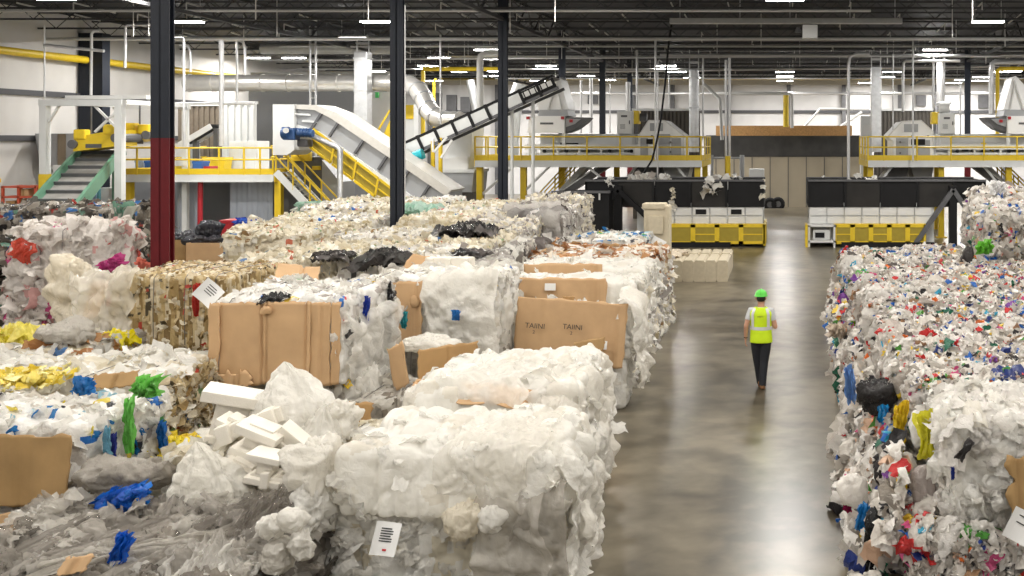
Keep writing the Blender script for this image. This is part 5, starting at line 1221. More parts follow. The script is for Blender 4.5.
for k, (nm, lab, cat, c, sz, col, amp, fr) in enumerate(BG):
    c = W(PX+c.x*F/c.y, PY+(H-c.z)*F/c.y, c.y-.35)
    bag(nm, lab, cat, c, sz, 300+k, M_gloss, [(3, col), (1, tuple(min(1, x*1.25) for x in col))], amp, fr, res=18, rot=(0, .15*math.sin(k*2.3), 0))
# ================================================================== machinery
def part(mb, name, m, t, smooth=False, label=None):
    o = mb.build(name, m, t)
    if smooth: smooth_angle(o, 45)
    if label: o['label'] = label
    return o

def X(px, d): return (px-PX)*d/F
def Z(py, d): return H-(py-PY)*d/F

def rail_line(t, pts, z, posts_at, h=1.07, m=None, kick=True, r=.035):
    """guard rail along a polyline pts [(x,y)..]; posts_at [(x,y)..]"""
    m = m or M_yellow
    for hh, nm in ((h, 'top_rail'), (h*.55, 'mid_rail')):
        b = MB()
        for (xa, ya), (xb, yb) in zip(pts[:-1], pts[1:]): b.tube([(xa, ya, z+hh), (xb, yb, z+hh)], r, 8)
        part(b, nm, m, t)
    if kick:
        b = MB()
        for (xa, ya), (xb, yb) in zip(pts[:-1], pts[1:]): b.beam((xa, ya, z+.1), (xb, yb, z+.1), .03, .24)
        part(b, 'kick_plate', m, t)
    for x, y in posts_at:
        part(MB().tube([(x, y, z-.1), (x, y, z+h)], r*1.15, 8), 'rail_post', m, t)

def platform(label, x0, x1, y0, y1, z, posts, legs, cols, left_open=False, ends=(True, True)):
    t = thing('steel_platform', label, 'platform', ((x0+x1)/2, (y0+y1)/2, 0))
    part(MB().box((x0, y0, z-.06), (x1, y1, z)), 'deck', M_lgrey, t)
    b = MB(); b.box((x0, y0-.04, z-.32), (x1, y0+.02, z-.03)); b.box((x0, y0-.1, z-.33), (x1, y0+.06, z-.29)); part(b, 'front_beam', M_lgrey, t)
    b = MB(); b.box((x0, y1-.1, z-.32), (x1, y1, z-.06)); part(b, 'rear_beam', M_lgrey, t)
    for xx in (x0, x1): part(MB().box((xx-.05, y0, z-.32), (xx+.05, y1, z-.04)), 'end_beam', M_yellow, t)
    pts = [(x0, y0), (x1, y0)]; pp = [(x, y0) for x in posts]
    if ends[1]: pts.append((x1, y1)); pp += [(x1, y0+k*(y1-y0)/3) for k in (1, 2, 3)]
    if ends[0]: pts.insert(0, (x0, y1)); pp += [(x0, y0+k*(y1-y0)/3) for k in (1, 2, 3)]
    rail_line(t, pts, z, pp)
    for (x, y) in legs:
        b = MB(); b.box((x-.13, y-.13, 0), (x+.13, y+.13, z-.3)); b.box((x-.25, y-.25, 0), (x+.25, y+.25, .04))
        part(b, 'column_leg', M_yellow, t)
    for a, c in cols: part(MB().beam(a, c, .1, .1), 'brace', M_lgrey, t)
    return t

D1 = 46.0; zd = Z(160, D1)
platform('long yellow-railed platform on the wall side of the aisle, carrying the hooded sorter', X(475, D1), X(702, D1), D1, D1+5, zd, [X(p, D1) for p in (475, 488, 521, 553.5, 587, 620, 654, 687, 701)],
         [(X(478, D1), D1+.3), (X(522, D1), D1+.3), (X(543, D1), D1+4), (X(697, D1), D1+.3), (X(628, D1), D1+4.6), (X(600, D1), D1+4.6), (X(697, D1), D1+4.6)],
         [((X(480, D1), D1+.3, zd-1.6), (X(512, D1), D1+.3, zd-.3)), ((X(524, D1), D1+.3, zd-1.4), (X(548, D1), D1+.3, zd-.3)), ((X(695, D1), D1+.3, zd-1.4), (X(676, D1), D1+.3, zd-.3)), ((X(610, D1), D1+.3, zd-1.2), (X(586, D1), D1+.3, zd-.3))])
platform('yellow-railed platform across the aisle, carrying the second hooded sorter', X(868, D1), X(1075, D1), D1, D1+5, zd, [X(p, D1) for p in (868, 884, 917, 951, 984, 1017, 1050)],
         [(X(871, D1), D1+.3), (X(942, D1), D1+.3), (X(874, D1), D1+4.6), (X(1010, D1), D1+.3), (X(952, D1), D1+4.6)],
         [((X(874, D1), D1+.3, zd-1.4), (X(893, D1), D1+.3, zd-.3)), ((X(985, D1), D1+.3, zd-.3), (X(1003, D1), D1+.3, zd-1.3))])
DW = 41.0; zw = Z(174, DW)
platform('yellow-railed mezzanine over the strip curtains beside the near column', X(122, DW), X(274, DW), DW, DW+7, zw, [X(p, DW) for p in (124, 137, 156, 189, 219, 244, 260, 273)],
         [(X(125.5, DW), DW+.25), (X(276, DW), DW+.25), (X(125, DW), DW+6), (X(276, DW), DW+6)], [])

# optical sorter hoods
def hood(label, d, pts, y1, doors, group='grey hooded sorters'):
    xs = [X(p[0], d) for p in pts]
    t = thing('sorting_machine', label, 'machine', (sum(xs)/len(xs), d+1, zd))
    poly = [(X(a, d), max(Z(c, d), zd+.01)) for a, c in pts]
    part(MB().prism_y(poly, d, d+y1), 'hood', M_pale, t)
    for a, c, b_, e in doors[0]:
        part(MB().bbox((X(a, d), d-.05, Z(e, d)), (X(b_, d), d+.01, Z(c, d)), .015), 'access_panel', M_grey, t)
    a, c, b_, e = doors[1]
    w = part(MB().bbox((X(a, d), d-.08, Z(e, d)), (X(b_, d), d, Z(c, d)), .015), 'viewing_window', M_black, t)
    for a, c in doors[2]: part(MB().tube([(X(a, d), d-.09, Z(c, d)), (X(a, d), d, Z(c, d))], .045, 10), 'latch', M_dgrey, t)
    # seam strips
    b = MB()
    for k in range(len(poly)):
        (xa, za), (xb, zb_) = poly[k], poly[(k+1) % len(poly)]
        if abs(za-zb_) < .01 and za < zd+.2: continue
        b.beam((xa, d-.01, za), (xb, d-.01, zb_), .05, .05, (0, 1, 0))
    part(b, 'edge_trim', M_white, t)
    return t
hood('grey hooded sorting machine on the platform on the wall side of the aisle', 47, [(634, 159), (634, 146), (639, 146), (639, 135.5), (648.7, 120.5), (664.5, 120.5), (683.6, 135.5), (683.6, 159)], 2.6,
     ([(655.5, 134, 670, 156), (671.5, 138, 681, 156), (640.5, 138, 648, 156), (650, 123, 663, 131)], (646.5, 139, 653, 144), [(652, 136), (670.5, 142), (670.5, 152), (657, 142)]))
hood('grey hooded sorting machine on the platform across the aisle', 47, [(893, 159), (893, 141), (888.5, 136), (902, 121.5), (921, 120.5), (933, 131.5), (933, 159)], 2.6,
     ([(896, 138, 908, 156), (918, 140, 930, 156), (904, 124, 918, 132)], (911, 139, 925, 145), [(900, 142), (900, 153), (928, 136), (912, 136)]))
# control cabinets
def cabinet(label, px0, py0, px1, py1, d):
    t = thing('control_cabinet', label, 'cabinet', W((px0+px1)/2, py1, d))
    x0, x1, z0, z1 = X(px0, d), X(px1, d), Z(py1, d), Z(py0, d)
    part(MB().bbox((x0, d, z0), (x1, d+.55, z1), .02), 'body', M_lgrey, t)
    dr = part(MB().bbox((x0+.04, d-.04, z0+.05), (x1-.04, d+.005, z1-.08), .012), 'door', M_white, t)
    h = MB().bbox((x1-.14, d-.08, (z0+z1)/2-.08), (x1-.10, d-.035, (z0+z1)/2+.1), .006).build('door_handle', M_black, t); 
    h2 = MB().box((x0+.2, d-.046, z1-.3), (x0+.5, d-.038, z1-.2)).build('nameplate', M_dgrey, t)
    b = MB()
    for k in range(5): b.box((x0+.15, d-.046, z0+.25+k*.05), (x0+.4, d-.036, z0+.27+k*.05))
    b.build('vent_slots', M_dgrey, t)
    for sx in (x0+.06, x1-.06): part(MB().box((sx-.04, d+.1, zd if z0 > zd else z0), (sx+.04, d+.2, z0+.01)), 'leg', M_lgrey, t)
    return t
cabinet('light grey control cabinet behind the rail, beside the hood on the wall side', 617, 111, 632, 134, 48.5)
cabinet('light grey control cabinet behind the rail, beside the hood across the aisle', 939.5, 113, 955, 134, 48.5)
def drive(label, px0, py0, px1, py1, d):
    t = thing('drive_motor', label, 'motor', W((px0+px1)/2, py1, d))
    x0, x1, z0, z1 = X(px0, d), X(px1, d), Z(py1, d), Z(py0, d)
    part(MB().bbox((x0, d, z0), (x1, d+.7, z1), .06), 'guard', M_yellow, t)
    part(MB().tube([(x1, d+.35, (z0+z1)/2), (x1+.35, d+.35, (z0+z1)/2)], .2, 16), 'motor_drum', M_dgrey, t, True)
    part(MB().box(((x0+x1)/2-.06, d+.2, zd), ((x0+x1)/2+.06, d+.4, z0+.02)), 'stand', M_dgrey, t)
drive('yellow drive guard beside the cabinet on the wall side', 632.6, 110.5, 639, 124, 49.5)
drive('yellow drive guard beside the cabinet across the aisle', 932, 112, 939, 124, 49.5)
t = thing('fan_roll', 'pale round blower on top of the cabinet across the aisle', 'fan', W(944, 112, 48.7))
smooth_angle(MB().tube([W(939, 107, 49), W(949, 107, 49)], .28, 20).build('drum', M_white, t)); b = MB(); b.tube([W(936, 104, 49), W(951, 103, 49)], .05, 8); b.tube([W(944, 113.2, 49), W(944, 107, 49)], .08, 8); b.build('bracket', M_lgrey, t)
# horizontal conveyors on the platforms
def flat_conveyor(label, px0, px1, d, yb=148, w=1.3, legs=5):
    t = thing('belt_conveyor', label, 'conveyor', ((X(px0, d)+X(px1, d))/2, d+w/2, zd))
    x0, x1 = X(px0, d), X(px1, d); zc = Z(yb, d)
    for yy, nm in ((d, 'side_rail'), (d+w, 'side_rail')): part(MB().box((x0, yy-.04, zc-.1), (x1, yy+.04, zc+.14)), nm, M_white, t)
    part(MB().box((x0, d+.05, zc), (x1, d+w-.05, zc+.06)), 'belt', M_belt, t)
    b = MB(); b.box((x0, d-.02, zc-.34), (x1, d+.04, zc-.24)); part(b, 'lower_rail', M_lgrey, t)
    n = legs
    for k in range(n):
        x = x0+(x1-x0)*(k+.5)/n
        part(MB().box((x-.05, d-.05, zd), (x+.05, d+.05, zc)), 'leg', M_lgrey, t); part(MB().box((x-.05, d+w-.05, zd), (x+.05, d+w+.05, zc)), 'leg', M_lgrey, t)
        part(MB().tube([(x+.4, d-.08, zc-.17), (x+.4, d+.1, zc-.17)], .08, 12), 'roller', M_black, t)
    return t
flat_conveyor('white-railed belt conveyor on the platform from the feed chute to the hood, wall side', 525, 634, 47.2, 147.5)
flat_conveyor('white-railed belt conveyor on the platform across the aisle', 936, 1065, 47.2, 147.5)
t = thing('conveyor_casing', 'long light grey casing over the belt conveyor, wall side of the aisle', 'machine', W(590, 145, 49))
part(MB().bbox((X(540, 48.8), 48.8, zd), (X(636, 48.8), 50, Z(134, 48.8)), .04), 'casing', M_lgrey, t); part(MB().box((X(585, 48.7), 48.74, Z(150, 48.7)), (X(597, 48.7), 48.8, Z(144, 48.7))), 'bright_panel', M_white, t)
part(MB().box((X(560, 48.7), 48.74, Z(150, 48.7)), (X(578, 48.7), 48.8, Z(143, 48.7))), 'dark_opening', M_black, t)
t = thing('conveyor_casing', 'long light grey casing over the belt conveyor across the aisle', 'machine', W(1000, 145, 49))
part(MB().bbox((X(936, 48.8), 48.8, zd), (X(1070, 48.8), 50, Z(134, 48.8)), .04), 'casing', M_white, t)
for a in (962, 990, 1008): part(MB().box((X(a, 48.7), 48.74, Z(151, 48.7)), (X(a+11, 48.7), 48.8, Z(146.5, 48.7))), 'dark_opening', M_black, t)

# feed chute with body (wall side) and its mirrored twin at the picture edge
def chute(label, d, mir=None, dx=0):
    f = (lambda a: a+dx) if mir is None else (lambda a: mir-a)
    t = thing('feed_chute', label, 'chute', W(f(550), 158, d))
    P = lambda pts: [(X(f(a), d), Z(c, d)) for a, c in pts]
    part(MB().prism_y(P([(537, 103), (541, 92), (556, 76), (560, 79), (568.5, 109.5), (538, 110.6)]), d, d+1.6), 'discharge_hood', M_pale, t)
    part(MB().prism_y(P([(539.5, 110), (567.5, 109.5), (569, 116), (538, 116)]), d-.05, d+1.65), 'collar', M_grey, t)
    part(MB().prism_y(P([(530, 116), (565, 116), (565, 133), (528, 133)]), d-.15, d+1.7), 'hopper_body', M_pale, t)
    part(MB().prism_y(P([(565, 117), (588, 117.5), (584, 122), (575, 129), (565, 133)]), d, d+1.4), 'side_chute', M_dgrey, t)
    part(MB().prism_y(P([(566, 118.5), (581, 119), (575, 124), (566, 127)]), d-.06, d+.02), 'side_plate', M_grey, t)
    for a in (529, 563.5): part(MB().cbox((X(f(a), d), d-.2, Z(118, d)), (.14, .08, .14)), 'red_lamp', M_redb, t)
    part(MB().cbox((X(f(571.5), d), d-.1, Z(121, d)), (.16, .04, .14)), 'red_lamp', M_redb, t)
    for a in (531, 564): part(MB().box((X(f(a), d)-.08, d-.1, zd), (X(f(a), d)+.08, d+.06, Z(116, d))), 'leg', M_white, t)
    b = MB(); b.beam((X(f(548), d), d-.05, Z(110, d)), (X(f(558), d), d-.05, Z(80, d)), .06, .06); b.beam((X(f(562), d), d-.05, Z(110, d)), (X(f(557), d), d-.05, Z(84, d)), .05, .05)
    part(b, 'stiffener', M_white, t)
    part(MB().box((min(X(f(541), d), X(f(554), d)), d-.17, Z(124.5, d)), (max(X(f(541), d), X(f(554), d)), d-.14, Z(122.5, d))), 'nameplate', M_dgrey, t)
    return t
chute('light grey feed chute under the head of the dark inclined conveyor', 47.6)
chute('light grey feed chute at the picture edge across the aisle', 47.6, mir=1572)

# corrugated dark panels behind
def rib_panel(label, px0, px1, py0, py1, d, m, z0=None, pitch=.22, name='corrugated_panel', cat='panel', depth=.08):
    x0, x1 = X(px0, d), X(px1, d); zt, zb_ = Z(py0, d), (Z(py1, d) if z0 is None else z0)
    t = thing(name, label, cat, ((x0+x1)/2, d, zb_))
    n = int((x1-x0)/pitch); poly = []
    for k in range(n):
        a = x0+(x1-x0)*k/n; w = (x1-x0)/n
        poly += [(a, d), (a+w*.4, d), (a+w*.5, d-depth), (a+w*.9, d-depth)]
    poly += [(x1, d), (x1, d+.15), (x0, d+.15)]
    b = MB(); b.prism([(a, y, zb_) for a, y in poly], (0, 0, zb_), (0, 0, zt)); part(b, 'ribbed_sheet', m, t)
    b = MB(); b.box((x0-.05, d-.12, zt-.05), (x1+.05, d+.2, zt+.08)); part(b, 'top_rail', M_lgrey, t)
    return t
M_corr = mat('brown_corrugated_steel', (.085, .075, .062), .6, noise=.2, nscale=2)
rib_panel('dark corrugated wall behind the hood, wall side of the aisle', 633, 700, 110, 160, 57, M_corr, z0=0)
rib_panel('dark corrugated wall behind the hood across the aisle', 874, 932, 110, 160, 57, M_corr, z0=0)

# hoppers below the platforms
for lab, px0, px1 in (('twin grey outlet hoppers under the hood, wall side', 634, 690), ('twin grey outlet hoppers under the hood across the aisle', 886, 934)):
    d = 47.5; t = thing('outlet_hopper', lab, 'hopper', W((px0+px1)/2, 185, d)); mid = (px0+px1)/2
    for a, b_ in ((px0, mid-1), (mid+1, px1)):
        part(MB().prism_y([(X(a, d), zd-.34), (X(b_, d), zd-.34), (X(b_-5, d), Z(192, d)), (X(a+7, d), Z(192, d))], d, d+2), 'funnel', M_dgrey if a < mid else M_grey, t)
    b = MB(); b.beam((X(px0+3, d), d-.1, zd-.34), (X(px0-12, d), d-.1, Z(184, d)), .08, .12); part(b, 'strut', M_white, t)

# balers
def baler(label, px0, px1, d, flip=False):
    x0, x1 = X(px0, d), X(px1, d); f = (lambda a: a) if not flip else (lambda a: x0+x1-a)
    t = thing('baling_press', label, 'baler', ((x0+x1)/2, d+1.5, 0))
    def bx(b, xa, xb, ya, yb, za, zb_): b.box((min(f(xa), f(xb)), ya, za), (max(f(xa), f(xb)), yb, zb_)); return b
    zt, zm, zy = Z(181, d), Z(207, d), Z(224, d)
    n = 4; w = (x1-x0-1.4)/n
    for k in range(n):
        part(bx(MB(), x1-w*(k+1)+.03, x1-w*k-.03, d, d+.08, zm, zt), 'hopper_plate', M_blackw if k % 2 else M_black, t)
    part(bx(MB(), x0, x1-w*n-.03, d, d+.08, zt-.46, zt), 'hopper_plate', M_black, t)
    part(bx(MB(), x0, x1, d+2.8, d+2.9, zm, zt), 'hopper_rear', M_black, t)
    part(bx(MB(), x1-.08, x1, d, d+2.9, zm, zt), 'hopper_end', M_black, t)
    part(bx(MB(), x0, x0+.08, d, d+2.9, zt-.46, zt), 'hopper_end', M_black, t)
    b = MB(); bx(b, x0, x1, d-.08, d+.1, zt-.02, zt+.06); bx(b, x0, x1, d+2.8, d+2.98, zt-.02, zt+.06); part(b, 'rim', M_dgrey, t)
    for k in range(n+1): part(bx(MB(), x1-w*k-.1, x1-w*k, d-.07, d, zm, zt), 'stiffener', M_black, t)
    # white lower body with panels
    part(bx(MB(), x0+2.2, x1-.05, d+.1, d+2.8, .1, zm), 'press_body', M_lgrey, t)
    xw = x0+2.3; m_ = 7; pw = (x1-.05-xw)/m_
    for k in range(m_):
        a, c = xw+pw*k+.03, xw+pw*(k+1)-.03
        part(bx(MB(), a, c, d, d+.11, zm-.36, zm-.03), 'body_panel', M_white, t)
        part(bx(MB(), a, c, d+.02, d+.11, zy+.02, zm-.40), 'body_panel', M_white, t)
        if not flip and k in (3, 5): part(bx(MB(), a+.12, c-.12, d-.02, d+.01, zm-.31, zm-.1), 'dark_window', M_black, t)
    # yellow guards
    m_ = 5; xg0 = x0+2.6; xg1 = x1+.05 if not flip else x1-1.1; pw = (xg1-xg0)/m_
    for k in range(m_):
        a, c = xg0+pw*k, xg0+pw*(k+1)
        g = MB(); bx(g, a, c, d-.34, d-.28, .82, .94); bx(g, a, c, d-.34, d-.28, .12, .24); bx(g, a, a+.1, d-.34, d-.28, .12, .94); bx(g, c-.1, c, d-.34, d-.28, .12, .94)
        part(g, 'guard_frame', M_yellow, t)
        g = MB(); bx(g, a+.1, c-.1, d-.31, d-.29, .24, .82); part(g, 'guard_mesh', M_yellowd, t)
        if k % 2 == 0:
            g = MB(); bx(g, a+.1, c-.1, d-.33, d-.30, .5, .55); part(g, 'guard_bar', M_yellow, t)
    part(bx(MB(), xg0, xg1, d-.3, d+.2, .90, .96), 'guard_top', M_yellow, t)
    if not flip: part(bx(MB(), x1-.02, x1+.08, d-.34, d+2.6, .05, .95), 'guard_end', M_yellow, t)
    part(bx(MB(), x0+2.2, x1-1.4, d-.55, d-.3, .0, .2), 'track_rail', M_black, t)
    # support post and diagonal braces
    px_ = x0+1.45
    part(bx(MB(), px_-.16, px_+.16, d-.35, d-.05, 0, zt-.2), 'support_post', M_black, t)
    for dx in (-1.55, 1.6):
        part(MB().beam((f(px_), d-.3, zt-.35), (f(px_+dx), d-.3, .15 if dx < 0 or flip else .9), .2, .2), 'diagonal_brace', M_black if not flip else M_dgrey, t)
    return t
BL = baler('black-hoppered baling press with yellow guards on the wall side of the aisle', 585, 764, 42.6)
BR = baler('black-hoppered baling press with yellow guards across the aisle', 808, 986, 42.6, True)
d = 42.4
t = thing('pump_cabinet', 'small white open frame box at the aisle end of the far baler', 'cabinet', W(819, 246, d))
x0, x1 = X(808, d), X(835, d)
for xx in (x0, x1-.08): 
    for yy in (d-.3, d+.6): part(MB().box((xx, yy, 0), (xx+.08, yy+.08, .92)), 'frame_post', M_white, t)
part(MB().box((x0, d-.3, .86), (x1, d+.7, .94)), 'top_plate', M_white, t); part(MB().box((x0, d-.3, .2), (x1, d+.7, .28)), 'shelf', M_white, t)
part(MB().bbox((x0+.2, d-.1, .29), (x1-.2, d+.5, .72), .05), 'pump_unit', M_lgrey, t); part(MB().box((x0+.3, d-.13, .38), (x1-.45, d-.08, .6)), 'dark_opening', M_black, t)
part(MB().box((x0-.12, d-.35, 0), (x0-.02, d+.7, .95)), 'yellow_end', M_yellow, t)
t = thing('dark_bin', 'dark blue-black steel bin beside the baler support post', 'bin', W(580, 240, 41.5))
x0, x1 = X(553, 41.5), X(609, 41.5); zt = Z(192, 41.5)
b = MB(); b.prism_y([(x0, .3), (x0, zt), (x1, zt), (x1, .3)], 41.5, 41.6); part(b, 'front_plate', M_black, t)
part(MB().box((x0, 41.6, .3), (x0+.1, 43.2, zt)), 'side_plate', M_black, t); part(MB().box((x1-.1, 41.6, .3), (x1, 43.2, zt)), 'side_plate', M_black, t); part(MB().box((x0, 43.2, .3), (x1, 43.3, zt)), 'rear_plate', M_black, t)
part(MB().box((x0, 41.5, 0), (x1, 43.3, .3)), 'base', M_black, t)
b = MB(); b.box((x0-.05, 41.4, zt-.05), (x1+.05, 41.62, zt+.05)); part(b, 'rim', M_dgrey, t)
part(MB().box((X(598.5, 41.4), 41.42, Z(200, 41.4)), (X(600, 41.4), 41.5, Z(192.5, 41.4))), 'white_streak', M_white, t)
# rubbish along the baler rims
def rim_scraps(label, px0, px1, d, n, seed, z, pal=PAL_MIXW, size=(.2, .6), hang=.3):
    rs = np.random.RandomState(seed)
    p = np.stack([X(px0, d)+(X(px1, d)-X(px0, d))*rs.uniform(0, 1, n), d+rs.normal(.15, .15, n), z+rs.uniform(-hang, .25, n)], 1)
    o = link('loose_scraps', patches('loose_scraps', p, np.repeat([[0, -.7, .6]], n, 0), size[0]+(size[1]-size[0])*rs.beta(1, 2.5, n), pick(pal, rs.uniform(0, 1, n)), M_scrap, 4, .4, .7, seed, .2)); return tag(o, label, 'plastic scraps', None, 'stuff')
rim_scraps('white and brown film scraps on the rim of the near baler under the hanging cable', 630, 668, 43.2, 45, 400, Z(179, 43.2))
rim_scraps('white film rag hanging over the baler rim toward the aisle', 703, 717, 42.4, 16, 401, Z(184, 42.4))
rim_scraps('white film scraps on the aisle end of the baler rim', 718, 740, 43.2, 14, 402, Z(180, 43.2))
rim_scraps('thin film rag hanging in the middle of the baler hopper', 671, 674, 42.4, 8, 403, Z(190, 42.4), PAL_CREAM, (.2, .5), .7)
rim_scraps('white film hook hanging on the wall end of the baler hopper', 606, 612, 42.4, 7, 404, Z(184, 42.4), PAL_PUFF, (.15, .35), .1)
rim_scraps('film scrap stuck on the aisle corner of the baler', 762, 766, 42.5, 5, 405, Z(186, 42.5), PAL_CREAM, (.15, .4), .4)
rim_scraps('white scraps along the rim of the baler across the aisle', 812, 880, 42.9, 12, 406, Z(180.5, 42.9), PAL_PUFF, (.12, .3), .05)
# cable hanging to the baler
pipe('hanging_cable', 'black cable hanging from the ceiling down to the baler hopper', 'cable', PW((672, 20, 44), (668, 50, 44), (665, 85, 44), (661, 118, 44), (657, 140, 44), (652, 160, 44), (644, 173, 44), (634, 181, 44)), .045, M_black, 8)
# tyres against the push wall
for k, (px, py) in enumerate(((770, 205), (778, 204.5))):
    t = thing('tyre', ['black tyre lying half hidden behind the baler end', 'black tyre standing at the concrete push wall'][k], 'tyre', W(px, 208, 65.5))
    c = W(px, py-.5, 65.5); b = MB()
    b.tube([c+Vector((math.cos(a)*.32, 0, math.sin(a)*.32)) for a in np.linspace(0, 2*math.pi, 25)], .15, 10, False); smooth_angle(part(b, 'rubber', M_black, t)); part(MB().tube([c+Vector((0, -.08, 0)), c+Vector((0, .08, 0))], .2, 16), 'rim', M_dgrey, t)
t = thing('grey_cabinet', 'grey box with a pipe frame at the wall end of the concrete push wall', 'cabinet', W(756, 206, 62))
part(MB().bbox((X(749, 62), 62, 0), (X(764, 62), 63, Z(169, 62)), .04), 'body', M_lgrey, t); part(MB().box((X(751, 62), 61.95, .5), (X(762, 62), 62.01, 2.2)), 'door', M_grey, t)
b = MB(); b.tube([(X(712, 60), 60, Z(158, 60)), (X(742, 60), 60, Z(158, 60))], .06, 8); 
for a in (712, 727, 742): b.tube([(X(a, 60), 60, 0), (X(a, 60), 60, Z(155, 60))], .09 if a != 742 else .14, 8)
tag(b.build('pipe_barrier', M_grey), 'grey pipe barrier behind the aisle end of the baler', 'barrier')

# ---------------------------------------------------------------- big guarded conveyor
def side_conv():
    d = 40.0; w = 1.6
    t = thing('inclined_conveyor', 'big light grey covered conveyor sloping down with yellow guards beside the second dark column', 'conveyor', W(360, 215, d))
    P = lambda pts: [(X(a, d), Z(c, d)) for a, c in pts]
    part(MB().prism_y(P([(274, 104.5), (295.5, 104.5), (295.5, 150), (288, 155), (274, 155)]), d-.1, d+w), 'head_box', M_white, t)
    part(MB().prism_y(P([(296, 105), (316, 106), (335, 114.5), (450, 192), (450, 215), (436, 215), (318, 133), (296, 126)]), d+.08, d+w-.08), 'trough', M_grey, t)
    part(MB().prism_y(P([(296, 104.5), (317, 105), (337, 112.5), (452, 190), (446, 196), (333, 119.5), (315, 110), (296, 109)]), d-.04, d+w), 'top_cover', mat('cream_cover_paint', (.60, .58, .53), .45), t)
    part(MB().prism_y(P([(296, 124.5), (318, 131), (438, 214), (431, 216), (314, 136), (296, 129)]), d-.02, d+w), 'lower_rail', M_lgrey, t)
    for a, b_ in ((318, 112), (336, 119.5), (361.5, 136.5), (385, 152.5), (407, 167), (428, 181)):
        part(MB().beam((X(a+4, d), d+.02, Z(b_, d)), (X(a-7, d), d+.02, Z(b_+17, d)), .1, .09), 'stiffener', M_dgrey, t)
    for a in (300, 307): part(MB().beam((X(a-5, d), d+.03, Z(a-186, d)), (X(a+10, d), d+.03, Z(a-185, d)), .08, .08), 'stiffener', M_lgrey, t)
    # yellow guards underneath
    def q(s, off): return (X(314+s*88, d)+off*.3, Z(129+s*67, d)-off)
    for k in range(5):
        s0, s1 = k*.25, (k+1)*.25-.012
        (xa, za), (xb, zb_) = q(s0, .0), q(s1, .0); (xc, zc), (xd, zd_) = q(s1, .72), q(s0, .72)
        part(MB().prism_y([(xa, za), (xb, zb_), (xc-.35, zc), (xd-.35, zd_)], d-.03, d+.04), 'guard_mesh', M_yellowd, t)
        b = MB(); b.beam((xa, d-.06, za), (xb, d-.06, zb_), .06, .09); b.beam((xd-.35, d-.06, zd_), (xc-.35, d-.06, zc), .06, .09); b.beam((xb, d-.06, zb_), (xc-.35, d-.06, zc), .06, .08); b.beam(((xa+xd-.35)/2, d-.06, (za+zd_)/2), ((xb+xc-.35)/2, d-.06, (zb_+zc)/2), .04, .05)
        part(b, 'guard_frame', M_yellow, t)
    # support post
    b = MB(); b.tube([(X(340, 39.6), 39.6, 0), (X(340, 39.6), 39.6, Z(150, 39.6)), (X(337, 39.6), 39.6, Z(147, 39.6)), (X(308, 39.6), 39.6, Z(134, 39.6))], .11, 10); part(b, 'support_post', M_galv, t, True)
    # motor
    mo = thing('gear_motor', 'blue gear motor on the head of the big guarded conveyor', 'motor', W(298, 140, 39.3))
    smooth_angle(part(MB().tube([W(283, 133, 39.2), W(289, 133, 39.2)], .24, 16), 'fan_cover', M_blue, mo)); part(MB().tube([W(286, 130.5, 38.95), W(286, 130.5, 38.9)], .11, 14), 'white_cap', M_white, mo)
    part(MB().bbox(W(286, 140, 39.4)-Vector((.0, .3, 0)), W(298, 128, 39.4)+Vector((0, .2, 0)), .06), 'gearbox', M_blue, mo)
    smooth_angle(part(MB().tube([W(298, 132.5, 39.3), W(313, 133.5, 39.3)], [.15, .15], 14), 'motor_housing', M_blue, mo)); b = MB()
    for a in (300, 303, 306, 309): b.tube([W(a, 132.7, 39.3), W(a+1, 132.7, 39.3)], .18, 14)
    part(b, 'cooling_fins', M_blue, mo); part(MB().bbox(W(299, 147, 39.7)-Vector((.0, .2, 0)), W(310, 139, 39.7)+Vector((0, .3, 0)), .1), 'mount', M_dgrey, mo)
    return t
side_conv()
t = thing('machine_housing', 'yellow and grey machine under the head of the big guarded conveyor', 'machine', W(300, 215, 42))
part(MB().bbox((X(281, 42), 42, 0), (X(322, 42), 44, Z(157, 42)), .05), 'housing', M_dgrey, t); part(MB().bbox((X(292, 41.9), 41.8, Z(161, 41.9)), (X(311, 41.9), 42.02, Z(152, 41.9)), .03), 'yellow_cover', M_yellow, t); part(MB().bbox((X(313, 41.9), 41.8, Z(170, 41.9)), (X(320, 41.9), 42.02, Z(166, 41.9)), .02), 'yellow_label', M_yellow, t)
part(MB().prism_y([(X(322, 42), Z(160, 42)), (X(340, 42), Z(182, 42)), (X(340, 42), 0), (X(322, 42), 0)], 42, 43.5), 'tail_casing', M_grey, t)
# stairs
def stairs(label, d, top, bot, w=1.0, n=10, rails=True, m=M_lgrey, ry=(46, 0)):
    t = thing('steel_stairs', label, 'stairs', W((top[0]+bot[0])/2, bot[1], d))
    a, c = W(*top, d), W(*bot, d)
    for yy in (0, w): part(MB().beam(a+Vector((0, yy, 0)), c+Vector((0, yy, 0)), .06, .28), 'stringer', m, t)
    for k in range(n):
        p = a.lerp(c, (k+.5)/n); part(MB().cbox(p+Vector((0, w/2, .05)), (.26, w, .035)), 'tread', M_grey, t)
    if rails:
        for yy in (0, w):
            off = Vector((0, yy, 0))
            for hh, nm in ((1.05, 'hand_rail'), (.6, 'mid_rail')): part(MB().tube([a+off+Vector((-.2, 0, hh)), a+off+Vector((0, 0, hh)), c+off+Vector((0, 0, hh))], .035, 8), nm, M_yellow, t)
            for k in range(4):
                p = a.lerp(c, k/3.); part(MB().tube([p+off, p+off+Vector((0, 0, 1.05))], .035, 8), 'rail_post', M_yellow, t)
    return t
stairs('white stairs with yellow handrails going down from the mezzanine to the far pile', 40.4, (276, 172), (327, 226), 1.0, 12)
stairs('grey stairs with yellow handrails under the platform, wall side of the aisle', 48.5, (585, 166), (540, 214), 1.0, 12)
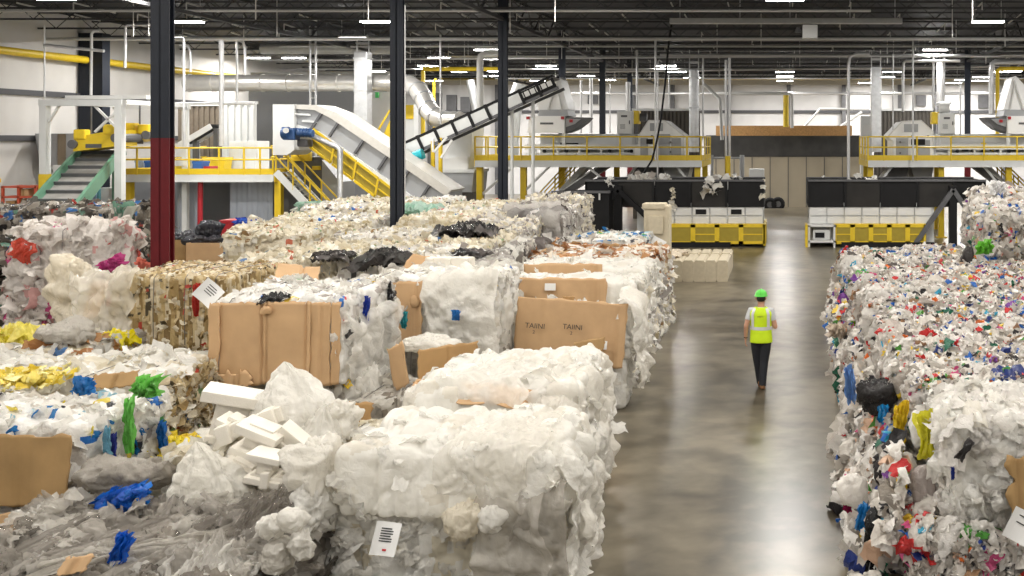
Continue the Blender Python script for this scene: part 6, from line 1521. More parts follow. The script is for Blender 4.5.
stairs('stairs with yellow handrails under the platform at the picture edge', 48.5, (985, 165), (1035, 214), 1.0, 12)
t = thing('slanted_conveyor', 'dark slanted conveyor frame under the platform, wall side', 'conveyor', W(580, 200, 48)); part(MB().beam(W(560, 196, 47.6), W(608, 164, 47.6), .8, .35), 'frame', M_dgrey, t); part(MB().beam(W(561, 192, 47.6), W(607, 161.5, 47.6), .86, .06), 'side_rail', M_lgrey, t)
t = thing('slanted_conveyor', 'dark slanted conveyor frame under the platform across the aisle', 'conveyor', W(1000, 200, 48)); part(MB().beam(W(972, 163, 47.6), W(1016, 196, 47.6), .8, .35), 'frame', M_dgrey, t); part(MB().beam(W(973, 160.5, 47.6), W(1017, 193, 47.6), .86, .06), 'side_rail', M_lgrey, t)

# ---------------------------------------------------------------- dark inclined conveyor
d = 42.0; w = 1.1
t = thing('inclined_conveyor', 'dark-framed inclined conveyor with white side panels rising to the feed chute', 'conveyor', W(470, 175, d))
a, c = W(404, 151, d), W(556, 82, d); dv = (c-a).normalized(); up = Vector((-dv.z, 0, dv.x))
for yy in (0, w):
    o_ = Vector((0, yy, 0))
    part(MB().beam(a+o_+up*.30, c+o_+up*.30, .1, .1), 'top_channel', M_black, t); part(MB().beam(a+o_-up*.26, c+o_-up*.26, .1, .12), 'bottom_channel', M_dgrey, t)
n = 9
for k in range(n):
    p, q_ = a.lerp(c, (k+.06)/n), a.lerp(c, (k+.94)/n)
    part(MB().beam(p+up*.02, q_+up*.02, .05, .42), 'side_panel', M_lgrey if k < 7 else M_black, t)
    p = a.lerp(c, k/n); part(MB().beam(p-up*.32+Vector((0, -.04, 0)), p+up*.36+Vector((0, -.04, 0)), .12, .12), 'joint_post', M_black, t)
part(MB().beam(a+Vector((0, w/2, 0))+up*.2, c+Vector((0, w/2, 0))+up*.2, w-.1, .05), 'belt', M_belt, t)
for k in range(6):
    p = a.lerp(c, (7+k*.33)/n); part(MB().cbox(p+Vector((0, -.05, 0))+up*.05, (.2, .03, .22), Euler((0, -math.atan2(dv.z, dv.x), 0))), 'white_plate', M_white, t)
for px, py, m_ in ((433, 186, M_yellow), (440.5, 186, M_yellow)):
    part(MB().tube([(X(px, d), d, 0), (X(px, d), d, Z(141-(px-433)*.45, d))], .09, 8), 'support_leg', m_, t)
for p0, p1 in (((447, 137), (434, 152)), ((452, 140), (441, 158)), ((433, 152), (433, 139))): part(MB().beam(W(*p0, d-.05), W(*p1, d-.05), .08, .09), 'brace', M_white, t)
for px in (512, 533): part(MB().tube([(X(px, d+.5), d+.5, 0), (X(px, d+.5), d+.5, Z(105 if px < 520 else 98, d))], .07, 8), 'support_leg', M_lgrey, t)
mo = thing('gear_motor', 'teal gear motor at the foot of the dark inclined conveyor', 'motor', W(414, 162, 41.5))
smooth_angle(part(MB().tube([W(407, 158.5, 41.6), W(419, 155, 41.6)], .2, 16), 'motor_housing', M_teal, mo)); part(MB().tube([W(405.5, 159, 41.6), W(407.5, 158.4, 41.6)], .21, 16), 'fan_cover', M_dgrey, mo); smooth_angle(part(MB().tube([W(419, 155, 41.6), W(423, 153.5, 41.6)], .22, 16), 'gearbox', M_teal, mo))
# white tower with bin behind it
d = 46.5
t = thing('transfer_chute', 'white tapering transfer chute behind the dark inclined conveyor', 'chute', W(458, 195, d))
P = lambda pts: [(X(a_, d), Z(c_, d)) for a_, c_ in pts]
part(MB().prism_y(P([(455, 120), (473, 120), (471, 150), (468, 171), (443, 171), (450, 140)]), d, d+1.8), 'chute_body', M_lgrey, t); part(MB().prism_y(P([(443.5, 158), (468.5, 156), (468, 170), (443, 170)]), d-.05, d), 'white_plate', M_white, t)
part(MB().prism_y(P([(440, 171), (475, 171), (473, 192), (444, 192)]), d-.2, d+2), 'bin', M_grey, t); part(MB().prism_y(P([(439, 169.5), (476, 169.5), (476, 172.5), (439, 172.5)]), d-.25, d+2.05), 'bin_rim', M_lgrey, t); part(MB().box((X(444, d), d, 0), (X(473, d), d+1.8, Z(191, d))), 'base', M_dgrey, t)
t = thing('steel_duct', 'grey leaning round duct beside the third dark column', 'duct', W(514, 137, 49)); smooth_angle(part(MB().tube(PW((520, 84, 49), (513, 110, 49), (510, 140, 49), (510, 160, 49)), [.3, .42, .42, .42], 18), 'duct_run', M_lgrey, t)); part(MB().box((X(506, 49), 48.8, zd), (X(514, 49), 49.2, Z(159, 49))), 'foot', M_dgrey, t)
pipe('white_pipe', 'white vent pipe bending down before the third dark column', 'pipe', PW((500, 53, 47), (485, 53, 47), (481, 56, 47), (480, 61, 47), (480, 110, 47)), .16, M_white)
pipe('grey_pipe', 'grey leaning vent pipe behind the white one', 'pipe', PW((470, 80, 50), (475, 105, 50), (478, 120, 50)), .2, M_galv)
pipe('gas_pipe', 'yellow pipe dropping in front of the white wall behind the duct elbow', 'pipe', PW((500, 69, 53), (424, 69, 53), (423, 72, 53), (423, 150, 53)), .11, M_yellow)
pipe('gas_pipe', 'thinner yellow pipe dropping beside the duct elbow', 'pipe', PW((436, 79, 56), (434, 82, 56), (434, 130, 56)), .07, M_yellow)
t = thing('safety_cabinet', 'yellow panel on a white cabinet beside the second dark column', 'cabinet', W(408, 160, 50)); part(MB().bbox((X(404, 50), 50, 0), (X(414, 50), 50.6, Z(104, 50)), .03), 'cabinet_body', M_lgrey, t); part(MB().box((X(405, 50), 49.94, Z(119, 50)), (X(413.5, 50), 50, Z(105, 50))), 'yellow_panel', M_yellow, t)
t = thing('belt_guard', 'yellow triangular guard behind the big conveyor beside the second dark column', 'guard', W(386, 148, 42.5)); part(MB().prism_y([(X(378, 42.5), Z(146, 42.5)), (X(391, 42.5), Z(118, 42.5)), (X(391, 42.5), Z(152, 42.5))], 42.5, 43.2), 'guard', M_yellow, t); part(MB().beam(W(372, 141, 42.4), W(390, 110, 42.4), .06, .07), 'rod', M_yellow, t); part(MB().box((X(388, 42.6), 42.6, 0), (X(391, 42.6), 42.9, Z(150, 42.6))), 'stand', M_dgrey, t)
t = thing('cladding_sheet', 'white wall panel with a green light by the second dark column', 'panel', W(381, 205, 54)); part(MB().box((X(370, 54), 54, 0), (X(392, 54), 54.1, Z(92, 54))), 'sheet', M_white, t); part(MB().cbox(W(377, 95, 53.9), (.18, .05, .3)), 'green_light', mat('exit_green', (.05, .5, .12), .4), t)

# ---------------------------------------------------------------- things on and under the mezzanine
rib_panel('brown corrugated housing on the mezzanine', 178, 221, 105, 150, 47, mat('tan_brown_corrugated', (.20, .165, .125), .6, noise=.2), z0=zw, pitch=.24)
rib_panel('pale corrugated housing on the mezzanine beside the brown one', 222, 255, 103, 150, 46.6, M_lgrey, z0=zw, pitch=.3)
t = thing('slanted_conveyor', 'short white-sided conveyor slanting up on the mezzanine beside the near column', 'conveyor', W(195, 150, 44.5))
a, c = W(176, 147, 44.5), W(211, 126, 44.5)
for yy in (0, .9): part(MB().beam(a+Vector((0, yy, 0)), c+Vector((0, yy, 0)), .06, .24), 'side_rail', M_white, t)
part(MB().beam(a+Vector((0, .45, .05)), c+Vector((0, .45, .05)), .85, .06), 'belt', M_black, t); part(MB().beam(c+Vector((0, .45, -.1)), (c.x, c.y+.45, zw), .2, .2), 'support_leg', M_dgrey, t); part(MB().beam(W(190, 139, 44.5)+Vector((0, .45, -.1)), (W(190, 139, 44.5).x, 44.95, zw), .2, .2), 'support_leg', M_dgrey, t)
def bin_(label, px, py0, py1, w_, d, m, name='plastic_bin'):
    t = thing(name, label, 'bin', W(px, py1, d)); z0 = Z(py1, d); z1 = Z(py0, d); ww = w_*d/F/2; x = X(px, d)
    b = MB()
    b.prism_y([(x-ww*.85, z0), (x+ww*.85, z0), (x+ww, z1), (x-ww, z1)], d, d+.6); part(b, 'tub', m, t); part(MB().bbox((x-ww*1.06, d-.03, z1-.07), (x+ww*1.06, d+.63, z1+.03), .02), 'rim', m, t)
M_bluebin = mat('bin_blue', (.03, .12, .38), .45)
bin_('blue bin on the mezzanine just past the near column', 197, 162, 172.5, 9, 43, M_bluebin); bin_('blue bin on the mezzanine before the near column', 149, 161.5, 172.5, 9, 43, M_bluebin); bin_('pale blue bin on the mezzanine near the portal frame', 139, 161, 172.5, 8, 43.4, mat('bin_pale', (.35, .42, .5), .5)); bin_('small red bin on the mezzanine beside the blue one', 207, 167, 172.5, 6, 43, M_redb)
bin_('yellow bin on the mezzanine in the middle of the railing', 214, 158, 172, 22, 44.2, M_yellow)
t = thing('white_cabinet', 'white cabinet standing on the mezzanine toward the stairs', 'cabinet', W(243, 172, 45)); part(MB().bbox((X(229, 45), 45, zw), (X(258, 45), 46, Z(141, 45)), .03), 'body', M_white, t); part(MB().box((X(231, 45), 44.96, zw+.1), (X(243, 45), 45.01, Z(143, 45))), 'door', M_lgrey, t); part(MB().box((X(244, 45), 44.96, zw+.1), (X(256, 45), 45.01, Z(143, 45))), 'door', M_lgrey, t)
t = thing('white_cabinet', 'white cabinet on the mezzanine behind the near column', 'cabinet', W(185, 172, 45.2)); part(MB().bbox((X(176, 45.2), 45.2, zw), (X(190, 45.2), 46, Z(144, 45.2)), .03), 'body', M_lgrey, t); part(MB().box((X(178, 45.2), 45.16, zw+.1), (X(188, 45.2), 45.21, Z(146, 45.2))), 'door', M_white, t)
struct('wall_under_mezzanine', MB().box((X(122, 46), 46, 0), (X(283, 46), 46.2, zw-.1)), gp)
# strip curtains
def strips(label, px0, px1, d, z1, m):
    x0, x1 = X(px0, d), X(px1, d); t = thing('strip_curtain', label, 'curtain', ((x0+x1)/2, d, 0))
    n = max(3, int((x1-x0)/.22))
    for k in range(n):
        a = x0+(x1-x0)*k/n; w_ = (x1-x0)/n*1.08; dy = .02*(k % 2); b = MB()
        b.prism([(a, d+dy, .05), (a+w_*.5, d+dy-.03, .05), (a+w_, d+dy, .05), (a+w_, d+dy+.006, .05), (a+w_*.5, d+dy-.024, .05), (a, d+dy+.006, .05)], (0, 0, .05), (0, 0, z1)); part(b, 'vinyl_strip', m, t)
    part(MB().box((x0-.05, d-.04, z1-.05), (x1+.05, d+.06, z1+.1)), 'hanging_rail', M_lgrey, t)
m, n_, l_, b_ = nt('vinyl_strip'); b_.inputs['Base Color'].default_value = (.50, .55, .63, 1); b_.inputs['Roughness'].default_value = .18
tr = n_.new('ShaderNodeBsdfTransparent'); ms = n_.new('ShaderNodeMixShader'); ms.inputs[0].default_value = .25; l_.new(b_.outputs[0], ms.inputs[1]); l_.new(tr.outputs[0], ms.inputs[2]); l_.new(ms.outputs[0], n_['Material Output'].inputs['Surface'])
strips('bluish vinyl strip curtain under the mezzanine just past the near column', 177, 198, 42.2, zw-.2, m); strips('wide bluish vinyl strip curtain under the mezzanine toward the stairs', 230, 272, 42.2, zw-.2, m)
t = thing('red_post', 'bright red pipe post with a yellow foot under the mezzanine', 'post', (X(200, 41.3), 41.3, 0)); part(MB().tube([(X(200, 41.3), 41.3, .5), (X(200.5, 41.3), 41.3, zw-.3)], .1, 12), 'pipe', M_redb, t); part(MB().tube([(X(200, 41.3), 41.3, 0), (X(200, 41.3), 41.3, .55)], .12, 12), 'foot', M_yellow, t)
# portal frame
d = 37.5
t = thing('portal_frame', 'pale steel portal frame over the green-sided conveyor', 'frame', W(82, 225, d))
for px in (45, 120): part(MB().box((X(px, d)-.13, d-.13, 0 if px == 120 else 1.1), (X(px, d)+.13, d+.13, Z(100, d))), 'post', M_lgrey, t)
part(MB().box((X(45, d)-.14, d-.14, 0), (X(45, d)+.14, d+.14, Z(174, d))), 'yellow_post_foot', M_yellow, t)
part(MB().box((X(41, d), d-.14, Z(106, d)), (X(124, d), d+.14, Z(99.5, d))), 'cross_beam', M_lgrey, t)
for p0, p1 in (((49, 122), (59, 106)), ((95, 106), (119, 130)), ((116, 112), (95, 132))): part(MB().beam(W(*p0, d), W(*p1, d), .07, .08), 'knee_brace', M_white, t)
for px in (45, 120): part(MB().box((X(px, d)-.1, d+4, 0), (X(px, d)+.1, d+4.2, Z(100, d))), 'rear_post', M_lgrey, t)
part(MB().box((X(41, d), d+4, Z(106, d)), (X(124, d), d+4.2, Z(99.5, d))), 'rear_beam', M_lgrey, t)
for px in (45, 120): part(MB().box((X(px, d)-.1, d, Z(104, d)), (X(px, d)+.1, d+4.2, Z(99.5, d))), 'side_beam', M_lgrey, t)
part(MB().box((X(66, d), d-.05, Z(99, d)), (X(147, d), d+.2, Z(95.5, d))), 'white_tray', M_white, t)
# green conveyor
t = thing('inclined_conveyor', 'green-sided belt conveyor rising away under the portal frame', 'conveyor', (X(60, 36), 36, 0))
A0_, A1_ = W(40, 226, 33.), W(104, 150, 39.5); R_ = Vector((1, 0, 0)); bw = .74
lt, rt = A0_-R_*bw, A0_+R_*bw; lt2, rt2 = A1_-R_*bw, A1_+R_*bw
nrm = (A1_-A0_).cross(R_).normalized(); nrm = nrm if nrm.z > 0 else -nrm
def slab(pts, th): b = MB(); b.prism([Vector(p) for p in pts], (0, 0, 0), nrm*-th); return b
part(slab([lt, rt, rt2, lt2], .08), 'belt', M_belt, t)
for k in range(9):
    p, q_ = lt.lerp(lt2, (k+.5)/9), rt.lerp(rt2, (k+.5)/9); part(MB().beam(p+nrm*.05, q_+nrm*.05, .06, .14, nrm), 'cleat', M_dgrey, t)
for s, (p, q_) in ((-1, (lt, lt2)), (1, (rt, rt2))):
    b = MB(); b.prism([p+nrm*.26, q_+nrm*.26, q_-nrm*.18, p-nrm*.18], (0, 0, 0), R_*.12*s); part(b, 'side_plate', M_green, t)
for f_ in (.4, .85):
    p = lt.lerp(lt2, f_); q_ = rt.lerp(rt2, f_)
    for e in (p, q_): part(MB().box((e.x-.07, e.y-.07, 0), (e.x+.07, e.y+.07, e.z-.2)), 'support_leg', M_green, t)
def magnet(label, pts, d, w_):
    t = thing('overband_magnet', label, 'machine', W(sum(p[0] for p in pts)/len(pts), max(p[1] for p in pts), d)); P = [(X(a_, d), Z(c_, d)) for a_, c_ in pts]
    part(MB().prism_y(P, d, d+w_), 'body', M_yellow, t)
    (xa, za), (xb, zb_) = P[0], P[1]
    for (x_, z_) in ((P[0][0]*.5+P[3][0]*.5, P[0][1]*.5+P[3][1]*.5), (P[1][0]*.5+P[2][0]*.5, P[1][1]*.5+P[2][1]*.5)): part(MB().tube([(x_, d-.1, z_), (x_, d+w_+.1, z_)], 0.17, 16), 'end_roller', M_dgrey, t)
    for f_ in (.15, .85):
        x_ = xa+(xb-xa)*f_; z_ = za+(zb_-za)*f_; part(MB().bbox((x_-.22, d-.08, z_-.12), (x_+.22, d+.25, z_+.25), .06), 'bearing_block', M_yellow, t)
        part(MB().beam((x_, d+w_/2, z_), (x_, d+w_/2, Z(105, d)), .05, .05), 'hanger', M_dgrey, t)
    b = MB(); b.box(((xa+xb)/2-.35, d-.02, (za+zb_)/2-.55), ((xa+xb)/2+.25, d, (za+zb_)/2-.4)); part(b, 'printed_plate', M_dgrey, t)
magnet('yellow overband magnet hanging over the top of the green-sided conveyor', [(74, 137), (116, 130), (117, 146), (73, 151.5)], 38.2, 1.2); magnet('second yellow magnet beside the near column', [(127, 129), (147, 131), (147, 139), (127, 142)], 39.5, 1.2)
t = thing('hopper_screen', 'grey tapering hopper behind the left post of the portal frame', 'hopper', W(58, 165, 41)); part(MB().prism_y([(X(35, 41), Z(133.5, 41)), (X(82, 41), Z(133.5, 41)), (X(80, 41), Z(165, 41)), (X(40, 41), Z(165, 41))], 41, 42.5), 'hopper_shell', M_grey, t); part(MB().box((X(58, 41), 40.97, Z(165, 41)), (X(66, 41), 41, Z(134, 41))), 'brown_stain_plate', mat('brown_plate', (.24, .19, .13), .6), t)
for px in (41, 79): part(MB().box((X(px, 41.3), 41.3, 0), (X(px, 41.3)+.12, 41.45, Z(163, 41))), 'support_leg', M_lgrey, t)
# red cart with boxes
d = 38.0
t = thing('rack_cart', 'red-orange rack cart at the white side wall', 'cart', W(18, 215, d)); M_or = mat('rack_orange', (.55, .09, .04), .5)
for px in (2, 18, 35):
    for yy in (d, d+.9): part(MB().box((X(px, d)-.04, yy, 0), (X(px, d)+.04, yy+.08, Z(186, d))), 'upright', M_or, t)
for py in (187, 197, 207, 213): part(MB().box((X(1, d), d, Z(py, d)-.04), (X(36, d), d+.95, Z(py, d)+.03)), 'shelf', M_or, t)
for k, (a_, c_, e_, m2) in enumerate(((16, 26, 188, M_card), (27, 33, 196, M_cardd), (14, 24, 198, M_cardd), (3, 12, 200, M_cardi))):
    py = 197 if e_ < 197 else 207; py = {188: 197, 196: 207, 198: 207, 200: 207}[e_]
    bx_ = thing('cardboard_box', ['tall cardboard box on the upper shelf of the red cart', 'small cardboard box at the end of the red cart', 'brown cardboard box on the lower shelf of the red cart', 'dim cardboard box at the picture edge of the red cart'][k], 'box', W((a_+c_)/2, py, d+.3)); z0 = Z(py, d)+.035
    part(MB().bbox((X(a_, d), d+.12, z0), (X(c_, d), d+.8, Z(e_, d)-.05), .01), 'carton', m2, bx_); part(MB().box((X((a_+c_)/2, d)-.03, d+.11, z0), (X((a_+c_)/2, d)+.03, d+.125, Z(e_, d)-.05)), 'tape', M_cardd, bx_)
tag(MB().box((XL, 38.6, Z(183, 39)), (XL+.03, 39.5, Z(179, 39))).build('warning_sign', M_yellow), 'small yellow sign on the white side wall', 'sign')
# blue-green frame behind the conveyor foot
t = thing('storage_rack', 'teal steel frame and pale boxes behind the green conveyor', 'frame', W(92, 215, 41.5)); b = MB()
for px in (82, 98, 113): b.box((X(px, 41.5)-.05, 41.5, 0), (X(px, 41.5)+.05, 41.6, Z(178, 41.5)))
b.box((X(80, 41.5), 41.5, Z(207, 41.5)), (X(115, 41.5), 41.6, Z(204, 41.5))); part(b, 'frame', mat('frame_teal', (.08, .26, .30), .5), t); part(MB().box((X(80, 41.8), 41.7, .2), (X(98, 41.8), 42.6, Z(194, 41.8))), 'pale_box', mat('pale_blue_box', (.36, .47, .60), .6), t); part(MB().box((X(100, 41.8), 41.7, .2), (X(116, 41.8), 42.6, Z(188, 41.8))), 'grey_box', M_lgrey, t)

# gaylord boxes with bags behind the back pile
def gaylord(label, px0, px1, pyt, d, m=M_card):
    x0, x1 = X(px0, d), X(px1, d); z = Z(pyt, d); t = thing('gaylord_box', label, 'box', ((x0+x1)/2, d+.6, 0)); th = .02
    b = MB(); b.box((x0, d, 0), (x1, d+th, z)); part(b, 'front_wall', m, t); part(MB().box((x0, d+1.2, 0), (x1, d+1.2+th, z)), 'rear_wall', m, t); part(MB().box((x0, d+th, 0), (x0+th, d+1.2, z)), 'side_wall', m, t); part(MB().box((x1-th, d+th, 0), (x1, d+1.2, z)), 'side_wall', m, t)
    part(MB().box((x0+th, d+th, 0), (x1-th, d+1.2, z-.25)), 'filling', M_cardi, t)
gaylord('brown gaylord box with black bags behind the back pile', 186, 226, 243, 29.2); gaylord('narrow brown gaylord box right behind the near column', 171, 185, 240, 30.0, M_cardd); gaylord('dark gaylord box under the blue bag', 228, 262, 240, 29.6, M_cardd)
DK = [(3, lin(46, 46, 52)), (1, lin(80, 82, 90))]
bag('black_bag', 'black bags heaped in the brown gaylord box', 'bag', W(205, 240, 29.8), (1.1, .9, .4), 500, M_gloss, DK, .1, 5); bag('black_bag', 'small grey-black bag on top of the brown gaylord box', 'bag', W(209, 229, 29.9), (.55, .6, .45), 501, M_gloss, DK, .1, 5); bag('black_bag', 'black bag beside the near column', 'bag', W(181, 238, 30.4), (.5, .8, .35), 502, M_gloss, DK, .09, 5)
bag('black_bag', 'long heap of black bags under the blue bag', 'bag', W(258, 238, 29.9), (1.7, .9, .5), 503, M_gloss, DK, .12, 4); bag('blue_bag', 'bright blue bag on the black bags behind the back pile', 'bag', W(245, 225, 30.2), (.85, .7, .4), 504, M_gloss, [(2, lin(35, 75, 190)), (1, lin(60, 110, 215))], .13, 5)
bin_('red tub behind the blue bag', 229, 221, 240, 18, 31.2, M_redb); bag('white_bag', 'cream bag end on the black bags', 'bag', W(254, 221, 30.3), (.4, .5, .3), 505, M_gloss, PAL_CREAM, .06, 6)
# ---------------------------------------------------------------- conduits
def conduit(label, pts, d, r=.045, m=None): pipe('conduit', label, 'conduit', [W(a_, c_, d) for a_, c_ in pts], r, m or M_conduit, 8)
CD = [('twin conduit drop in front of the hooded sorter, first of the pair', [(655.5, 40), (655.5, 160)], 45.5, .05), ('twin conduit drop in front of the hooded sorter, second of the pair', [(662, 62), (659, 60), (658, 62), (657.5, 180)], 45.3, .035),
 ('thick conduit pair ending in the aisle beside the platform, first pipe', [(726, 60), (726, 180)], 47, .06), ('thick conduit pair ending in the aisle beside the platform, second pipe', [(729.5, 58), (729.5, 180)], 47, .06),
 ('conduit with rounded top dropping before the push wall', [(870, 54), (856, 54), (850, 57), (848.5, 64), (848.5, 181)], 44.5, .07), ('conduit with rounded top beside the mottled duct across the aisle', [(960, 61), (906, 61), (903.5, 63), (903, 68), (903, 112)], 50, .07),
 ('long thin conduit in front of the hood across the aisle', [(913, 40), (913, 162)], 45.5, .045), ('thin conduit beside it in front of the second hood', [(893, 54), (893, 130)], 46, .035),
 ('conduit near the cabinet across the aisle, first', [(933.5, 54), (933.5, 108)], 50, .06), ('conduit near the cabinet across the aisle, second', [(944, 54), (944, 105)], 50, .06), ('wide pale pipe drop near the cabinet across the aisle', [(939.5, 60), (939.5, 106)], 51, .16),
 ('pale pipe drop at the picture edge across the aisle', [(1030, 62), (995, 62), (992, 64), (991.5, 70), (991.5, 115)], 50, .14), ('conduit beside the distant dark column across the aisle', [(972, 80), (961, 82), (960.5, 90), (960.5, 134)], 60, .06),
 ('conduit in front of the white wall behind the wall-side platform, first', [(581, 80), (581, 133)], 60, .07), ('conduit in front of the white wall behind the wall-side platform, second', [(591, 78), (591, 133)], 60, .1), ('conduit in front of the white wall behind the wall-side platform, third', [(610, 84), (610, 133)], 60, .04),
 ('galvanized pipe post behind the control cabinet, wall side', [(628, 82), (628, 112)], 55, .13), ('conduit in front of the white wall beside the mottled round duct', [(637, 50), (637, 112)], 52, .06), ('conduit drop beside the mottled round duct', [(703, 54), (703, 140)], 52, .05), ('conduit in front of the white wall above the chipboard', [(669, 75), (669, 110)], 58, .05),
 ('conduit drop along the near mezzanine, first from the side wall', [(44.5, 26), (44.5, 104)], 38.5, .03), ('looped conduit over the portal frame, first', [(100, 30), (94, 31), (91.5, 34), (91, 95)], 38.5, .05), ('looped conduit over the portal frame, second', [(150, 25), (128, 25), (125.5, 27), (125, 68)], 38.5, .05),
 ('conduit drop beside the near column on its aisle side', [(184, 38), (184, 146)], 40, .05), ('thick galvanized drop over the mezzanine', [(221.5, 40), (221.5, 146)], 42, .1), ('looped conduit over the mezzanine toward the stairs', [(225, 40), (238, 40), (243, 42), (245, 48), (245, 75)], 43, .06), ('thin conduit over the pale corrugated housing', [(237, 40), (237, 104)], 43.5, .05), ('looped conduit just past the near column', [(180, 45), (188, 46), (190.5, 52), (190.5, 72)], 41, .05),
 ('thin conduit in front of the duct elbow', [(440.5, 35), (440.5, 124)], 43, .04), ('conduit hugging the second dark column', [(405, 5), (405, 200)], 26.5, .018), ('long pale conduit under the roof before the platforms', [(400, 59), (1024, 55)], 52, .05), ('pale conduit running along under the roof over the silver duct', [(255, 60), (395, 60)], 50, .06), ('horizontal pale pipe across the far end of the hall', [(560, 93.5), (1024, 93.5)], 70, .1), ('long pale conduit high across the hall', [(560, 72), (1010, 66)], 60, .07), ('upper pale conduit across the hall beside the aisle', [(660, 55), (1000, 56)], 50, .07),
 ('pale handrail pipe over the corrugated housings', [(176, 103.5), (256, 103.5)], 42, .05), ('thin post on the corrugated housing by the near column', [(183.5, 103), (183.5, 146)], 42, .04), ('thin pale pipe along the side wall over the portal frame', [(44, 45), (104, 51)], 38.5, .06)]
for lab, pts, d_, r in CD: conduit(lab, pts, d_, r)
tag(MB().tube([W(727.8, 156, 46.8), W(727.8, 182, 46.8)], .13, 12).build('pipe_guard', M_yellow), 'yellow bollard guard around the thick conduit pair', 'guard')
pipe('yellow_pipe', 'yellow pipe post at the picture edge across the aisle', 'pipe', PW((1024, 68.5, 50), (1000, 68.5, 50), (997.5, 70, 50), (997.5, 134, 50)), .1, M_yellow)
pipe('yellow_pipe', 'yellow pipe in front of the white back wall over the push wall', 'pipe', PW((786, 95, 64), (786, 127, 64)), .18, M_yellow)
pipe('white_pipe', 'white pipe frame around the yellow pipe over the push wall', 'pipe', PW((712, 93.5, 63), (788, 93.5, 63), (791, 95, 63), (792, 98, 63), (792, 128, 63)), .1, M_white)
t = thing('roof_truss', 'sloping white brace frame over the push wall beside the mottled duct', 'brace', W(832, 126, 68)); b = MB(); b.tube(PW((804, 127, 68), (820, 109, 68), (870, 109, 68)), .08, 8); b.tube(PW((840, 127, 68), (862, 112, 68)), .1, 8); part(b, 'pipes', M_lgrey, t)
t = thing('grey_cabinet', 'slim dark and white cabinet beside the chipboard top', 'cabinet', W(866, 136, 64)); part(MB().box((X(861, 64), 64, 0), (X(872, 64), 65, Z(116, 64))), 'body', M_lgrey, t); part(MB().box((X(862, 64), 63.95, Z(135, 64)), (X(870, 64), 64, Z(125, 64))), 'white_door', M_white, t)
pipe('white_duct', 'white slanted pipe at the wall side of the push wall', 'pipe', PW((704, 84, 60), (720, 99, 60), (722, 140, 60)), .1, M_lgrey)
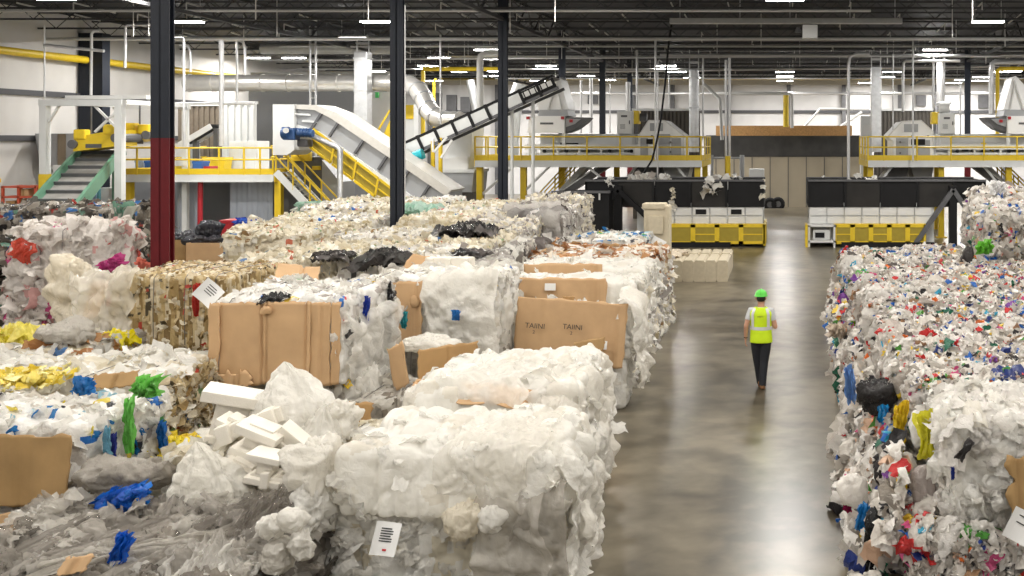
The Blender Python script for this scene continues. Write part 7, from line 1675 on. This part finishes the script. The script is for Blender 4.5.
# ================================================================== worker
def worker():
    base = Vector((X(761, 18.4), 18.4, 0)); hgt = 1.79
    t = thing('person', 'worker in lime safety vest and green hard hat walking away along the aisle', 'person', base)
    M_skin = mat('skin', (.55, .30, .20), .5, noise=.04, nscale=20); M_vest = mat('safety_vest', (.62, .85, .01), .7, noise=.06, nscale=12); M_tape = mat('reflective_tape', (.62, .62, .64), .35); M_jean = mat('dark_trousers', (.014, .016, .022), .8, noise=.2, nscale=15)
    M_shirt = mat('grey_shirt', (.55, .56, .58), .8); M_hat = mat('hard_hat_green', (.10, .62, .06), .35); M_boot = mat('tan_boots', (.22, .10, .035), .7); M_hair = mat('dark_hair', (.02, .016, .014), .7)
    def loft(rings, n=20, cap=True):
        b = MB(); vs = []; fs = []
        for (c, rx, ry) in rings:
            for k in range(n):
                a = 2*math.pi*k/n; vs.append((c[0]+rx*math.cos(a), c[1]+ry*math.sin(a), c[2]))
        for i in range(len(rings)-1):
            for k in range(n): fs.append((i*n+k, i*n+(k+1) % n, (i+1)*n+(k+1) % n, (i+1)*n+k))
        if cap: fs += [tuple(range(n))[::-1], tuple((len(rings)-1)*n+k for k in range(n))]
        return b.add(vs, fs)
    def loc(o): o.parent = t; return o
    def fin(b, name, m, vox=None, smooth=True, sub=0, parent=None):
        o = b.build(name, m); 
        if vox: md = o.modifiers.new('rm', 'REMESH'); md.mode = 'VOXEL'; md.voxel_size = vox; md.use_smooth_shade = True; sm = o.modifiers.new('sm', 'SMOOTH'); sm.factor = .5; sm.iterations = 4
        if smooth: o.data.polygons.foreach_set('use_smooth', [True]*len(o.data.polygons))
        o.parent = parent or t; return o
    # joints (x right, y forward, z up); he walks away: weight on the leading leg, other heel lifting
    hipL, hipR = Vector((-.095, 0, .90)), Vector((.095, 0, .90)); kneeL, kneeR = Vector((-.075, .07, .49)), Vector((.06, -.03, .49)); ankL, ankR = Vector((-.02, .12, .09)), Vector((.035, -.12, .10))
    shL, shR = Vector((-.185, 0, 1.43)), Vector((.185, 0, 1.43)); elL, elR = Vector((-.27, -.05, 1.15)), Vector((.265, -.02, 1.14)); wrL, wrR = Vector((-.285, .02, .90)), Vector((.235, .22, 1.09))
    body = MB()
    body.add(*(lambda b: (b.v, b.f))(loft([((0, 0, .80), .10, .08), ((0, 0, .88), .155, .11), ((0, 0, .98), .155, .105), ((0, 0, 1.10), .145, .10), ((0, .0, 1.25), .165, .115), ((0, 0, 1.38), .175, .115), ((0, 0, 1.45), .13, .09), ((0, .0, 1.49), .065, .065), ((0, .015, 1.58), .056, .06)], 20)))
    body.add(*(lambda b: (b.v, b.f))(loft([((.0, .03, 1.535), .045, .05), ((.0, .03, 1.57), .066, .085), ((0, .025, 1.63), .077, .098), ((0, .02, 1.69), .078, .10), ((0, .015, 1.74), .07, .09), ((0, .015, 1.78), .035, .045)], 20)))
    body.tube([Vector((0, .115, 1.66)), Vector((0, .14, 1.625)), Vector((0, .12, 1.615))], [.01, .017, .008], 8)            # nose
    for s in (-1, 1): body.tube([Vector((s*.078, .01, 1.67)), Vector((s*.09, -.005, 1.665)), Vector((s*.085, .0, 1.62))], [.008, .02, .01], 8)     # ears
    for sh, el, wr in ((shL, elL, wrL), (shR, elR, wrR)):
        body.tube([sh, sh.lerp(el, .35), el], [.058, .052, .043], 14); body.tube([el, el.lerp(wr, .35), wr], [.044, .041, .029], 14); body.tube([el+Vector((0,0,.02)), el-Vector((0,0,.02))], .042, 12)
    for hp, kn, an in ((hipL, kneeL, ankL), (hipR, kneeR, ankR)): body.tube([hp, hp.lerp(kn, .4), kn], [.09, .078, .055], 14); body.tube([kn, kn.lerp(an, .35), an], [.056, .054, .036], 14)
    def hand(wr, dirn, side, curl):
        dirn = dirn.normalized(); lat = Vector((0, 1, 0)) if abs(dirn.z) > .7 else Vector((0, 0, 1)); lat = (lat - dirn*lat.dot(dirn)).normalized(); pn = dirn.cross(lat)*side
        pal = wr+dirn*.045; b = body
        for k in range(4):
            q = wr+dirn*.0+lat*(.03-.02*k); b.tube([wr+lat*(.012-.008*k), q+dirn*.085], [.018, .012], 8)
        for k, L in enumerate((.07, .078, .073, .057)):
            p = wr+dirn*.085+lat*(.03-.02*k); p1 = p+(dirn+pn*curl*.3).normalized()*L*.45; p2 = p1+(dirn*.8+pn*curl).normalized()*L*.3; p3 = p2+(dirn*.4+pn*curl*1.3).normalized()*L*.25; b.tube([p-dirn*.01, p, p1, p2, p3], [.010, .010, .009, .008, .006], 8)
        q = wr+dirn*.02+lat*.025; b.tube([q, q+(dirn*.5+lat).normalized()*.035, q+(dirn*.5+lat).normalized()*.035+(dirn+lat*.3).normalized()*.045], [.013, .012, .008], 8)
    hand(wrL, Vector((-.03, .12, -1)), 1, .6); hand(wrR, Vector((-.3, .9, .15)), -1, .9)
    fin(body, 'body', M_skin, .0062)
    tr = MB()
    tr.add(*(lambda b: (b.v, b.f))(loft([((0, 0, .80), .13, .10), ((0, 0, .88), .172, .125), ((0, 0, .98), .168, .12), ((0, 0, 1.06), .16, .115)], 20)))
    for hp, kn, an in ((hipL, kneeL, ankL), (hipR, kneeR, ankR)): tr.tube([hp+Vector((0, 0, .03)), hp.lerp(kn, .45), kn, kn.lerp(an, .4), an+Vector((0, -.01, -.03))], [.105, .098, .078, .073, .066], 16)
    fin(tr, 'trousers', M_jean, .011)
    for an, pitch in ((ankL, 0), (ankR, .35)):
        b = MB(); R = Matrix.Rotation(-pitch, 3, 'X'); c = Vector((an.x, an.y, 0))
        def q(v): return c+R @ Vector(v)+Vector((0, 0, .0))
        rings = [((-.09), .040, .055), (-.06, .046, .075), (.0, .047, .085), (.07, .05, .05), (.14, .05, .038), (.18, .04, .03), (.20, .02, .018)]
        n = 14; vs = []; fs = []
        for y, rx, rz in rings:
            for k in range(n):
                a = 2*math.pi*k/n; vs.append(q((rx*math.cos(a), y, max(.004, rz+rz*math.sin(a)))))
        for i in range(len(rings)-1):
            for k in range(n): fs.append((i*n+k, i*n+(k+1) % n, (i+1)*n+(k+1) % n, (i+1)*n+k))
        fs += [tuple(range(n))[::-1], tuple((len(rings)-1)*n+k for k in range(n))]
        b.add(vs, fs); b.tube([q((0, -.03, .10)), q((0, -.035, .19))], [.052, .055], 14); fin(b, 'boot', M_boot, .010)
    # shirt sleeves
    for sh, el in ((shL, elL), (shR, elR)):
        b = MB(); e = sh.lerp(el, .62); b.tube([sh.lerp(Vector((0, 0, 1.42)), .35)+Vector((0, 0, .0)), sh, sh.lerp(el, .3), e], [.060, .066, .064, .060], 16); fin(b, 'shirt_sleeve', M_shirt, .010)
    b = MB(); b.tube([(0, .0, 1.455), (0, .005, 1.50)], [.085, .064], 18); fin(b, 'shirt_collar', M_shirt, .009)
    # vest torso
    prof = [(.85, .208, .155), (1.0, .198, .145), (1.10, .192, .138), (1.2, .200, .140), (1.3, .216, .142), (1.37, .232, .138), (1.42, .226, .122), (1.46, .170, .100), (1.495, .098, .080)]
    def R_(z):
        for (z0, a0, b0), (z1, a1, b1) in zip(prof[:-1], prof[1:]):
            if z <= z1: f = (z-z0)/(z1-z0); return a0+(a1-a0)*f, b0+(b1-b0)*f
        return prof[-1][1:]
    fold = lambda a, z: 1+.025*math.sin(a*7+z*9)*max(0, (1.25-z)*2.)
    def shell(za, zb_, a0, a1, off, nz=16, na=40):
        b = MB(); vs = []; fs = []
        for i in range(nz+1):
            z = za+(zb_-za)*i/nz; rx, ry = R_(z)
            for k in range(na+1):
                a = a0+(a1-a0)*k/na; s = fold(a, z); vs.append(((rx+off)*s*math.cos(a), (ry+off)*s*math.sin(a), z))
        for i in range(nz):
            for k in range(na): fs.append((i*(na+1)+k, i*(na+1)+k+1, (i+1)*(na+1)+k+1, (i+1)*(na+1)+k))
        return b.add(vs, fs)
    vest = fin(shell(.85, 1.495, 0, 2*math.pi, 0, 30, 56), 'safety_vest', M_vest); so = vest.modifiers.new('s', 'SOLIDIFY'); so.thickness = .008
    band = fin(shell(1.085, 1.145, 0, 2*math.pi, .006, 3, 56), 'reflective_band', M_tape, parent=vest)
    for s in (-1, 1):
        a_ = -math.pi/2+s*.55
        b = MB(); vs = []; fs = []
        for i in range(25):
            z = 1.14+(1.475-1.14)*i/24; rx, ry = R_(z); rx += .007; ry += .007
            x0 = s*(.145-.03*max(0, (z-1.38)/.09)); 
            for k in range(4):
                x = x0+(k/3-.5)*.05; x = max(-rx*.98, min(rx*.98, x)); vs.append((x, -ry*math.sqrt(max(0, 1-(x/rx)**2))-.004, z))
        for i in range(24):
            for k in range(3): fs.append((i*4+k, i*4+k+1, (i+1)*4+k+1, (i+1)*4+k))
        b.add(vs, fs); fin(b, 'reflective_strap', M_tape, parent=vest)
    o = text_mesh('SAFETY', .034, M_ink, None, (0, -.150, 1.335), (math.pi/2, 0, 0), 'back_print'); o.parent = vest
    # hair, hard hat
    fin(loft([((0, -.008, 1.60), .066, .076), ((0, -.004, 1.64), .081, .092), ((0, .0, 1.70), .083, .10), ((0, .0, 1.74), .07, .08)], 20), 'hair', M_hair)
    hat = MB(); rings = [((0, .015, 1.695), .128, .150), ((0, .015, 1.703), .128, .150), ((0, .012, 1.708), .112, .132), ((0, .01, 1.74), .108, .126), ((0, .01, 1.775), .094, .11), ((0, .01, 1.80), .066, .08), ((0, .01, 1.812), .03, .036)]
    h = fin(loft(rings, 28), 'hard_hat', M_hat); r = MB(); r.tube([(0, -.118, 1.73), (0, -.09, 1.785), (0, -.03, 1.818), (0, .06, 1.815), (0, .12, 1.77)], .012, 8); fin(r, 'crown_ridge', M_hat, parent=h)
    b = MB(); b.bbox((-.05, -.105, 1.655), (.05, -.088, 1.70), .006); fin(b, 'hat_strap', mat('strap_black', (.02, .02, .02), .5), parent=h)
    wb = MB(); wb.tube([wrL+Vector((.002, -.006, .035)), wrL+Vector((.001, -.004, .02))], .036, 14); fin(wb, 'wristband', mat('strap_black', (.02, .02, .02), .5))
    t.scale = (1.0, 1.0, 1.0); t.rotation_euler.z = -.06
    return t
worker()
